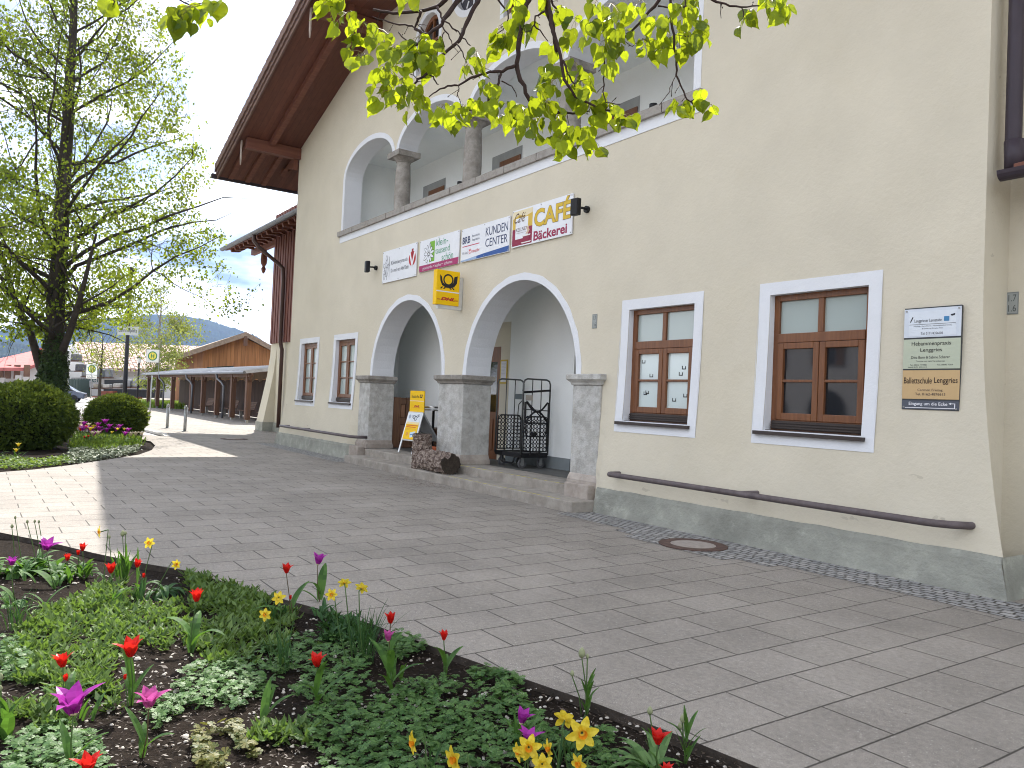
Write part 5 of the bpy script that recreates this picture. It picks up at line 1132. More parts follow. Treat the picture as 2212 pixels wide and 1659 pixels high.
# ================================================================ bus shelter
EY, EZ0, EZ1, XA, XB = 2.95, 2.50, 2.46, -66.0, -38.5
sh = thing('bus_shelter', (-50,4,0), 'long open wooden bus shelter with grey lean-to roof and benches inside', 'shelter')
m = MB(); rs = .155
m.add([(XA,EY,2.50),(XB,EY,2.50),(XB,EY+3.3,2.50+3.3*rs),(XA,EY+3.3,2.50+3.3*rs),(XA,EY,2.38),(XB,EY,2.38),(XB,EY+3.3,2.38+3.3*rs),(XA,EY+3.3,2.38+3.3*rs)], [(0,1,2,3),(4,5,6,7),(0,1,5,4),(1,2,6,5),(3,0,4,7)])
m.build('roof_deck', K['bentwood'], sh)
m = MB(); x = XA
K['metalroof'] = mat('grey_sheet_roof', (.30,.31,.33), .5, var=.2, vscale=1.5, stain=(.55,.56,.58), stain_amt=.5, stain_scale=1.3)
m.add([(XA,EY-.05,2.51),(XB+.05,EY-.05,2.51),(XB+.05,EY+3.4,2.51+3.45*rs),(XA,EY+3.4,2.51+3.45*rs)], [(0,1,2,3)])
while x < XB: m.add([(x,EY-.05,2.51),(x+.03,EY-.05,2.56),(x+.06,EY-.05,2.51),(x,EY+3.4,2.51+3.45*rs),(x+.03,EY+3.4,2.56+3.45*rs),(x+.06,EY+3.4,2.51+3.45*rs)], [(0,1,4,3),(1,2,5,4),(0,1,2)]); x += .45
m.prism([(XB+.05,EY-.1,2.38),(XB+.05,EY+3.4,2.38+3.5*rs),(XB+.05,EY+3.4,2.55+3.5*rs),(XB+.05,EY-.1,2.55)], (.03,0,0))
m.build('roof_sheet', K['metalroof'], sh)
m = MB(); m.tube([(XA,EY-.1,2.44),(XB+.1,EY-.1,2.44)], .075, 8); m.build('gutter', K['gutter'], sh)
posts = [-56.3,-50.8,-47.9,-44.7,-41.6,-38.9,-61.5,-65]
for xp in posts:
    m = MB(); m.box(xp-.13,xp+.13,3.1,3.34,.14,2.42); p = m.build('post', K['bentwood'], sh); m = MB(); m.box(xp-.07,xp+.07,3.16,3.28,0,.14); m.build('post_foot', K['steel'], p)
    m = MB(); m.beam((xp,3.22,1.9),(xp+.5,3.22,2.4),.1,.1); m.build('brace', K['bentwood'], p)
m = MB(); m.box(XA,XB,3.12,3.32,2.24,2.40); m.build('wall_plate', K['bentwood'], sh)
for xp in (-42.8,-50.0,-58.5):
    m = MB(); m.tube([(xp-.8,EY-.1,2.4),(xp-.75,EY-.08,2.15),(xp-.3,3.0,1.95),(xp,3.05,1.75),(xp,3.05,.05)], .06, 8); m.build('downpipe', K['gutter'], sh, True)
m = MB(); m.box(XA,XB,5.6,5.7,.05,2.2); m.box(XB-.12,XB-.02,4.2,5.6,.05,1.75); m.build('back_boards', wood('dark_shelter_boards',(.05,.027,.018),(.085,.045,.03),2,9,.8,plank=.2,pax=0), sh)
m = MB(); x = XA
while x < XB-.1:
    L_ = .52-.16*abs(math.sin(x*2.1)); m.box(x,x+.17,5.55,5.58,2.60-L_,2.72); x += .18
m.build('light_valance', wood('pale_valance_boards',(.20,.13,.08),(.28,.19,.12),2,9,.8), sh)
def bench(x, lab):
    t = thing('bench', (x,4.6,0), lab, 'bench', 'benches inside the bus shelter'); K_ = K['framedk']
    m = MB()
    for i in range(5): m.box(x-.85,x+.85,4.35+.09*i,4.42+.09*i,.44,.47)
    m.build('seat', K_, t); m = MB()
    for i in range(5): m.box(x-.85,x+.85,4.82+.03*i,4.85+.03*i,.52+.09*i,.59+.09*i)
    m.build('backrest', K_, t)
    for s in (-.6,.6): m = MB(); m.box(x+s-.06,x+s+.06,4.45,4.6,0,.44); m.build('leg', cm((.28,.27,.26)), t)
for x, lab in ((-40.3,'bench behind the shelter post nearest the station'),(-44.0,'bench in the middle of the shelter'),(-47.5,'bench seen third from the station in the shelter'),(-53.0,'farthest bench in the shelter')): bench(x, lab)
# ================================================================ buildings beyond
def at(px, py, d): return FP(px,py,d)
# barn with board gable
d0 = 74; A = at(527,725,d0); Lw = at(412,764,d0); Rw = at(592,764,d0)
t = thing('barn', (A.x,A.y,0), 'wooden barn with board gable and pale shingle roof behind the shelter', 'barn')
gx = (Rw-Lw); gx.z = 0; gx.normalize(); back = Vector((-gx.y, gx.x, 0)); 
if back.dot(CF) < 0: back = -back
back = (back*1.0 - gx*.55).normalized()
bw = MB(); l0 = Lw+gx*1.2; r0_ = Rw-gx*.3
poly = [Vector((l0.x,l0.y,0)), Vector((r0_.x,r0_.y,0)), Vector((r0_.x,r0_.y,r0_.z+.25)), A-Vector((0,0,.15)), Vector((l0.x,l0.y,l0.z+.55))]
bw.prism(poly, back*25); bw.build('wall', wood('orange_brown_barn_boards',(.26,.105,.035),(.36,.16,.06),2,6,.8,plank=.28,pax=1,groove=.05), t)
for q0, q1, nm in ((Lw, A, 0), (A, Rw, 1)):
    m = MB(); f = -back*.9; a_, b_ = (Lw-gx*1.0+Vector((0,0,-.35)), A) if nm == 0 else (A, Rw+gx*1.2+Vector((0,0,-.4)))
    m.prism([a_+f, b_+f, b_+f+Vector((0,0,.28)), a_+f+Vector((0,0,.28))], back*26); m.build('roof', mat('grey_brown_shingles',(.27,.225,.185),.9,var=.3,vscale=2.5,stain=(.42,.36,.30),stain_amt=.6,stain_scale=3), t)
    m = MB(); m.prism([a_+f*1.05+Vector((0,0,-.18)), b_+f*1.05+Vector((0,0,-.18)), b_+f*1.05+Vector((0,0,.30)), a_+f*1.05+Vector((0,0,.30))], -back*.12); m.build('barge_board', mat('weathered_board',(.24,.18,.14),.85,var=.25,vscale=4), t)
m = MB(); q = A-back*1.0; m.box(q.x-.14,q.x+.14,q.y-.14,q.y+.14,A.z-1.0,A.z-.1); m.build('ridge_beam_end', K['bentwood'], t)
m = MB(); qa = at(447,793,d0-1.2); qb = at(505,790,d0-1.2); m.prism([qa,qb,qb+Vector((0,0,-.6)),qa+Vector((0,0,-.6))], back*.2); m.build('window_band', K['glass'], t)
# warehouse with tiled roof
d1 = 108; a_ = at(160,738,d1); b_ = at(445,748,d1+20); c_ = at(460,800,d1+6); e_ = at(118,792,d1-12)
t = thing('warehouse', (a_.x,a_.y,0), 'white agricultural warehouse with large pale tiled roof behind the racks', 'building')
m = MB(); m.add([a_,b_,c_,e_,a_+Vector((0,0,-.4)),b_+Vector((0,0,-.4)),c_+Vector((0,0,-.4)),e_+Vector((0,0,-.4))], [(0,1,2,3),(4,5,6,7),(3,2,6,7),(0,3,7,4)])
def tilemat():
    M_ = mat('tan_roof_tiles',(.30,.20,.16),.85,var=.25,vscale=1.0); n = M_.node_tree.nodes; l = M_.node_tree.links; g = n.new('ShaderNodeNewGeometry'); b = n.new('ShaderNodeTexBrick'); b.inputs['Scale'].default_value = 1; b.inputs['Brick Width'].default_value = .55; b.inputs['Row Height'].default_value = .55; b.inputs['Mortar Size'].default_value = .07; b.inputs['Color1'].default_value = (.40,.31,.27,1); b.inputs['Color2'].default_value = (.50,.40,.35,1); b.inputs['Mortar'].default_value = (.14,.08,.06,1)
    mp = n.new('ShaderNodeMapping'); mp.inputs['Rotation'].default_value = (0,PI/2,0); l.new(g.outputs['Position'], mp.inputs[0]); l.new(mp.outputs[0], b.inputs['Vector']); l.new(b.outputs['Color'], n['Principled BSDF'].inputs['Base Color']); return M_
m.build('roof', tilemat(), t)
w0 = at(130,800,d1-8); w1 = at(240,800,d1-2); w2 = at(450,805,d1+8); m = MB(); wh = K['whitewall'] = mat('white_render',(.66,.66,.66),.9,var=.05,vscale=.6)
for p_, q_ in ((w0,w2),): m.prism([Vector((p_.x,p_.y,0)),Vector((q_.x,q_.y,0)),Vector((q_.x,q_.y,q_.z+.6)),Vector((p_.x,p_.y,p_.z+1.6))], Vector((-4,0,0)))
m.build('wall', wh, t)
gp = [at(128,792,d1-13), at(172,736,d1-13), at(183,800,d1-13)]
m = MB(); g0, g1 = at(126,792,d1-13), at(184,790,d1-13); gt = at(160,742,d1-13); m.prism([Vector((g0.x,g0.y,0)),Vector((g1.x,g1.y,0)),g1,gt,g0], Vector((-6,0,0))); gw = m.build('gable_wall', wh, t)
b = Board(at(170,809,d1-13.3), CR, (0,0,-1), -CF, 4.4, 1.0); 
b.text([('Baucenter',-.55,.1,.62,.95)], (.05,.10,.10), t, lift=.05)
# white shop building at far left with red roof
d2 = 88
t = thing('shop_building', at(60,850,d2)*1.0, 'low white shop building with salmon red roof and green crossed-horse-head emblem', 'building')
q0, q1, q2 = at(-40,832,d2-4), at(79,832,d2), at(125,832,d2+4)
m = MB(); zt1 = at(30,810,d2).z; m.prism([Vector((q0.x,q0.y,-.1)),Vector((q1.x,q1.y,-.1)),Vector((q1.x,q1.y,at(79,793,d2).z)),Vector((q0.x,q0.y,at(-40,793,d2).z))], Vector((-9,0,0))); m.prism([Vector((q1.x,q1.y,-.1)),Vector((q2.x,q2.y,-.1)),Vector((q2.x,q2.y,at(125,765,d2+4).z)),Vector((q1.x,q1.y,at(79,793,d2).z))], Vector((-9,0,0))); m.build('wall', wh, t)
m = MB(); r0_, r1_, r2_, r3_ = at(-40,794,d2-7), at(56,794,d2-3), at(128,768,d2+2), at(120,752,d2+14); r4_ = at(70,758,d2+12); r5_ = at(-40,783,d2+8)
m.add([r0_,r1_,r2_,r3_,r4_,r5_,r0_+Vector((0,0,-.35)),r1_+Vector((0,0,-.35)),r2_+Vector((0,0,-.35))], [(0,1,4,5),(1,2,3,4),(0,1,7,6),(1,2,8,7)]); m.build('roof', mat('salmon_red_roof',(.40,.13,.12),.8,var=.15,vscale=1.2), t)
m = MB(); m.tube([at(88,768,d2+4),at(88,752,d2+4)], .25, 8); m.build('chimney_pipe', cm((.35,.08,.07)), t)
m = MB()
for px in (2,17,37,58): p_ = at(px,803,d2-3.2); m.obox(p_, CR, CF, (0,0,1), .32, .06, .75)
m.build('brown_window', K['framedk'], t)
b = Board(at(88,779,d2+.3), CR, (0,0,-1), -CF, 1.55, 1.45); b.N = Vector((-CF.x,-CF.y,0)).normalized()
b.ring(.5,.5,.72,.66,(.03,.16,.10),t,'emblem',.05)
m = MB(); m.beam(b.P(.22,.15,.06),b.P(.78,.86,.06),.16,.03,b.N); m.beam(b.P(.78,.15,.06),b.P(.22,.86,.06),.16,.03,b.N); m.beam(b.P(.22,.15,.06),b.P(.12,.34,.06),.12,.03,b.N); m.beam(b.P(.78,.15,.06),b.P(.88,.34,.06),.12,.03,b.N); m.build('emblem', cm((.03,.16,.10)), t)
b2 = Board(at(94,821,d2+.3), CR, (0,0,-1), -CF, 1.3, .35); b2.text([('CERATION',0,.1,1,.9)], (.05,.05,.05), t, lift=.06)
m = MB()
for px,h in ((3,830),(40,825),(56,828),(70,835)): p_ = at(px,h+4,d2-4.5); m.obox(p_,CR,CF,(0,0,1),.35,.1,.9)
m.build('leaning_goods', cm((.36,.34,.32)), t)
t = thing('wood_crate_stack', at(105,845,d2-3), 'red brown stack of crates beside the shop wall left of the tree trunk', 'crates')
m = MB()
for k in range(3):
    p_ = at(106,838+k*7,d2-4); m.obox(p_, CR, CF, (0,0,1), .95, .5, .16)
m.build('crate', cm((.20,.07,.05)), t)
# small parked car glimpsed left of the trunk
p_ = at(125,852,d2-22); p_.z = -.08; t = thing('parked_car', p_, 'small dark blue car just visible left of the ivy trunk', 'car')
def car(t, p, col):
    ax = Vector((.25,1,0)).normalized(); sd_ = Vector((-ax.y,ax.x,0)); prof = [(-2.1,.35),(-2.1,.75),(-1.5,.92),(-.9,1.38),(.7,1.42),(1.5,.95),(2.1,.8),(2.1,.35)]
    m = MB(); m.prism([p+ax*a+sd_*.8+Vector((0,0,z)) for a,z in prof], -sd_*1.6); o = m.build('body', glass('car_paint',col,.2), t); bevel(o,.08)
    m = MB(); m.prism([p+ax*a+sd_*.81+Vector((0,0,z)) for a,z in ((-1.3,.97),(-.85,1.3),(.65,1.34),(1.3,.97))], -sd_*1.62); m.build('side_window', K['glass'], t)
    for a in (-1.3,1.3):
        for s in (-.72,.72): m = MB(); c = p+ax*a+sd_*s+Vector((0,0,.32)); m.tube([c-sd_*.1,c+sd_*.1], .32, 16); m.build('wheel', K['black'], t)
car(t, p_, (.05,.07,.12))
# storage racks with goods
d3 = 92
def rk(px,py,d=d3): return at(px,py,d)
t = thing('storage_rack', rk(250,862), 'grey steel storage rack with shelves in front of the warehouse', 'rack')
m = MB()
for px in (152,188,212,262,300,335,160): a_ = rk(px,868); a_.z = -.1; b_ = rk(px,775 if px < 190 else 800); b_.x, b_.y = a_.x, a_.y; m.beam(a_, b_, .12, .12)
m.build('upright', K['steel'], t)
m = MB()
for pa, pb, py in ((150,205,780),(150,205,802),(158,340,817),(205,340,838)): m.beam(rk(pa,py), rk(pb,py), .5, .12)
m.build('shelf', K['steel'], t)
m = MB(); a_, b_ = rk(212,840), rk(340,842); m.prism([a_+CF*1.2,b_+CF*1.2,rk(340,860)+CF*1.2,rk(212,860)+CF*1.2], CF*.2); m.build('back_sheet', cm((.06,.062,.066)), t)  # shade behind the goods is put into both sheets' dark colour
m = MB(); m.prism([rk(212,820)+CF*1.4,rk(340,820)+CF*1.4,rk(340,838)+CF*1.4,rk(212,838)+CF*1.4], CF*.2); m.build('back_sheet', cm((.05,.052,.055)), t)
tk = thing('skip_container', rk(156,865), 'tall dark green metal container left of the rack', 'container'); m = MB(); a_ = rk(147,866,90); b_ = rk(172,866,89); 
m.prism([a_,b_,rk(172,819,89),rk(149,819,90)], CF*2.5); m.build('body', cm((.055,.085,.075)), tk); m = MB()
for px in (153,160,166): m.beam(rk(px,865,88.9), rk(px,821,88.9), .08, .06)
m.build('rib', cm((.10,.13,.12)), tk)
rnd = random.Random(4)
for i,(px,py,w_,h_,c,lab) in enumerate(((187,806,16,16,(.22,.22,.22),'grey bag pallet at the left of the top shelf'),(216,806,20,20,(.15,.165,.17),'grey wrapped pallet with blue print on the top shelf'),(236,806,13,20,(.16,.17,.18),'narrow grey wrapped pallet beside the printed one'),(190,830,15,18,(.42,.44,.46),'white wrapped pallet low in the rack at the left'),(213,834,18,10,(.30,.27,.22),'pallet of brown goods in the middle shelf'),(232,834,16,9,(.40,.39,.36),'pale sack on the middle shelf'),(255,833,18,10,(.38,.37,.34),'slumped pale sack right of the middle'),(278,828,14,17,(.26,.27,.28),'dark wrapped pallet behind the lamp post'),(296,828,15,17,(.24,.25,.26),'dark wrapped pallet at the right end of the rack'),(165,772,20,16,(.12,.12,.12),'dark machine parts on the high shelf'),(176,794,22,16,(.10,.10,.11),'black stacked goods behind the ladder frame'))):
    p_ = rk(px,py,d3-.6); t = thing('pallet_load', p_, lab, 'goods', 'goods on the storage rack'); m = MB(); s_ = d3/FPX
    m.obox(p_+Vector((0,0,0)), CR, CF, (0,0,1), w_*s_/2*.92, .4, h_*s_/2*.92); o = m.build('wrapped_load', mat('load_%d'%i,c,.5,var=.4,vscale=2.5), t); bevel(o,.12,3)
    m = MB(); m.obox(p_-Vector((0,0,h_*s_/2)), CR, CF, (0,0,1), w_*s_/2, .45, .06); m.build('pallet', K['bentwood'], t)
for i,(px,py,lab) in enumerate(((232,851,'red brown tile pack at the foot of the rack, upper left'),(219,862,'red brown tile pack on the ground, left'),(248,862,'red brown tile pack on the ground, middle'),(287,864,'red brown tile pack on the ground beside the grass'))):
    p_ = rk(px,py,d3-2); t = thing('tile_pack', p_, lab, 'tiles', 'tile packs under the rack'); m = MB(); m.obox(p_, CR, CF, (0,0,1), .85, .5, .33); m.build('tiles', mat('clay_tiles_%d'%i,(.21,.075,.05),.8,var=.3,vscale=3), t); m = MB(); m.obox(p_-Vector((0,0,.37)), CR, CF, (0,0,1), .88, .52, .04); m.build('pallet', K['bentwood'], t)
# opposite side of the square (behind the camera): a long house that the windows reflect
t = thing('opposite_house', (-10,-34,0), 'white rendered arcade house across the square with brown shutters', 'building')
m = MB(); m.box(-34,12,-42,-34,0,9.5); m.build('wall', mat('opposite_render',(.42,.41,.42),.9), t)
m = MB()
for k in range(11):
    x = -32+4.1*k; m.prism([(x-1.2,-33.98,0)]+[(x-1.2*math.cos(a),-33.98,1.9+1.2*math.sin(a)) for a in [PI*i/12 for i in range(13)]]+[(x+1.2,-33.98,0)], (0,.1,0))
m.build('arch_shade', cm((.02,.02,.02)), t)  # shade inside the arcade, put on as near-black slabs without depth
for k in range(11):
    x = -32+4.1*k; m = MB(); m.box(x-.5,x+.5,-33.98,-33.92,4.6,6.0); f = m.build('window', K['glass'], t); m = MB(); m.box(x-1.05,x-.52,-33.98,-33.9,4.55,6.05); m.box(x+.52,x+1.05,-33.98,-33.9,4.55,6.05); m.build('shutter', K['framedk'], f)
m = MB(); m.prism([(-35.5,-32.5,9.2),(-35.5,-38,11.4),(-35.5,-43.5,9.2)], (49,0,0)); m.build('roof', K['tile'], t)
# ================================================================ mountains
def mountain(name, ridge, d, label, mm, dd=900, seed=0, base=-30):
    rnd = random.Random(seed); m = MB(); cols = []
    n = 260; L_ = [p[0] for p in ridge]
    rows = 26
    for i in range(n+1):
        px = L_[0]+(L_[-1]-L_[0])*i/n; k = 0
        while k < len(ridge)-2 and ridge[k+1][0] < px: k += 1
        f = (px-ridge[k][0])/(ridge[k+1][0]-ridge[k][0]); f = f*f*(3-2*f)*.5+f*.5; py = ridge[k][1]+(ridge[k+1][1]-ridge[k][1])*f
        top = FP(px,py,d); col = []
        for j in range(rows+1):
            t_ = j/rows; foot = FP(px,835,d-dd); q = top.lerp(foot, t_); q.z = base+(top.z-base)*(1-t_)**1.25
            am = 38*math.sin(PI*min(1,t_*1.0))*(1-.3*t_)
            q.z += am*noise.fractal(Vector((q.x*.004+seed,q.y*.004,t_*2)),1,2,6)+ (9*noise.noise(Vector((i*.9,j*.9,seed))))*(.55 if j == 0 else 1)
            col.append(q)
        cols.append(col)
    vs = [q for c in cols for q in c]; R_ = rows+1
    m.add(vs, [(i*R_+j,(i+1)*R_+j,(i+1)*R_+j+1,i*R_+j+1) for i in range(n) for j in range(rows)])
    o = m.build(name, mm, origin=(vs[0].x,vs[0].y,0), smooth=True); o['kind'] = 'structure'
K['forest'] = mat('distant_conifer_forest',(.010,.020,.016),.95,var=.6,vscale=.02,stain=(.022,.034,.020),stain_amt=.6,stain_scale=.004,detail=8)
mountain('mountain', [(-250,735),(-60,722),(60,706),(160,694),(250,686),(330,679),(385,681),(440,689),(500,707),(545,722),(585,745),(640,772),(760,800)], 3000, '', K['forest'], 1300, 1)
mountain('foothill', [(-250,742),(-60,738),(20,735),(75,748),(140,762),(200,775),(300,790),(400,798),(500,800)], 1700, '', K['forest'], 600, 5)
# ================================================================ vegetation
def leafquads(m, c, d, nrm, l_, w_):
    """bent two-face leaf with a point: c base, d direction, nrm normal"""
    d = d.normalized(); s = d.cross(nrm)
    s = s.normalized() if s.length > 1e-4 else d.orthogonal().normalized()
    up = s.cross(d)*(-.12*l_)
    b = len(m.v)
    m.v += [tuple(c), tuple(c+d*l_*.38+s*w_*.5), tuple(c+d*l_*.5+up), tuple(c+d*l_*.38-s*w_*.5), tuple(c+d*l_)]
    m.f += [(b,b+1,b+4,b+2), (b,b+2,b+4,b+3)]; m.m += [m.cur]*2
def grow(m, p, d, l_, r, lev, rnd, tips, shape, maxlev, gnarl=.18, nseg=5, nch=(3,5), upb=.05):
    pts = [p]; rs = [r]; q = p.copy(); dd = d.normalized()
    for i in range(nseg):
        dd = (dd + Vector((rnd.gauss(0,1),rnd.gauss(0,1),rnd.gauss(0,1)))*gnarl + Vector((0,0,upb))).normalized()
        q = q+dd*l_/nseg; pts.append(q.copy()); rs.append(max(.004, r*(1-.93*(i+1)/nseg)))
        if lev >= 1: tips.append((q.copy(), dd.copy(), lev))
    m.tube(pts, rs, 7 if lev < 2 else 4, cap=False)
    if lev >= maxlev: return
    for k in range(rnd.randint(*nch)):
        i = rnd.randint(1, nseg); a = rnd.random()*2*PI; o = dd.orthogonal().normalized(); o2 = dd.cross(o); side = o*math.cos(a)+o2*math.sin(a)
        nd = (dd*.55+side*.85+Vector((0,0,.10))).normalized()
        nl = l_*rnd.uniform(.42,.72)
        e = pts[i]+nd*nl
        if not shape(e): nl *= .5
        if not shape(pts[i]+nd*nl): continue
        grow(m, pts[i].copy(), nd, nl, rs[i]*.60, lev+1, rnd, tips, shape, maxlev, gnarl, nseg, nch, upb)
def tree(name, base, label, group, H_, rad, r0, seed, nleaf, lsz, lmat, bmat, limbs, shape=None, maxlev=4, hz=3.0, wobble=.05, spread=.25, low=None):
    rnd = random.Random(seed); base = Vector(base); t = thing(name, base, label, 'tree', group)
    shape = shape or (lambda p: (Vector((p.x-base.x,p.y-base.y,0)).length < rad(p.z-base.z)))
    m = MB(); tips = []
    pts = []; rs = []; n = 16
    for i in range(n+1):
        f = i/n; z = H_*f; pts.append(base+Vector((wobble*4*noise.noise(Vector((z*.35,seed,0))), wobble*4*noise.noise(Vector((z*.35,seed+5,0))), z))); rs.append(r0*(1.25 if i == 0 else 1)*(1-f)**.8+.01)
    m.tube(pts, rs, 16)
    for i in range(limbs):
        z = hz+(H_*.97-hz)*((i+.3)/limbs)**1.1; f = z/H_; k = min(n-1,int(f*n)); p = pts[k].lerp(pts[k+1], f*n-k)
        a = i*2.4+rnd.uniform(-.4,.4); R = rad(z); el = .25+.9*f
        d = Vector((math.cos(a),math.sin(a),el)); l_ = max(.8, R*.95/ max(.45,Vector((d.x,d.y,0)).length/d.length))
        grow(m, p, d, l_, max(.022,rs[k]*.30), 1, rnd, tips, shape, maxlev, .19, 7, (4,6), .03)
    m.build('trunk', bmat, t, True)
    m = MB(); N_ = len(tips)
    wts = [tp for tp in tips if tp[2] >= 2 or rnd.random() < .3] or tips
    for i in range(nleaf):
        q, dd, lv = rnd.choice(wts); o = Vector((rnd.gauss(0,spread),rnd.gauss(0,spread),rnd.gauss(0,spread*.8)))
        c = q+o
        if low and low(c): continue
        if low and rnd.random() < .055*(c.z-5.5)+.05: continue
        if noise.noise(c*.9+Vector((seed,0,0))) < -.24: continue
        d = Vector((rnd.gauss(0,.6),rnd.gauss(0,.6),-.8+rnd.gauss(0,.45))); nr = Vector((rnd.gauss(0,1),rnd.gauss(0,1),rnd.gauss(0,.7)))
        s = lsz*rnd.uniform(.55,1.35); leafquads(m, c, d, nr, s, s*.85)
    m.build('crown', lmat, t)
    return t, pts
K['lind'] = leafmat('linden_leaf', (.06,.115,.014), (.165,.235,.026), .45, (.42,.52,.035), .55, 1.5, .35)
K['lind2'] = leafmat('pale_spring_leaf', (.12,.16,.035), (.21,.25,.06), .42, (.36,.40,.08), .5, 1.5, .5)
TB = GP(108,945); TB.z = -.05
bd = depth(TB); 
TB = FP(108,940,24.5); TB.z = -.05
def radA(z):
    pr = [(0,1.0),(2.2,3.0),(3.4,5.2),(4.4,6.7),(5.3,6.5),(6.1,5.2),(7.2,4.8),(9,4.4),(11,3.9),(13,3.3),(15,2.4),(17.5,.4)]
    for (a,b_),(c,d_) in zip(pr[:-1],pr[1:]):
        if a <= z <= c: return b_+(d_-b_)*(z-a)/(c-a)
    return .3
bt, tp_ = tree('linden_tree', TB, 'large linden tree with fresh spring leaves and ivy covered trunk at the left', None, 17.2, radA, .31, 11, 84000, .096, K['lind'], K['trunk'], 44, hz=2.9, maxlev=4, spread=.15, low=lambda c: c.z < (3.45 if (c-TB).dot(CR) > .4 else 2.7)+.35*noise.noise(c*1.3),
    shape=lambda p: Vector((p.x-TB.x,p.y-TB.y,0)).length < radA(p.z-TB.z) and not (p.z < 3.3 and (p-TB).dot(CR) > .8))
# two heavy low limbs forking from the trunk
m = MB(); rnd = random.Random(3); tips = []
for px, py, px2, py2, px3, py3, r in ((86,790,66,720,30,640,.13),(122,785,150,720,175,640,.13),(110,770,118,650,128,540,.10)):
    a = FP(px,py,24.5); b_ = FP(px2,py2,24.3); c = FP(px3,py3,24.0); m.tube([Vector((TB.x,TB.y,a.z-.8)).lerp(a,.6), a, b_, c, c+(c-b_)*1.2+Vector((0,0,.5))], [r*1.1,r,r*.8,r*.6,r*.25], 10)
    for k in range(5): grow(m, b_.lerp(c, k/4), Vector((rnd.gauss(0,1),rnd.gauss(0,1),.5)), 2.2, r*.3, 1, rnd, tips, lambda p: True, 3, .15, 5, (3,4))
m.build('limb', K['trunk'], bt, True)
m = MB()
for i in range(6000):
    q, dd, lv = rnd.choice(tips); c = q+Vector((rnd.gauss(0,.2),rnd.gauss(0,.2),rnd.gauss(0,.2))); s = .10*rnd.uniform(.55,1.3)
    if c.z < (3.4 if (c-TB).dot(CR) > .5 else 2.4): continue
    leafquads(m, c, Vector((rnd.gauss(0,.6),rnd.gauss(0,.6),-.8)), Vector((rnd.gauss(0,1),rnd.gauss(0,1),.4)), s, s*.85)
m.build('low_foliage', K['lind'], bt)
# ivy round its trunk
m = MB(); rnd = random.Random(9)
for i in range(11000):
    z = rnd.random()**.8*3.3; a = rnd.random()*2*PI; r = (.36+.10*noise.noise(Vector((a*1.5,z*2,0)))+.08*rnd.random()+.16*max(0,1-z/.7)**1.5)*(1-.10*z/3)*(1.0 if z < 2.6 else .8)
    if z > 1.7 and rnd.random() < (z-1.7)/1.7: continue
    c = Vector((TB.x+r*math.cos(a), TB.y+r*math.sin(a), z)); n_ = Vector((math.cos(a),math.sin(a),.3)); d = Vector((rnd.gauss(0,.5),rnd.gauss(0,.5),-.8))+n_*.5; s = .075*rnd.uniform(.6,1.3); leafquads(m, c, d, n_+Vector((rnd.gauss(0,.35),rnd.gauss(0,.35),rnd.gauss(0,.35))), s, s)
tag(m.build('ivy', leafmat('ivy_leaf',(.018,.032,.012),(.05,.085,.022),.12,(.10,.15,.03),.4,3), origin=TB), 'dark green ivy climbing the trunk of the big linden', 'ivy')
# second tree and neighbours further away
p = FP(337,868,66); p.z = -.05
def radB(z): return max(.3, 4.4*math.sin(PI*min(1,max(.04,(z-1.0)/9.3)))**.75*(1-.25*z/10)+.3)
tree('spring_tree', p, 'smaller pale green spring tree behind the bus stop sign', None, 9.6, radB, .20, 21, 8500, .16, K['lind2'], mat('pale_mottled_bark',(.24,.22,.19),.9,var=.4,vscale=3), 20, hz=1.7, maxlev=3, spread=.32)
p = FP(215,862,70); p.z = -.05
def radC(z): return max(.3, 4.0*math.sin(PI*min(1,max(.04,(z-2.2)/4.6))))
tree('spring_tree', p, 'low yellow green tree between the linden and the warehouse', None, 6.2, radC, .14, 31, 1700, .15, K['lind2'], K['trunk'], 10, hz=2.6, maxlev=3, spread=.35)
# clipped bushes
K['box'] = leafmat('clipped_yew_leaf', (.022,.046,.010), (.110,.16,.026), .24, (.22,.28,.03), .5, 2.0)
def bush(c, rx, ry, rz_, label, seed, n, ls):
    c = Vector(c); t = thing('clipped_bush', (c.x,c.y,0), label, 'bush', None); rnd = random.Random(seed)
    def S_(u): 
        a = Vector((u.x*rx,u.y*ry,u.z*rz_)); return a*(1+.045*noise.noise(u*2.2+Vector((seed,0,0)))+.035*noise.noise(u*6))
    m = MB(); nu, nv = 40, 24; vs = []
    for j in range(nv+1):
        ph = PI*j/nv
        for i in range(nu):
            th = 2*PI*i/nu; vs.append(c+S_(Vector((math.sin(ph)*math.cos(th),math.sin(ph)*math.sin(th),math.cos(ph))))*.95)
    m.add(vs, [(j*nu+i,j*nu+(i+1)%nu,(j+1)*nu+(i+1)%nu,(j+1)*nu+i) for j in range(nv) for i in range(nu)]); m.build('branches', mat('dark_bush_core_%d'%seed,(.012,.016,.007),.95), t, True)  # closed core under the leaves, inner shade put into its near-black colour
    m = MB()
    for i in range(n):
        u = Vector((rnd.gauss(0,1),rnd.gauss(0,1),rnd.gauss(0,1))).normalized()
        q = c+S_(u)*(rnd.uniform(.92,1.03) if rnd.random() < .97 else rnd.uniform(1.03,1.09))
        if q.z < .01: continue
        d = u+Vector((rnd.gauss(0,.7),rnd.gauss(0,.7),rnd.gauss(0,.7)+.35)); s = ls*rnd.uniform(.6,1.4); leafquads(m, q, d, Vector((rnd.gauss(0,1),rnd.gauss(0,1),rnd.gauss(0,1))), s, s*.5)
    m.build('foliage', K['box'], t)
ba = FP(48,940,18.6); bush((ba.x,ba.y,.72), 1.06,1.08,.80, 'large dome of clipped yew at the left edge in front of the linden', 1, 22000, .085)
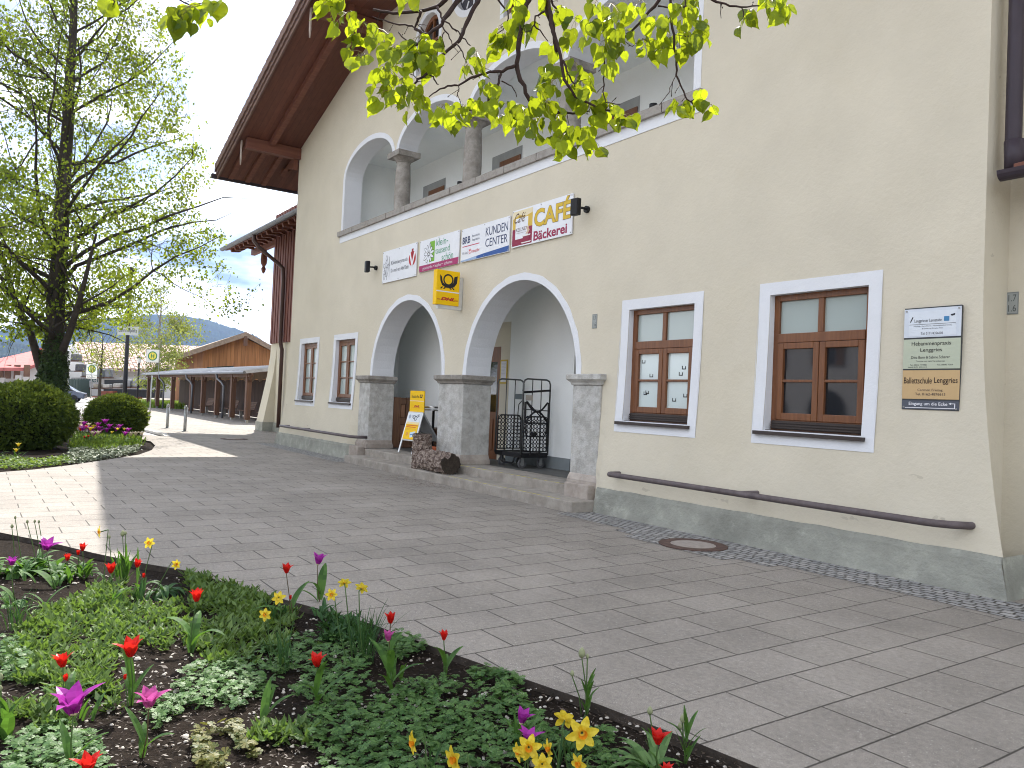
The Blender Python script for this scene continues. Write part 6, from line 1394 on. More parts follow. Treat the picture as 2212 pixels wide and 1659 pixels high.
bb_ = FP(251,925,24.8); bush((bb_.x,bb_.y,.56), .85,.85,.68, 'smaller clipped round bush beside the purple tulips', 2, 17000, .09)
# tufts of grass round the second tree
m = MB(); rnd = random.Random(12)
for i in range(5000):
    px = rnd.uniform(285,400) if rnd.random() < .7 else rnd.uniform(235,290); p = FP(px,870,64+rnd.uniform(-7,6)); p.z = -.02
    if not (0 < abs(px) ): continue
    h = rnd.uniform(.15,.55)*(1 if px > 290 else .7); d = Vector((rnd.gauss(0,.1),rnd.gauss(0,.1),h)); s = Vector((rnd.gauss(0,1),rnd.gauss(0,1),0)).normalized()*.05; m.face([p-s,p+s,p+d])
tag(m.build('grass', leafmat('bright_grass',(.09,.18,.02),(.20,.30,.05),.4,(.3,.4,.05),.6), origin=FP(340,870,64)), kind='stuff')
# ---------------------------------------------------------------- foreground linden, crown reaching over the camera
K['bigleaf'] = leafmat('young_linden_leaf', (.045,.10,.008), (.17,.23,.012), .50, (.52,.62,.018), .42, 5, .30)  # random darker leaves put the shade of overlapping leaves into the colour
def biglleaf(m, c, d, nrm, s, fold=.25, rnd=random):
    """heart-shaped toothed linden leaf with a drip tip, gently folded along its midrib"""
    d = d.normalized(); sd_ = d.cross(nrm); sd_ = sd_.normalized() if sd_.length > 1e-3 else d.orthogonal().normalized(); n_ = sd_.cross(d)
    prof = [(-.06,.0),(-.12,.20),(-.04,.37),(.10,.47),(.28,.50),(.46,.45),(.62,.35),(.75,.22),(.86,.10),(1.06,.0)]
    mid = [(.0,0),(.0,0),(.02,0),(.12,0),(.28,0),(.46,0),(.62,0),(.75,0),(.88,0),(1.06,0)]
    droop = rnd.uniform(.05,.30); cup = rnd.uniform(-.05,.35)
    def P_(u, v): return c + d*s*u + sd_*s*v + n_*s*(fold*abs(v)*1.0 - droop*u*u + cup*v*v*1.2 + .02*math.sin(u*22+abs(v)*9))
    b = len(m.v); k = len(prof)
    for (u, v), (u2, _) in zip(prof, mid):
        vein = .025*math.sin(u*20)
        for kk in (-1, -.5, 0, .5, 1): q = P_(u*abs(kk)+u2*(1-abs(kk)), v*kk); m.v.append(tuple(q+n_*s*vein*(1-abs(abs(kk)*2-1)) if kk else q))
    for i in range(k-1):
        for j in range(4): m.f.append((b+i*5+j,b+i*5+j+1,b+i*5+j+6,b+i*5+j+5)); m.m.append(m.cur)
ov = thing('overhanging_linden', (2.2,-11.2,0), 'linden tree behind the viewer whose sunlit leafy branches hang into the top of the view', 'tree')
m = MB(); tk = [(2.2,-11.2,-.1),(2.15,-11.1,1.2),(2.2,-11.0,2.4),(2.1,-10.9,3.6),(1.8,-10.6,5.2),(1.6,-10.3,7)]
m.tube(tk, [.28,.24,.22,.2,.16,.1], 16)
hub = Vector((-.9,-7.9,4.6)); hub2 = Vector((-1.3,-6.9,3.9))
m.tube([(2.1,-10.9,3.4),(1.0,-9.8,4.2),tuple(hub),(-2.2,-6.4,4.35)], [.12,.09,.06,.03], 10)
m.build('trunk', K['trunk'], ov, True)
rnd = random.Random(77)
D0 = 2.95
def br(pts, d0, d1, r0, r1): 
    n = len(pts); return [FP(px,py,d0+(d1-d0)*i/(n-1)) for i,(px,py) in enumerate(pts)], [r0+(r1-r0)*i/(n-1) for i in range(n)]
z4 = lambda *a: [(806.4+x*.1823, y*.1823) for x, y in a]
zr_ = lambda *a: [(1267.2+x*.2083, y*.2083) for x, y in a]
z8 = lambda *a: [(460.8+x*.5208, y*.5208) for x, y in a]
BR = [ # (points, depth start, depth end, r start, r end)
 (z4((1900,-200),(1840,0),(1780,130),(1730,480),(1700,750),(1740,950),(1850,1180),(1960,1290),(2100,1340),(2212,1330)),2.9,2.9,.0105,.006),
 (z8((1380,440),(1420,465),(1490,470),(1560,460)),2.9,2.95,.006,.003),
 (z4((1700,760),(1530,850),(1380,850),(1230,900),(1010,1010),(880,1020),(740,1090),(660,1150)),2.9,2.8,.0065,.002),
 (z4((1515,870),(1490,980),(1370,1180),(1290,1260),(1180,1300),(1000,1290)),2.88,2.8,.005,.002),
 (z4((1010,1010),(1010,1080),(990,1150)),2.84,2.84,.002,.0015),
 (z4((1520,960),(1640,1020),(1700,1150)),2.85,2.85,.0025,.0015),
 (z4((1300,-200),(1240,20),(1130,220),(1060,400),(990,510),(830,640),(680,780),(640,870),(550,930),(490,990)),3.1,2.95,.009,.004),
 (z4((1080,-160),(960,60),(850,210),(810,300),(650,410),(460,560)),3.1,3.0,.011,.005),
 (z4((980,-120),(850,0),(760,80),(570,130),(240,160),(0,110)),3.05,3.2,.010,.005),
 (z4((570,130),(530,220),(490,330),(380,290),(180,260),(0,200)),3.05,3.15,.006,.002),
 (z4((490,340),(560,380),(640,410)),3.05,3.02,.006,.005),
 (z4((760,80),(800,200),(840,250),(1010,370),(1060,450),(1150,540)),3.05,3.0,.004,.002),
 (z4((990,520),(1060,620),(1110,750)),3.0,2.95,.003,.0015),
 (z4((660,870),(720,940),(770,1000)),2.97,2.95,.003,.002),
 (z4((550,930),(440,880)),2.97,2.97,.002,.0015),(z4((670,770),(590,760),(480,700)),2.97,2.97,.003,.002),
 (z4((820,310),(900,450),(960,570)),3.0,3.0,.003,.0015),(z4((840,380),(800,480),(730,590)),3.0,3.0,.0025,.0015),
 (z4((300,380),(350,450),(450,550)),3.05,3.0,.003,.002),(z4((540,290),(630,300)),3.05,3.05,.0015,.001),(z4((520,290),(640,400)),3.05,3.05,.002,.0015),
 (z4((2040,-200),(2050,0),(2060,130),(2130,300),(2150,500),(2180,620)),2.75,2.8,.010,.007),
 (z4((2090,-100),(2130,60),(2212,170)),2.8,2.8,.005,.003),
 (z8((1400,-60),(1390,0),(1400,100),(1440,230),(1455,330),(1500,400),(1580,440),(1650,460)),2.75,2.7,.008,.003),
 (z8((1450,250),(1480,320),(1500,360)),2.72,2.7,.004,.002),
 (z4((1440,-120),(1480,0),(1600,130),(1600,220),(1540,350),(1420,430)),3.0,3.0,.004,.0015),
 (z4((2040,130),(1920,190),(1910,290),(1840,370)),2.8,2.85,.004,.002),(z4((1910,300),(2000,390),(2070,490)),2.85,2.85,.003,.0015),
 (zr_((850,-120),(750,0),(600,180),(420,370),(300,430)),2.7,2.75,.007,.003),
 (zr_((860,-150),(870,0),(880,250),(910,430),(930,600),(930,780),(990,920),(1040,1030),(1110,1080)),2.6,2.65,.005,.002),
 (zr_((740,60),(900,95),(1040,60)),2.62,2.6,.003,.002),(zr_((1030,-100),(1025,0),(1015,130)),2.6,2.6,.003,.002),
 (zr_((930,780),(880,880),(850,970)),2.62,2.62,.0015,.001),(zr_((960,300),(960,450),(940,610)),2.62,2.62,.0012,.001),
 (zr_((1200,-80),(1310,0),(1440,40),(1600,75),(1790,60)),2.5,2.5,.005,.002),(zr_((1610,80),(1640,210)),2.5,2.5,.002,.0015),(zr_((1390,40),(1395,190)),2.5,2.5,.0015,.001),
 (zr_((170,560),(190,750),(170,950),(200,1060),(350,1080)),2.7,2.65,.003,.0015),(zr_((580,410),(500,460),(430,480)),2.7,2.7,.0015,.001),(zr_((580,400),(680,480)),2.7,2.7,.0015,.001),
 (zr_((1050,370),(1090,430)),2.6,2.6,.002,.0015),(zr_((1040,1030),(1030,1100)),2.65,2.65,.0015,.001),(zr_((1090,1050),(1170,1000)),2.65,2.65,.0015,.001),
 ([(250,-60),(246,0),(244,10)],3.2,3.2,.003,.002),
 ([(360,-60),(380,-5),(410,10),(440,6)],3.0,3.0,.004,.002),
]
m = MB()
starts = []
for pts, d0, d1, r0, r1 in BR:
    P_, R_ = br(pts, d0, d1, r0, r1)
    # subdivide with slight kinks at the buds
    Q = []; QR = []
    for i in range(len(P_)-1):
        for k in range(3):
            f = k/3; Q.append(P_[i].lerp(P_[i+1], f)+Vector((rnd.gauss(0,.002),rnd.gauss(0,.002),rnd.gauss(0,.002)))*(1 if k else .2)); QR.append((R_[i]+(R_[i+1]-R_[i])*f)*rnd.uniform(.92,1.12))
    Q.append(P_[-1]); QR.append(R_[-1]); m.tube(Q, QR, 7)
    if pts[0][1] < -10: starts.append((P_[0], R_[0]))
    for i in range(2, len(Q)-1, 3):
        if QR[i] < .006 and rnd.random() < .6:
            dd = (Q[i]-Q[i-1]).normalized(); s_ = Vector((rnd.gauss(0,1),rnd.gauss(0,1),rnd.gauss(0,1))).cross(dd).normalized(); a = Q[i]; l_ = rnd.uniform(.012,.05); b_ = a+(dd*.5+s_)*l_; m.tube([a,b_], [.0014,.001], 4); m.tube([b_,b_+(dd+s_)*.004],[.0022,.0008],5)
for P0, r0 in starts:   # carry each twig up to a limb of the tree
    k = Vector((-1.0,-7.2,4.5)) if P0.x > -2.2 else Vector((-1.9,-6.6,4.4)); mid = P0.lerp(k,.5)+Vector((0,0,.18)); m.tube([P0,mid,k], [r0,r0*1.4,r0*2], 7)
m.build('branch', K['twig'], ov, True)
# leaf clusters: (px, py, spread x, spread y, count, depth)
CL = [(412,36,66,30,26,2.95),(243,6,14,10,3,3.2),
 (715,22,34,22,9,3.15),(745,48,34,26,11,3.15),(790,70,36,28,10,3.1),(770,95,18,22,6,3.1),(820,85,26,30,8,3.05),(850,120,24,26,6,3.0),(780,130,34,18,7,3.1),(870,12,18,14,5,3.05),(745,8,30,12,5,3.15),
 (905,95,26,20,8,3.0),(925,105,30,28,9,3.0),(930,140,26,26,8,2.98),(900,130,22,20,6,2.98),(945,120,14,34,4,2.98),
 (835,165,28,26,9,2.98),(865,195,34,30,12,2.95),(830,215,22,24,8,2.98),(880,235,36,32,13,2.9),(905,215,18,26,6,2.92),(860,150,26,20,6,2.98),
 (955,250,24,30,7,2.82),(975,265,22,26,6,2.8),(1000,240,14,18,4,2.8),(1030,245,18,28,6,2.8),(1055,235,14,14,4,2.8),(1015,265,14,18,3,2.8),
 (1045,190,14,14,5,2.85),(1055,205,18,20,6,2.85),(1030,135,22,26,9,2.95),(1015,150,16,16,5,2.95),(1080,75,20,26,9,2.95),(1095,100,20,26,9,2.95),(1072,110,14,20,5,2.95),(1120,55,16,34,8,2.9),(1115,15,18,20,7,2.9),(1130,75,16,24,6,2.9),
 (1100,245,18,22,7,2.9),(1080,265,14,16,5,2.9),(1130,250,22,24,9,2.88),(1145,290,26,22,8,2.85),(1165,215,26,30,11,2.85),(1185,245,24,32,10,2.85),(1160,270,26,24,8,2.85),(1200,190,20,24,8,2.82),(1180,165,18,24,6,2.82),(1205,270,18,24,7,2.8),(1225,305,28,28,11,2.8),(1260,300,26,26,10,2.8),(1285,320,16,18,5,2.8),(1220,330,18,14,4,2.8),(1195,310,14,20,5,2.8),
 (1190,105,14,18,5,2.85),(1215,30,18,20,6,2.85),(1240,60,20,26,7,2.8),(1230,95,16,22,5,2.8),(1180,15,12,14,4,2.85),(1240,155,26,26,9,2.78),(1265,185,24,28,8,2.78),(1245,215,26,30,10,2.78),(1275,245,24,28,9,2.76),(1300,225,18,18,6,2.75),(1320,250,22,26,8,2.72),(1350,262,18,20,7,2.7),
 (1280,75,24,30,9,2.72),(1300,110,26,30,10,2.72),(1325,60,30,30,10,2.7),(1345,95,24,34,9,2.7),(1320,25,30,22,9,2.7),(1290,20,20,20,6,2.72),(1310,140,18,26,6,2.72),(1380,20,20,24,7,2.68),(1395,50,16,20,5,2.68),(1400,105,26,20,9,2.65),(1425,110,22,20,7,2.65),(1440,80,12,14,4,2.62),
 (1440,60,16,16,5,2.62),(1468,40,16,30,8,2.6),(1495,35,20,26,9,2.58),(1515,65,16,20,6,2.58),(1480,75,18,16,5,2.6),(1485,110,14,22,6,2.6),(1515,85,14,24,5,2.58),(1500,10,16,14,5,2.6),
 (1462,230,12,14,3,2.65),(1475,242,12,12,3,2.65),(1510,232,18,14,6,2.65),(1530,240,12,16,4,2.65),(1513,210,8,8,2,2.65),
 (1605,52,16,18,6,2.5),(1622,40,8,14,3,2.5),(1665,15,16,14,7,2.48),(1685,30,18,18,6,2.48),(1705,28,14,16,5,2.48),(1655,6,14,10,3,2.48)]
m = MB(); st = MB()
for cx_, cy_, sx_, sy_, n_, dp in CL:
    hubp = FP(cx_+rnd.gauss(0,3), cy_-sy_*.8, dp)
    for i in range(int(n_*.78)+1):
        px = cx_+rnd.uniform(-1,1)*sx_*.9; py = cy_+rnd.uniform(-1,1)*sy_*.8-8; d = dp+rnd.gauss(0,.07)
        c = FP(px, py, d); s = rnd.choice((.028,.040,.050,.058,.064))*rnd.uniform(.8,1.08)*(dp/2.9)
        if cx_ < 480: s *= 1.3
        dv = Vector((rnd.gauss(0,.38),rnd.gauss(0,.38),-1)) + CR*((px-cx_)/max(1,sx_))*.55
        yaw_ = rnd.random()*2*PI; nr = Vector((math.cos(yaw_),math.sin(yaw_),rnd.uniform(-.2,.6))) if rnd.random() < .5 else (-CF+Vector((rnd.gauss(0,.6),rnd.gauss(0,.6),rnd.gauss(0,.5))))
        biglleaf(m, c, dv, nr, s, rnd.uniform(.05,.55), rnd)
        st.tube([hubp, hubp.lerp(c,.5)+Vector((0,0,.006)), c], [.0009,.0008,.0007], 3, cap=False)
tag(m.build('leaves', K['bigleaf'], ov), kind='stuff'); st.build('leaf_stalks', leafmat('leaf_stalk',(.16,.13,.05),(.25,.2,.08),0), ov)
# ---------------------------------------------------------------- flower beds
K['gl'] = leafmat('tulip_foliage', (.028,.075,.020), (.075,.16,.035), .30, (.14,.30,.03), .6, 8)
K['glb'] = leafmat('blue_green_blades', (.020,.060,.022), (.050,.115,.035), .22, (.08,.18,.03), .62, 8)
K['strap'] = leafmat('strap_leaf', (.06,.13,.04), (.13,.22,.08), .3, (.16,.32,.06), .55, 8)
K['stem'] = leafmat('flower_stem', (.05,.10,.03), (.08,.14,.04), .1, None, .5)
K['stemd'] = leafmat('dark_flower_stem', (.06,.05,.025), (.10,.07,.035), 0, None, .6)
K['red'] = leafmat('red_petal', (.50,.012,.010), (.66,.022,.016), .35, (.75,.03,.02), .4, 20)
K['purple'] = leafmat('purple_petal', (.27,.018,.26), (.40,.04,.36), .35, (.5,.05,.45), .4, 20)
K['pink'] = leafmat('pink_purple_petal', (.40,.05,.24), (.52,.10,.32), .35, (.6,.12,.4), .4, 20)
K['yellow'] = leafmat('yellow_petal', (.72,.52,.02), (.82,.66,.08), .35, (.85,.7,.06), .45, 20)
K['orange'] = leafmat('orange_trumpet', (.75,.26,.01), (.82,.34,.02), .3, (.85,.35,.02), .5, 20)
K['bud'] = leafmat('pale_green_bud', (.20,.24,.12), (.34,.36,.22), .2, None, .6, 30)
K['whitep'] = leafmat('cream_petal', (.55,.48,.32), (.66,.60,.48), .3, (.6,.5,.35), .5, 20)
K['pbase'] = leafmat('pale_petal_base', (.60,.55,.25), (.68,.62,.35), .2, None, .5, 20)
def petal(m, c, ax, rad_, h, w_, curl=0.0, base=.15, n=6, tip=1.0, r_in=.12):
    """petal rising from c along ax, leaning out towards rad_"""
    sd_ = ax.cross(rad_).normalized(); row = []
    for i in range(n+1):
        t = i/n; bulge = math.sin(PI*min(1,t*.75+.12))
        out = base*math.sin(t*PI*.5)**.8 + curl*t**2.5
        ww = w_*(math.sin(PI*(t*.86+.09))**.75 if t < .98 else 0.03)*(1-(t**4)*.55*tip)
        p = c+ax*h*(t-.12*curl/max(.01,h)*t**3*3)+rad_*(r_in*w_+out); cup = rad_*(-.22*ww)
        row.append((p-sd_*ww/2+cup, p, p+sd_*ww/2+cup))
    for a, b_ in zip(row[:-1], row[1:]):
        m.face([a[0],a[1],b_[1],b_[0]]); m.face([a[1],a[2],b_[2],b_[1]])
def blade(m, p, d, l_, w_, bend, rnd, n=8, fold=.3):
    """long leaf: starts along d (unit-ish, mostly up), bends over with gravity"""
    d = Vector(d).normalized(); hd = Vector((d.x,d.y,0)); hd = hd.normalized() if hd.length > 1e-3 else Vector((1,0,0)); sd_ = Vector((-hd.y,hd.x,0)); q = Vector(p); el = math.atan2(d.z, Vector((d.x,d.y,0)).length); row = []
    for i in range(n+1):
        t = i/n; ww = w_*max(.04, math.sin(PI*(.12+.86*t))**.7); tv = hd*math.cos(el)+Vector((0,0,math.sin(el))); nn = sd_.cross(tv)
        row.append((q-sd_*ww/2-nn*ww*fold*.5, q.copy(), q+sd_*ww/2-nn*ww*fold*.5)); q = q+tv*l_/n; el -= bend/n*(1+t)
    for a, b_ in zip(row[:-1], row[1:]):
        m.face([a[0],a[1],b_[1],b_[0]]); m.face([a[1],a[2],b_[2],b_[1]])
def place(hx, hy, bx, by, z0=-.035):
    b_ = GP(bx,by,z0); d = depth(b_); h = FP(hx,hy,d); return b_, h, d
def stemtube(m, b_, h, r, bend=None):
    mid = b_.lerp(h,.5)+(bend or Vector((0,0,0))); m.tube([b_, b_.lerp(mid,.6), mid, mid.lerp(h,.6), h], [r*1.2,r*1.1,r,r,r*.95], 6)
def tulip(hx, hy, bx, by, size, kind, label, seed, openn=.35, leaves=3, tilt=0.0, dstem=False, lsz=1.0):
    rnd = random.Random(seed); b_, h, d = place(hx, hy, bx, by); s = size*1.12*d/FPX; t = thing('tulip', b_, label, 'tulip')
    hb = h-Vector((0,0,s*.42)); m = MB(); stemtube(m, b_, hb, .0034, Vector((rnd.gauss(0,.006),rnd.gauss(0,.006),0))); m.build('stem', K['stemd' if dstem else 'stem'], t, True)
    ax = (Vector((tilt*.3+rnd.gauss(0,.05),rnd.gauss(0,.05),1))+CR*tilt).normalized(); o1 = ax.orthogonal().normalized(); o2 = ax.cross(o1); a0 = rnd.random()*PI
    m = MB(); hgt = s*.85
    for ring in (0,1):
        for k in range(3):
            a = a0+k*2*PI/3+ring*PI/3+rnd.gauss(0,.08); r_ = o1*math.cos(a)+o2*math.sin(a)
            petal(m, hb, ax, r_, hgt*rnd.uniform(.93,1.07), s*.50, curl=s*openn*rnd.uniform(.5,1.2)*(1.0 if ring == 0 else .6), base=s*.22*(1.1 if ring == 0 else .85), r_in=.04)
    fl = m.build('flower', K[kind], t, True)
    if kind != 'red': m = MB(); m.lathe(hb-ax*.004, [(.004,0),(s*.09,s*.03),(s*.13,s*.08)], 10); m.build('pale_base', K['pbase'], fl, True)
    H_ = (h-b_).length
    for k in range(leaves):
        a = rnd.random()*2*PI; dv = Vector((math.cos(a)*.35,math.sin(a)*.35,1)); dv = dv+CR*(.42 if k % 2 else -.42)*rnd.uniform(.4,1); l_ = min(.30,H_*rnd.uniform(.55,.85))*lsz; m = MB(); blade(m, b_.lerp(hb,.03+.13*k), dv, l_, l_*rnd.uniform(.16,.24), rnd.uniform(.3,1.3), rnd); m.build('leaf', K['gl'], t, True)
    return t
TU = [ # head x,y, base x,y, size, kind, label, open, leaves, tilt, darkstem
 (283,1397,283,1530,46,'red','wide open red tulip on a stout stalk with three broad leaves',.42,4,0,0),
 (137,1424,142,1535,36,'red','red tulip with one petal bent left, above a smaller closed red tulip',.40,3,-.2,0),
 (141,1464,146,1560,17,'red','small closed red tulip just above the big purple tulip',.05,3,0,0),
 (270,1462,276,1540,12,'red','tiny red tulip bud half hidden behind the stout tulip stalk',.02,0,0,0),
 (686,1424,683,1540,34,'red','red tulip standing alone between the pale leaf patches left of the daffodil tuft',.40,4,0,0),
 (425,1285,412,1415,31,'red','red tulip above the green lance leaf carpet, right of the rosette plant',.32,3,0,0),
 (240,1226,248,1310,26,'red','red tulip left of the green rosette plant',.35,2,0,0),
 (297,1216,303,1290,21,'red','red tulip just above the green rosette plant',.15,2,0,0),
 (310,1243,309,1290,11,'red','tiny red tulip low beside the green rosette plant',.02,1,0,0),
 (179,1181,184,1245,19,'red','red tulip right of the purple tulip at the far left edge of the bed',.25,2,0,0),
 (169,1193,172,1250,12,'red','small red tulip partly hidden in leaves at the far left',.1,2,0,0),
 (146,1203,150,1262,17,'red','half hidden red tulip among broad leaves at the far left',.3,2,0,0),
 (619,1227,627,1345,24,'red','tall slender red tulip at the bed edge left of a tall purple one',.32,2,.12,1),
 (628,1290,630,1345,10,'red','dark red tulip bud behind the yellow daffodil',.02,1,0,1),
 (844,1334,838,1440,27,'red','red tulip right of the daffodil tuft above a pink purple one',.22,2,0,1),
 (959,1372,962,1462,23,'red','red tulip standing alone at the edge of the paving',.28,3,0,0),
 (1421,1590,1424,1680,38,'red','red tulip at the bottom right beside the broad leaf rosette',.42,2,0,0),
 (190,1648,190,1735,46,'red','red tulip at the bottom left corner of the view',.5,1,0,0),
 (1442,1662,1442,1730,30,'red','red tulip cut off by the bottom edge at the right',.4,0,0,0),
 (160,1510,153,1668,72,'purple','biggest purple tulip with wide open pointed petals, bottom left',.62,2,0,0),
 (322,1506,307,1640,50,'pink','pink purple star shaped tulip with yellow base, bottom left',.62,3,.1,1),
 (100,1175,118,1275,32,'purple','purple tulip leaning over broad leaves at the far left',.5,1,.1,0),
 (26,1211,32,1300,23,'purple','purple tulip nearest the left picture edge',.4,1,0,0),
 (687,1206,692,1310,28,'purple','tall purple tulip rising against the paving',.45,3,0,1),
 (839,1373,846,1500,25,'pink','pink purple tulip below the red one right of the daffodil tuft',.3,4,0,0),
 (1127,1546,1128,1640,36,'purple','upper purple tulip beside the daffodils at the bottom',.40,1,.1,1),
 (1143,1588,1146,1690,38,'purple','lower purple tulip right behind the daffodils at the bottom',.55,1,0,1),
]
for i, (hx,hy,bx,by,sz,kd,lab,op,lv,ti,ds) in enumerate(TU): tulip(hx,hy,bx,by,sz,kd,lab,i+1,op,lv,ti,ds)
def daffodil(hx, hy, bx, by, size, face, label, seed, nod=0.0):
    """face: 0 front, 1 back, 2 side left, 3 side right"""
    rnd = random.Random(seed+100); b_, h, d = place(hx, hy, bx, by); s = size*1.22*d/FPX; t = thing('daffodil', b_, label, 'daffodil')
    ax = {0: -CF+Vector((0,0,.12)), 1: CF*.8+Vector((0,0,.25)), 2: -CR*.85-CF*.6, 3: CR*.85-CF*.6}[face]; ax = (ax+Vector((rnd.gauss(0,.12),rnd.gauss(0,.12),rnd.gauss(0,.08)))).normalized()
    if face in (2,3): s *= 1.25
    m = MB(); neck = h-ax*s*.35+Vector((0,0,.008)); top = neck-ax*.02+Vector((0,0,.004)); 
    stemtube(m, b_, top, .0034, (h-b_)*0+Vector((rnd.gauss(0,.01),rnd.gauss(0,.01),.0))); m.tube([top, neck, h-ax*.004], [.0034,.0045,.004], 6); m.build('stem', K['stem'], t, True)
    o1 = ax.orthogonal().normalized(); o2 = ax.cross(o1); a0 = rnd.random(); m = MB()
    for k in range(6):
        a = a0+k*PI/3; r_ = (o1*math.cos(a)+o2*math.sin(a)+ax*rnd.uniform(-.15,.22)).normalized(); sd_ = r_.cross(ax).normalized(); row = []
        L_ = s*.52*rnd.uniform(.92,1.08); W_ = s*.30
        for i in range(6):
            u = i/5; ww = W_*(math.sin(PI*(.16+.80*u))**.8); p = h+r_*(L_*(.08+.92*u))+ax*(.05*s*math.sin(u*2.5)*rnd.uniform(.6,1.4)); tw = ax*.12*ww
            row.append((p-sd_*ww/2+tw, p, p+sd_*ww/2+tw))
        for a_, c_ in zip(row[:-1], row[1:]): m.face([a_[0],a_[1],c_[1],c_[0]]); m.face([a_[1],a_[2],c_[2],c_[1]])
    f = m.build('petals', K['yellow'], t, True)
    m = MB(); n = 18; rings = [(.075,.0),(.10,.06),(.115,.12),(.145,.17)]; vs = []
    for (r, z) in rings:
        for k in range(n): a = 2*PI*k/n; rr = r*s*(1+(.07*math.sin(a*9) if z > .15 else 0)); vs.append(h+(o1*math.cos(a)+o2*math.sin(a))*rr+ax*z*s*1.1)
    m.add(vs, [(i*n+k,i*n+(k+1)%n,(i+1)*n+(k+1)%n,(i+1)*n+k) for i in range(3) for k in range(n)]); m.build('trumpet', K['orange'] if seed % 5 != 3 else K['yellow'], t, True)
    return t
DA = [(217,1149,222,1285,18,2,'small daffodil nodding left on a long curved stalk at the top left of the bed'),
 (323,1173,308,1290,21,0,'pale yellow daffodil facing the viewer above the rosette plant'),
 (379,1219,330,1290,15,3,'small daffodil drooping over the bed edge on a long arching stalk'),
 (602,1291,608,1420,24,0,'daffodil with orange centre left of the tall red tulip'),
 (573,1327,590,1430,23,0,'lower yellow daffodil facing down over the leaf carpet'),
 (717,1284,752,1440,22,0,'left of the three daffodils rising from the blade tuft'),
 (744,1260,762,1440,24,1,'highest of the three daffodils rising from the blade tuft'),
 (781,1271,786,1440,25,1,'right of the three daffodils rising from the blade tuft'),
 (1220,1556,1232,1690,44,1,'large pale daffodil seen from behind at the bottom of the bed'),
 (1257,1583,1252,1700,56,0,'largest daffodil with orange centre facing the viewer, bottom of the bed'),
 (1142,1614,1150,1720,46,0,'daffodil with ruffled orange cup in front of the purple tulips'),
 (1122,1624,1135,1720,26,2,'daffodil seen from the side at the left of the ruffled one'),
 (1187,1617,1196,1720,27,2,'narrow side view daffodil between the ruffled and the largest one'),
 (1171,1650,1172,1740,42,0,'daffodil cut by the bottom edge below the ruffled one'),
 (894,1605,930,1700,31,2,'daffodil facing left beside the dark leaf carpet at the bottom'),
 (984,1640,1020,1720,38,2,'drooping yellow daffodil at the bottom edge left of the purple tulips'),
 (1252,1650,1256,1740,30,2,'side view daffodil at the bottom edge below the largest one')]
for i, (hx,hy,bx,by,sz,fc,lab) in enumerate(DA): daffodil(hx,hy,bx,by,sz,fc,lab,i)
def buds(items, label, seed, leaves=0, lh=.2, kind='bud'):
    rnd = random.Random(seed+300); b0, h0, d0_ = place(items[0][0],items[0][1],items[0][2],items[0][3]); t = thing('budding_plant', b0, label, 'plant')
    for (hx,hy,bx,by,sz) in items:
        b_, h, d = place(hx,hy,bx,by); s = sz*d/FPX; m = MB(); stemtube(m, b_, h-Vector((0,0,s*.4)), .0032, Vector((rnd.gauss(0,.01),rnd.gauss(0,.01),0))); m.build('stem', K['stem'], t, True)
        m = MB(); m.lathe(h-Vector((0,0,s*.45)), [(s*.12,0),(s*.28,s*.15),(s*.36,s*.4),(s*.28,s*.75),(s*.10,s*.98),(s*.02,s*1.04)], 10); m.build('bud', K[kind], t, True)
    for k in range(leaves):
        a = rnd.random()*2*PI; m = MB(); blade(m, b0+Vector((0,0,.0+.02*k)), Vector((math.cos(a)*.35,math.sin(a)*.35,1)), lh*rnd.uniform(.6,1.1), lh*.14, rnd.uniform(.1,.8), rnd); m.build('leaf', K['gl'], t, True)
buds([(26,1137,30,1240,9),(33,1118,50,1235,7),(59,1127,78,1240,8),(75,1126,80,1238,7),(84,1127,88,1240,7)], 'group of thin stalks with small round buds at the far left edge', 1)
buds([(265,1153,272,1262,13),(271,1152,273,1262,8)], 'pair of pale buds on tall stalks above a leaf tuft near the bed edge', 2, 9, .22)
buds([(236,1160,240,1262,8)], 'single small bud on a thin stalk left of the pair of pale buds', 3, 4, .16)
buds([(1257,1411,1266,1550,22),(1269,1418,1267,1550,11),(1236,1455,1256,1548,13)], 'tall plant with one large white bud and two small ones at the bed edge', 4, 8, .15)
buds([(1404,1536,1405,1625,18)], 'plant with a single green white bud near the bed edge, bottom right', 5, 4, .09)
buds([(1475,1553,1482,1650,18),(1469,1568,1478,1650,14)], 'plant with two green white buds nearest the paving, bottom right', 6, 8, .15)
buds([(1,1463,14,1580,16),(1,1487,8,1585,12)], 'cut off budding plant at the left picture edge', 7, 5, .2)
def tuft(px, py, n, lh, lw, spread, label, name, seed, m_, bend=(.1,.6), lean=.25, cat='plant', z0=-.035, fold=.3):
    rnd = random.Random(seed+500); b_ = GP(px,py,z0); t = thing(name, b_, label, cat); 
    for k in range(n):
        a = rnd.random()*2*PI; q = b_+Vector((rnd.gauss(0,spread),rnd.gauss(0,spread),0)); m = MB(); blade(m, q, Vector((math.cos(a)*lean*rnd.uniform(.3,1.6),math.sin(a)*lean*rnd.uniform(.3,1.6),1)), lh*rnd.uniform(.65,1.1), lw*rnd.uniform(.8,1.15), rnd.uniform(*bend), rnd, 9, fold); m.build('leaf', m_, t, True)
    return t
tuft(783,1432,46,.36,.008,.035,'dense tuft of upright daffodil blades under three yellow blooms','daffodil_tuft',1,K['glb'])
tuft(612,1450,24,.27,.007,.03,'tuft of thin blades below the two lower daffodils','daffodil_tuft',2,K['glb'])
tuft(35,1362,30,.30,.008,.03,'tuft of upright blades at the left picture edge','daffodil_tuft',3,K['glb'],bend=(.1,.9))
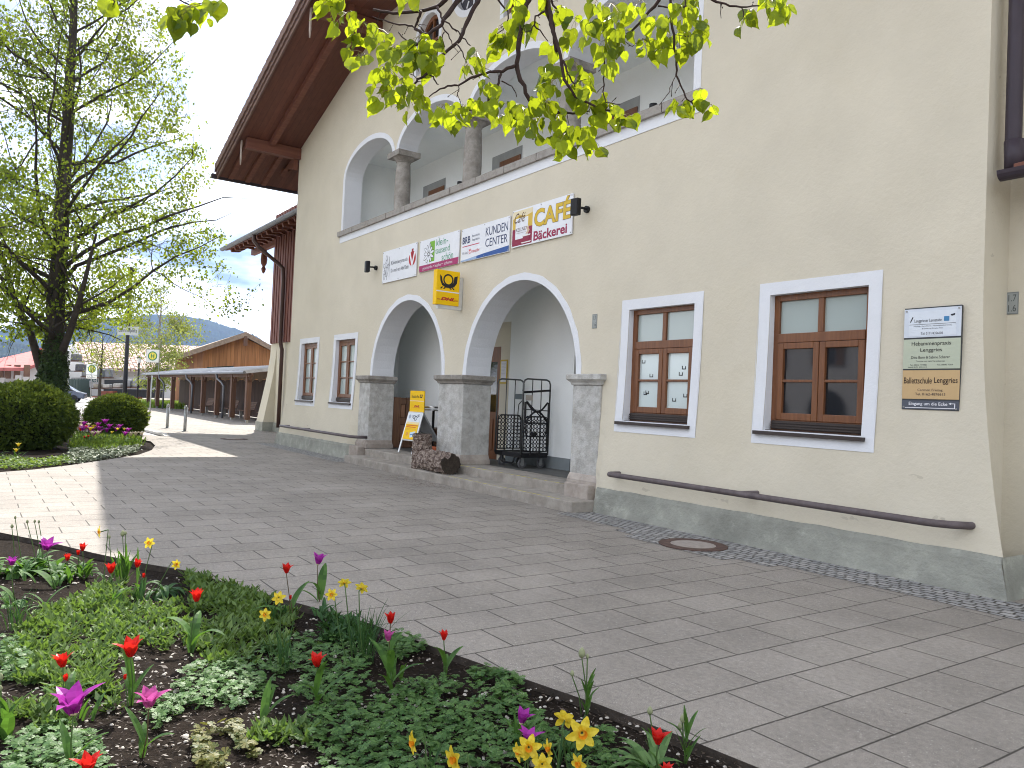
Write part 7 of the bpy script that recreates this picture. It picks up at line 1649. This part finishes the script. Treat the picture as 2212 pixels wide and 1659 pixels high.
tuft(268,1258,16,.30,.022,.05,'upright tulip leaves under the pair of pale buds','leaf_tuft',4,K['gl'],bend=(.05,.5),lean=.15)
tuft(355,1285,22,.24,.040,.015,'green rosette plant of arching strap leaves near the bed edge','rosette_plant',5,K['glb'],bend=(1.3,2.6),lean=.9)
tuft(1405,1672,18,.27,.034,.015,'broad strap leaf rosette at the bottom right of the bed','rosette_plant',6,K['strap'],bend=(.3,1.3),lean=1.1)
tuft(28,1245,30,.38,.050,.06,'clump of broad arching leaves at the far left of the bed','broad_leaf_clump',7,K['gl'],bend=(1.2,2.6),lean=.7)
tuft(80,1240,26,.34,.045,.06,'second clump of broad leaves right of the first, under the bud stalks','broad_leaf_clump',8,K['gl'],bend=(1.0,2.4),lean=.7)
tuft(135,1255,18,.30,.040,.05,'broad leaves behind the small red tulips','broad_leaf_clump',9,K['gl'],bend=(1.0,2.2),lean=.7)
tuft(178,1245,14,.24,.036,.04,'loose arching leaves beneath the upper red tulip at the far left','broad_leaf_clump',10,K['gl'],bend=(1.0,2.2),lean=.6)
tuft(25,1310,12,.20,.045,.03,'low fan of wide leaves at the left picture edge','broad_leaf_clump',11,K['gl'],bend=(1.2,2.4),lean=1.1)
tuft(95,1312,9,.24,.016,.01,'flat fan of narrow leaves lying right of the low wide fan','leaf_tuft',12,K['gl'],bend=(.4,1.0),lean=1.6)
tuft(1,1600,7,.22,.05,.02,'upright wide leaves at the lower left picture edge','broad_leaf_clump',13,K['gl'],bend=(.2,.9),lean=.3)
tuft(568,1560,3,.20,.045,.006,'flowerless tulip with three broad folded leaves in the middle of the soil','leaf_tuft',14,K['gl'],bend=(.1,.7),lean=.35)
tuft(410,1385,4,.14,.035,.01,'low broad leaves under the red tulip by the leaf carpet','leaf_tuft',15,K['gl'],bend=(.3,1.0),lean=.5)
tuft(695,1330,8,.16,.03,.02,'grey green leaves at the foot of the tall purple tulip','leaf_tuft',16,K['glb'],bend=(.3,1.3),lean=.5)
tuft(1085,1522,7,.07,.018,.01,'small yellow green seedling near the bed edge','leaf_tuft',17,K['gl'],bend=(.3,1.0),lean=.5)
for k_, (tx, ty, n_, l_, lab) in enumerate(((600,1345,9,.20,'leaf tuft at the foot of the tall slender red tulip'),(850,1470,8,.16,'leaf tuft under the pink purple tulip near the bed edge'),(300,1300,8,.17,'leaf tuft left of the green rosette plant'),(1132,1610,9,.18,'upright leaves around the two purple tulips at the bottom'),(1210,1660,14,.24,'blade tuft among the large daffodils at the bottom'),(165,1560,9,.16,'upright leaves behind the biggest purple tulip'),(925,1680,8,.2,'blade tuft below the left facing daffodil at the bottom'),(250,1310,7,.15,'short leaves beneath the red tulip left of the rosette'))):
    tuft(tx,ty,n_,l_,.022 if 'blade' not in lab else .009,.03,lab,'leaf_tuft',40+k_,K['gl'] if k_ % 2 else K['glb'],bend=(.1,.9),lean=.25)
# ground cover patches (photo-pixel outlines projected on the soil)
def scatter(name, poly, n, fn, mt, z0=-.03, seed=0, gate=None):
    rnd = random.Random(seed); m = MB(); P_ = [GP(x,y,z0) for x,y in poly]; pl = [(p.x,p.y) for p in P_]; x0,x1 = min(p[0] for p in pl),max(p[0] for p in pl); y0,y1 = min(p[1] for p in pl),max(p[1] for p in pl)
    k = 0; g = 0
    while k < n and g < n*30:
        g += 1; x, y = rnd.uniform(x0,x1), rnd.uniform(y0,y1)
        if not inside((x,y), pl): continue
        if gate and not gate(x, y, rnd): continue
        if not (inside((x,y), bedA) or inside((x,y), bedB)): continue
        fn(m, Vector((x,y,z0)), rnd); k += 1
    return tag(m.build(name, mt, origin=(sum(p[0] for p in pl)/len(pl), sum(p[1] for p in pl)/len(pl), z0), smooth=True), kind='stuff')
def lance(m, p, rnd):
    for k in range(rnd.randint(3,7)):
        a = rnd.random()*2*PI; l_ = rnd.uniform(.030,.075); leafquads(m, p+Vector((rnd.gauss(0,.018),rnd.gauss(0,.018),rnd.uniform(0,.05))), Vector((math.cos(a)*.8,math.sin(a)*.8,rnd.uniform(.1,1.3))), Vector((rnd.gauss(0,.3),rnd.gauss(0,.3),1)), l_, l_*rnd.uniform(.30,.52))
def palm(m, p, rnd):
    h = rnd.uniform(.02,.075); a0 = rnd.random()*2*PI; c = p+Vector((0,0,h)); s = rnd.uniform(.018,.034); tl = Vector((rnd.gauss(0,.28),rnd.gauss(0,.28),1)).normalized(); o1 = tl.orthogonal().normalized(); o2 = tl.cross(o1)
    for k in range(7):
        a = a0+(k-3)*.72; d = o1*math.cos(a)+o2*math.sin(a)-tl*.12; l_ = s*(1-.10*abs(k-3)); q = o1*math.cos(a+PI/2)+o2*math.sin(a+PI/2); b = len(m.v)
        m.v += [tuple(c), tuple(c+d*l_*.55+q*l_*.16), tuple(c+d*l_*.85+q*l_*.26), tuple(c+d*l_), tuple(c+d*l_*.85-q*l_*.26), tuple(c+d*l_*.55-q*l_*.16)]
        m.f += [(b,b+1,b+2,b+3),(b,b+3,b+4,b+5)]; m.m += [m.cur]*2
K['lance'] = leafmat('lance_leaf_carpet', (.045,.095,.025), (.155,.23,.075), .30, (.22,.36,.05), .55, 6)
K['palm'] = leafmat('cranesbill_carpet', (.032,.088,.022), (.092,.175,.048), .22, (.16,.32,.05), .5, 6)
K['palmy'] = leafmat('yellowing_small_leaf', (.05,.08,.02), (.15,.14,.04), .25, (.3,.3,.05), .5, 6)
gt = lambda th, sc, sd=0: (lambda x, y, r: noise.noise(Vector((x*sc,y*sc,sd))) > th)
scatter('lance_leaf_carpet', [(60,1345),(160,1300),(300,1318),(420,1300),(560,1300),(560,1350),(470,1400),(300,1410),(230,1470),(60,1480),(10,1430)], 950, lance, K['lance'], seed=1, gate=gt(-.35,3))
scatter('lance_leaf_carpet', [(395,1240),(560,1268),(590,1300),(540,1330),(420,1300)], 270, lance, K['lance'], seed=2, gate=gt(-.35,3))
scatter('lance_leaf_carpet', [(200,1270),(270,1262),(290,1300),(230,1330),(170,1318)], 130, lance, K['lance'], seed=3)
scatter('lance_leaf_carpet', [(20,1480),(230,1470),(260,1530),(120,1590),(20,1560)], 230, lance, K['lance'], seed=4, gate=gt(.0,4))
scatter('lance_leaf_carpet', [(560,1330),(640,1330),(620,1420),(520,1420)], 190, lance, K['lance'], seed=14, gate=gt(-.2,4))
scatter('lance_leaf_carpet', [(430,1395),(560,1380),(620,1440),(440,1450)], 90, lance, K['lance'], seed=15, gate=gt(-.1,4))
scatter('cranesbill_carpet', [(400,1455),(560,1430),(585,1500),(500,1548),(400,1535),(385,1490)], 480, palm, K['palm'], seed=5, gate=gt(-.45,5))
scatter('cranesbill_carpet', [(560,1400),(680,1380),(800,1420),(795,1490),(660,1530),(585,1500)], 520, palm, K['palm'], seed=6, gate=gt(-.4,4))
scatter('cranesbill_carpet', [(640,1570),(760,1500),(940,1480),(1100,1500),(1180,1560),(1170,1660),(1000,1700),(700,1700)], 1700, palm, K['palm'], seed=7, gate=gt(-.42,4))
scatter('cranesbill_carpet', [(20,1610),(110,1570),(210,1610),(240,1700),(0,1710)], 520, palm, K['palm'], seed=8)
scatter('cranesbill_carpet', [(850,1372),(900,1375),(925,1410),(850,1440),(820,1400)], 260, palm, K['palm'], seed=9)
scatter('cranesbill_carpet', [(1010,1460),(1100,1455),(1130,1500),(1040,1510)], 170, palm, K['palm'], seed=10, gate=gt(-.2,5))
scatter('cranesbill_carpet', [(270,1530),(390,1490),(410,1540),(340,1590)], 150, palm, K['palm'], seed=11, gate=gt(-.05,6))
scatter('cranesbill_carpet', [(0,1390),(55,1400),(70,1470),(0,1480)], 230, palm, K['palm'], seed=16)
scatter('cranesbill_carpet', [(1180,1600),(1330,1590),(1340,1670),(1200,1700)], 200, palm, K['palm'], seed=18, gate=gt(-.1,6))
scatter('yellowing_seedlings', [(415,1600),(510,1580),(560,1650),(430,1690)], 260, palm, K['palmy'], seed=12, gate=gt(-.2,6))
scatter('grey_seedlings', [(540,1580),(660,1570),(670,1620),(540,1610)], 55, lance, K['lance'], seed=13, gate=gt(-.1,6))
scatter('leaf_fringe', [(695,1335),(800,1360),(800,1400),(700,1390)], 140, lance, K['glb'], seed=17)
# ---------------------------------------------------------------- second bed
def cluster(px, py, n, sx_, hh, s, kd, label, name, seed, dd_, cat='flowers'):
    rnd = random.Random(seed+900); c0 = FP(px,py,dd_); base = Vector((c0.x,c0.y,-.03)); t = thing(name, base, label, cat)
    ms = MB(); mf = MB(); ml = MB()
    for k in range(n):
        off = CR*max(-1.5*sx_,min(1.5*sx_,rnd.gauss(0,sx_)))+Vector((-CF.x,-CF.y,0))*-abs(rnd.gauss(0,.25)); h = Vector((base.x,base.y,0))+off+Vector((0,0,c0.z+rnd.gauss(0,hh))); b_ = Vector((h.x+rnd.gauss(0,.05),h.y+rnd.gauss(0,.05),-.03)); ms.tube([b_,h], [.006,.005], 4, cap=False)
        for ring in range(6):
            a = ring*PI/3; petal(mf, h, Vector((0,0,1)), Vector((math.cos(a),math.sin(a),0)), s, s*.62, curl=s*.45, base=s*.25, n=3)
        for q in range(3): a = rnd.random()*2*PI; blade(ml, b_, Vector((math.cos(a)*.4,math.sin(a)*.4,1)), rnd.uniform(.18,.32), .035, rnd.uniform(.5,1.6), rnd, 5)
    ms.build('stem', K['stem'], t); mf.build('flower', K[kd], t, True); ml.build('leaf', K['gl'], t, True)
cluster(218,932,15,.42,.09,.15,'purple','cluster of bright purple tulips left of the round bush','tulip_clump',1,21.5)
cluster(188,928,5,.22,.07,.14,'purple','few purple tulips at the left of the purple cluster','tulip_clump',2,21.3)
cluster(163,930,5,.25,.06,.12,'yellow','yellow blooms beside the large yew dome','daffodil_clump',3,21.0)
cluster(172,926,3,.2,.05,.12,'red','red blooms among the yellow ones near the yew dome','tulip_clump',4,21.6)
cluster(176,945,2,.1,.02,.07,'red','low red blooms below the yellow ones','tulip_clump',5,20.6)
cluster(168,921,4,.2,.04,.12,'whitep','pale blooms above the red ones near the yew dome','tulip_clump',6,22)
cluster(197,941,2,.06,.02,.13,'whitep','cream bloom in front of the purple cluster','tulip_clump',7,20.6)
cluster(235,938,2,.1,.03,.07,'yellow','small yellow daffodils in front of the round bush','daffodil_clump',8,20.5)
cluster(256,931,2,.12,.04,.08,'yellow','yellow daffodils before the round bush centre','daffodil_clump',9,20.8)
cluster(284,940,4,.14,.03,.13,'whitep','cream blooms at the right foot of the round bush','tulip_clump',10,20.8)
cluster(14,968,3,.2,.07,.09,'yellow','yellow daffodils in front of the yew dome at the left edge','daffodil_clump',11,15.9)
def scat2(name, pts, n, fn, mt, seed, z0=-.02):
    return scatter(name, pts, n, fn, mt, z0=z0, seed=seed)
def lance2(m, p, rnd):
    for k in range(5): a = rnd.random()*2*PI; l_ = rnd.uniform(.08,.20); leafquads(m, p+Vector((rnd.gauss(0,.04),rnd.gauss(0,.04),0)), Vector((math.cos(a)*.6,math.sin(a)*.6,rnd.uniform(.6,1.6))), Vector((rnd.gauss(0,.3),rnd.gauss(0,.3),1)), l_, l_*.28)
def ivy2(m, p, rnd):
    for k in range(4): a = rnd.random()*2*PI; l_ = rnd.uniform(.04,.075); leafquads(m, p+Vector((rnd.gauss(0,.05),rnd.gauss(0,.05),rnd.uniform(0,.10))), Vector((math.cos(a),math.sin(a),rnd.uniform(-.2,.6))), Vector((rnd.gauss(0,.5),rnd.gauss(0,.5),1)), l_, l_*.8)
K['lance2'] = leafmat('bright_bed_leaf', (.035,.085,.015), (.13,.21,.05), .35, (.25,.36,.04), .5, 3)
K['ivyg'] = leafmat('variegated_ground_ivy', (.05,.08,.04), (.22,.25,.17), .15, None, .5, 5)
scat2('bed_leaf_carpet', [(150,975),(170,930),(230,925),(305,950),(300,965),(220,980)], 900, lance2, K['lance2'], 21)
scat2('ground_ivy', [(150,1003),(155,975),(230,972),(300,968),(290,980),(245,990),(200,998)], 1100, ivy2, K['ivyg'], 22)
scat2('ground_ivy', [(0,1016),(5,990),(80,1000),(150,990),(152,1001),(60,1013)], 350, ivy2, K['lance2'], 23)
m = MB(); rnd = random.Random(31)   # bare twiggy shrub between the bushes
for i in range(240):
    p = FP(rnd.uniform(150,205),912,26+rnd.uniform(-1,1)); p.z = 0; h = rnd.uniform(.3,.85); q = p+Vector((rnd.gauss(0,.12),rnd.gauss(0,.12),h)); m.tube([p,p.lerp(q,.5)+Vector((rnd.gauss(0,.04),rnd.gauss(0,.04),0)),q], [.006,.004,.002], 3, cap=False)
    for k in range(7): c = p.lerp(q,rnd.uniform(.4,1)); s = .035; leafquads(m, c, Vector((rnd.gauss(0,1),rnd.gauss(0,1),.5)), Vector((rnd.gauss(0,1),rnd.gauss(0,1),1)), s, s*.7)
tag(m.build('bare_shrub', leafmat('brown_grey_twigs',(.10,.08,.05),(.26,.22,.17),.1), origin=FP(178,912,26)), 'twiggy half bare grey shrub between the two clipped bushes', 'shrub')
# ================================================================ air
hz = MB(); hz.box(-5200, 60, -900, 3200, -60, 1100)
hm = bpy.data.materials.new('thin_blue_air'); hm.use_nodes = True; n = hm.node_tree.nodes; l = hm.node_tree.links
n.remove(n['Principled BSDF']); pv = n.new('ShaderNodeVolumePrincipled'); pv.inputs['Density'].default_value = HAZE; pv.inputs['Color'].default_value = (.20,.44,1.0,1); pv.inputs['Anisotropy'].default_value = .3
l.new(pv.outputs[0], n['Material Output'].inputs['Volume'])
ho = hz.build('haze', hm, origin=(0,0,0)); ho['kind'] = 'stuff'
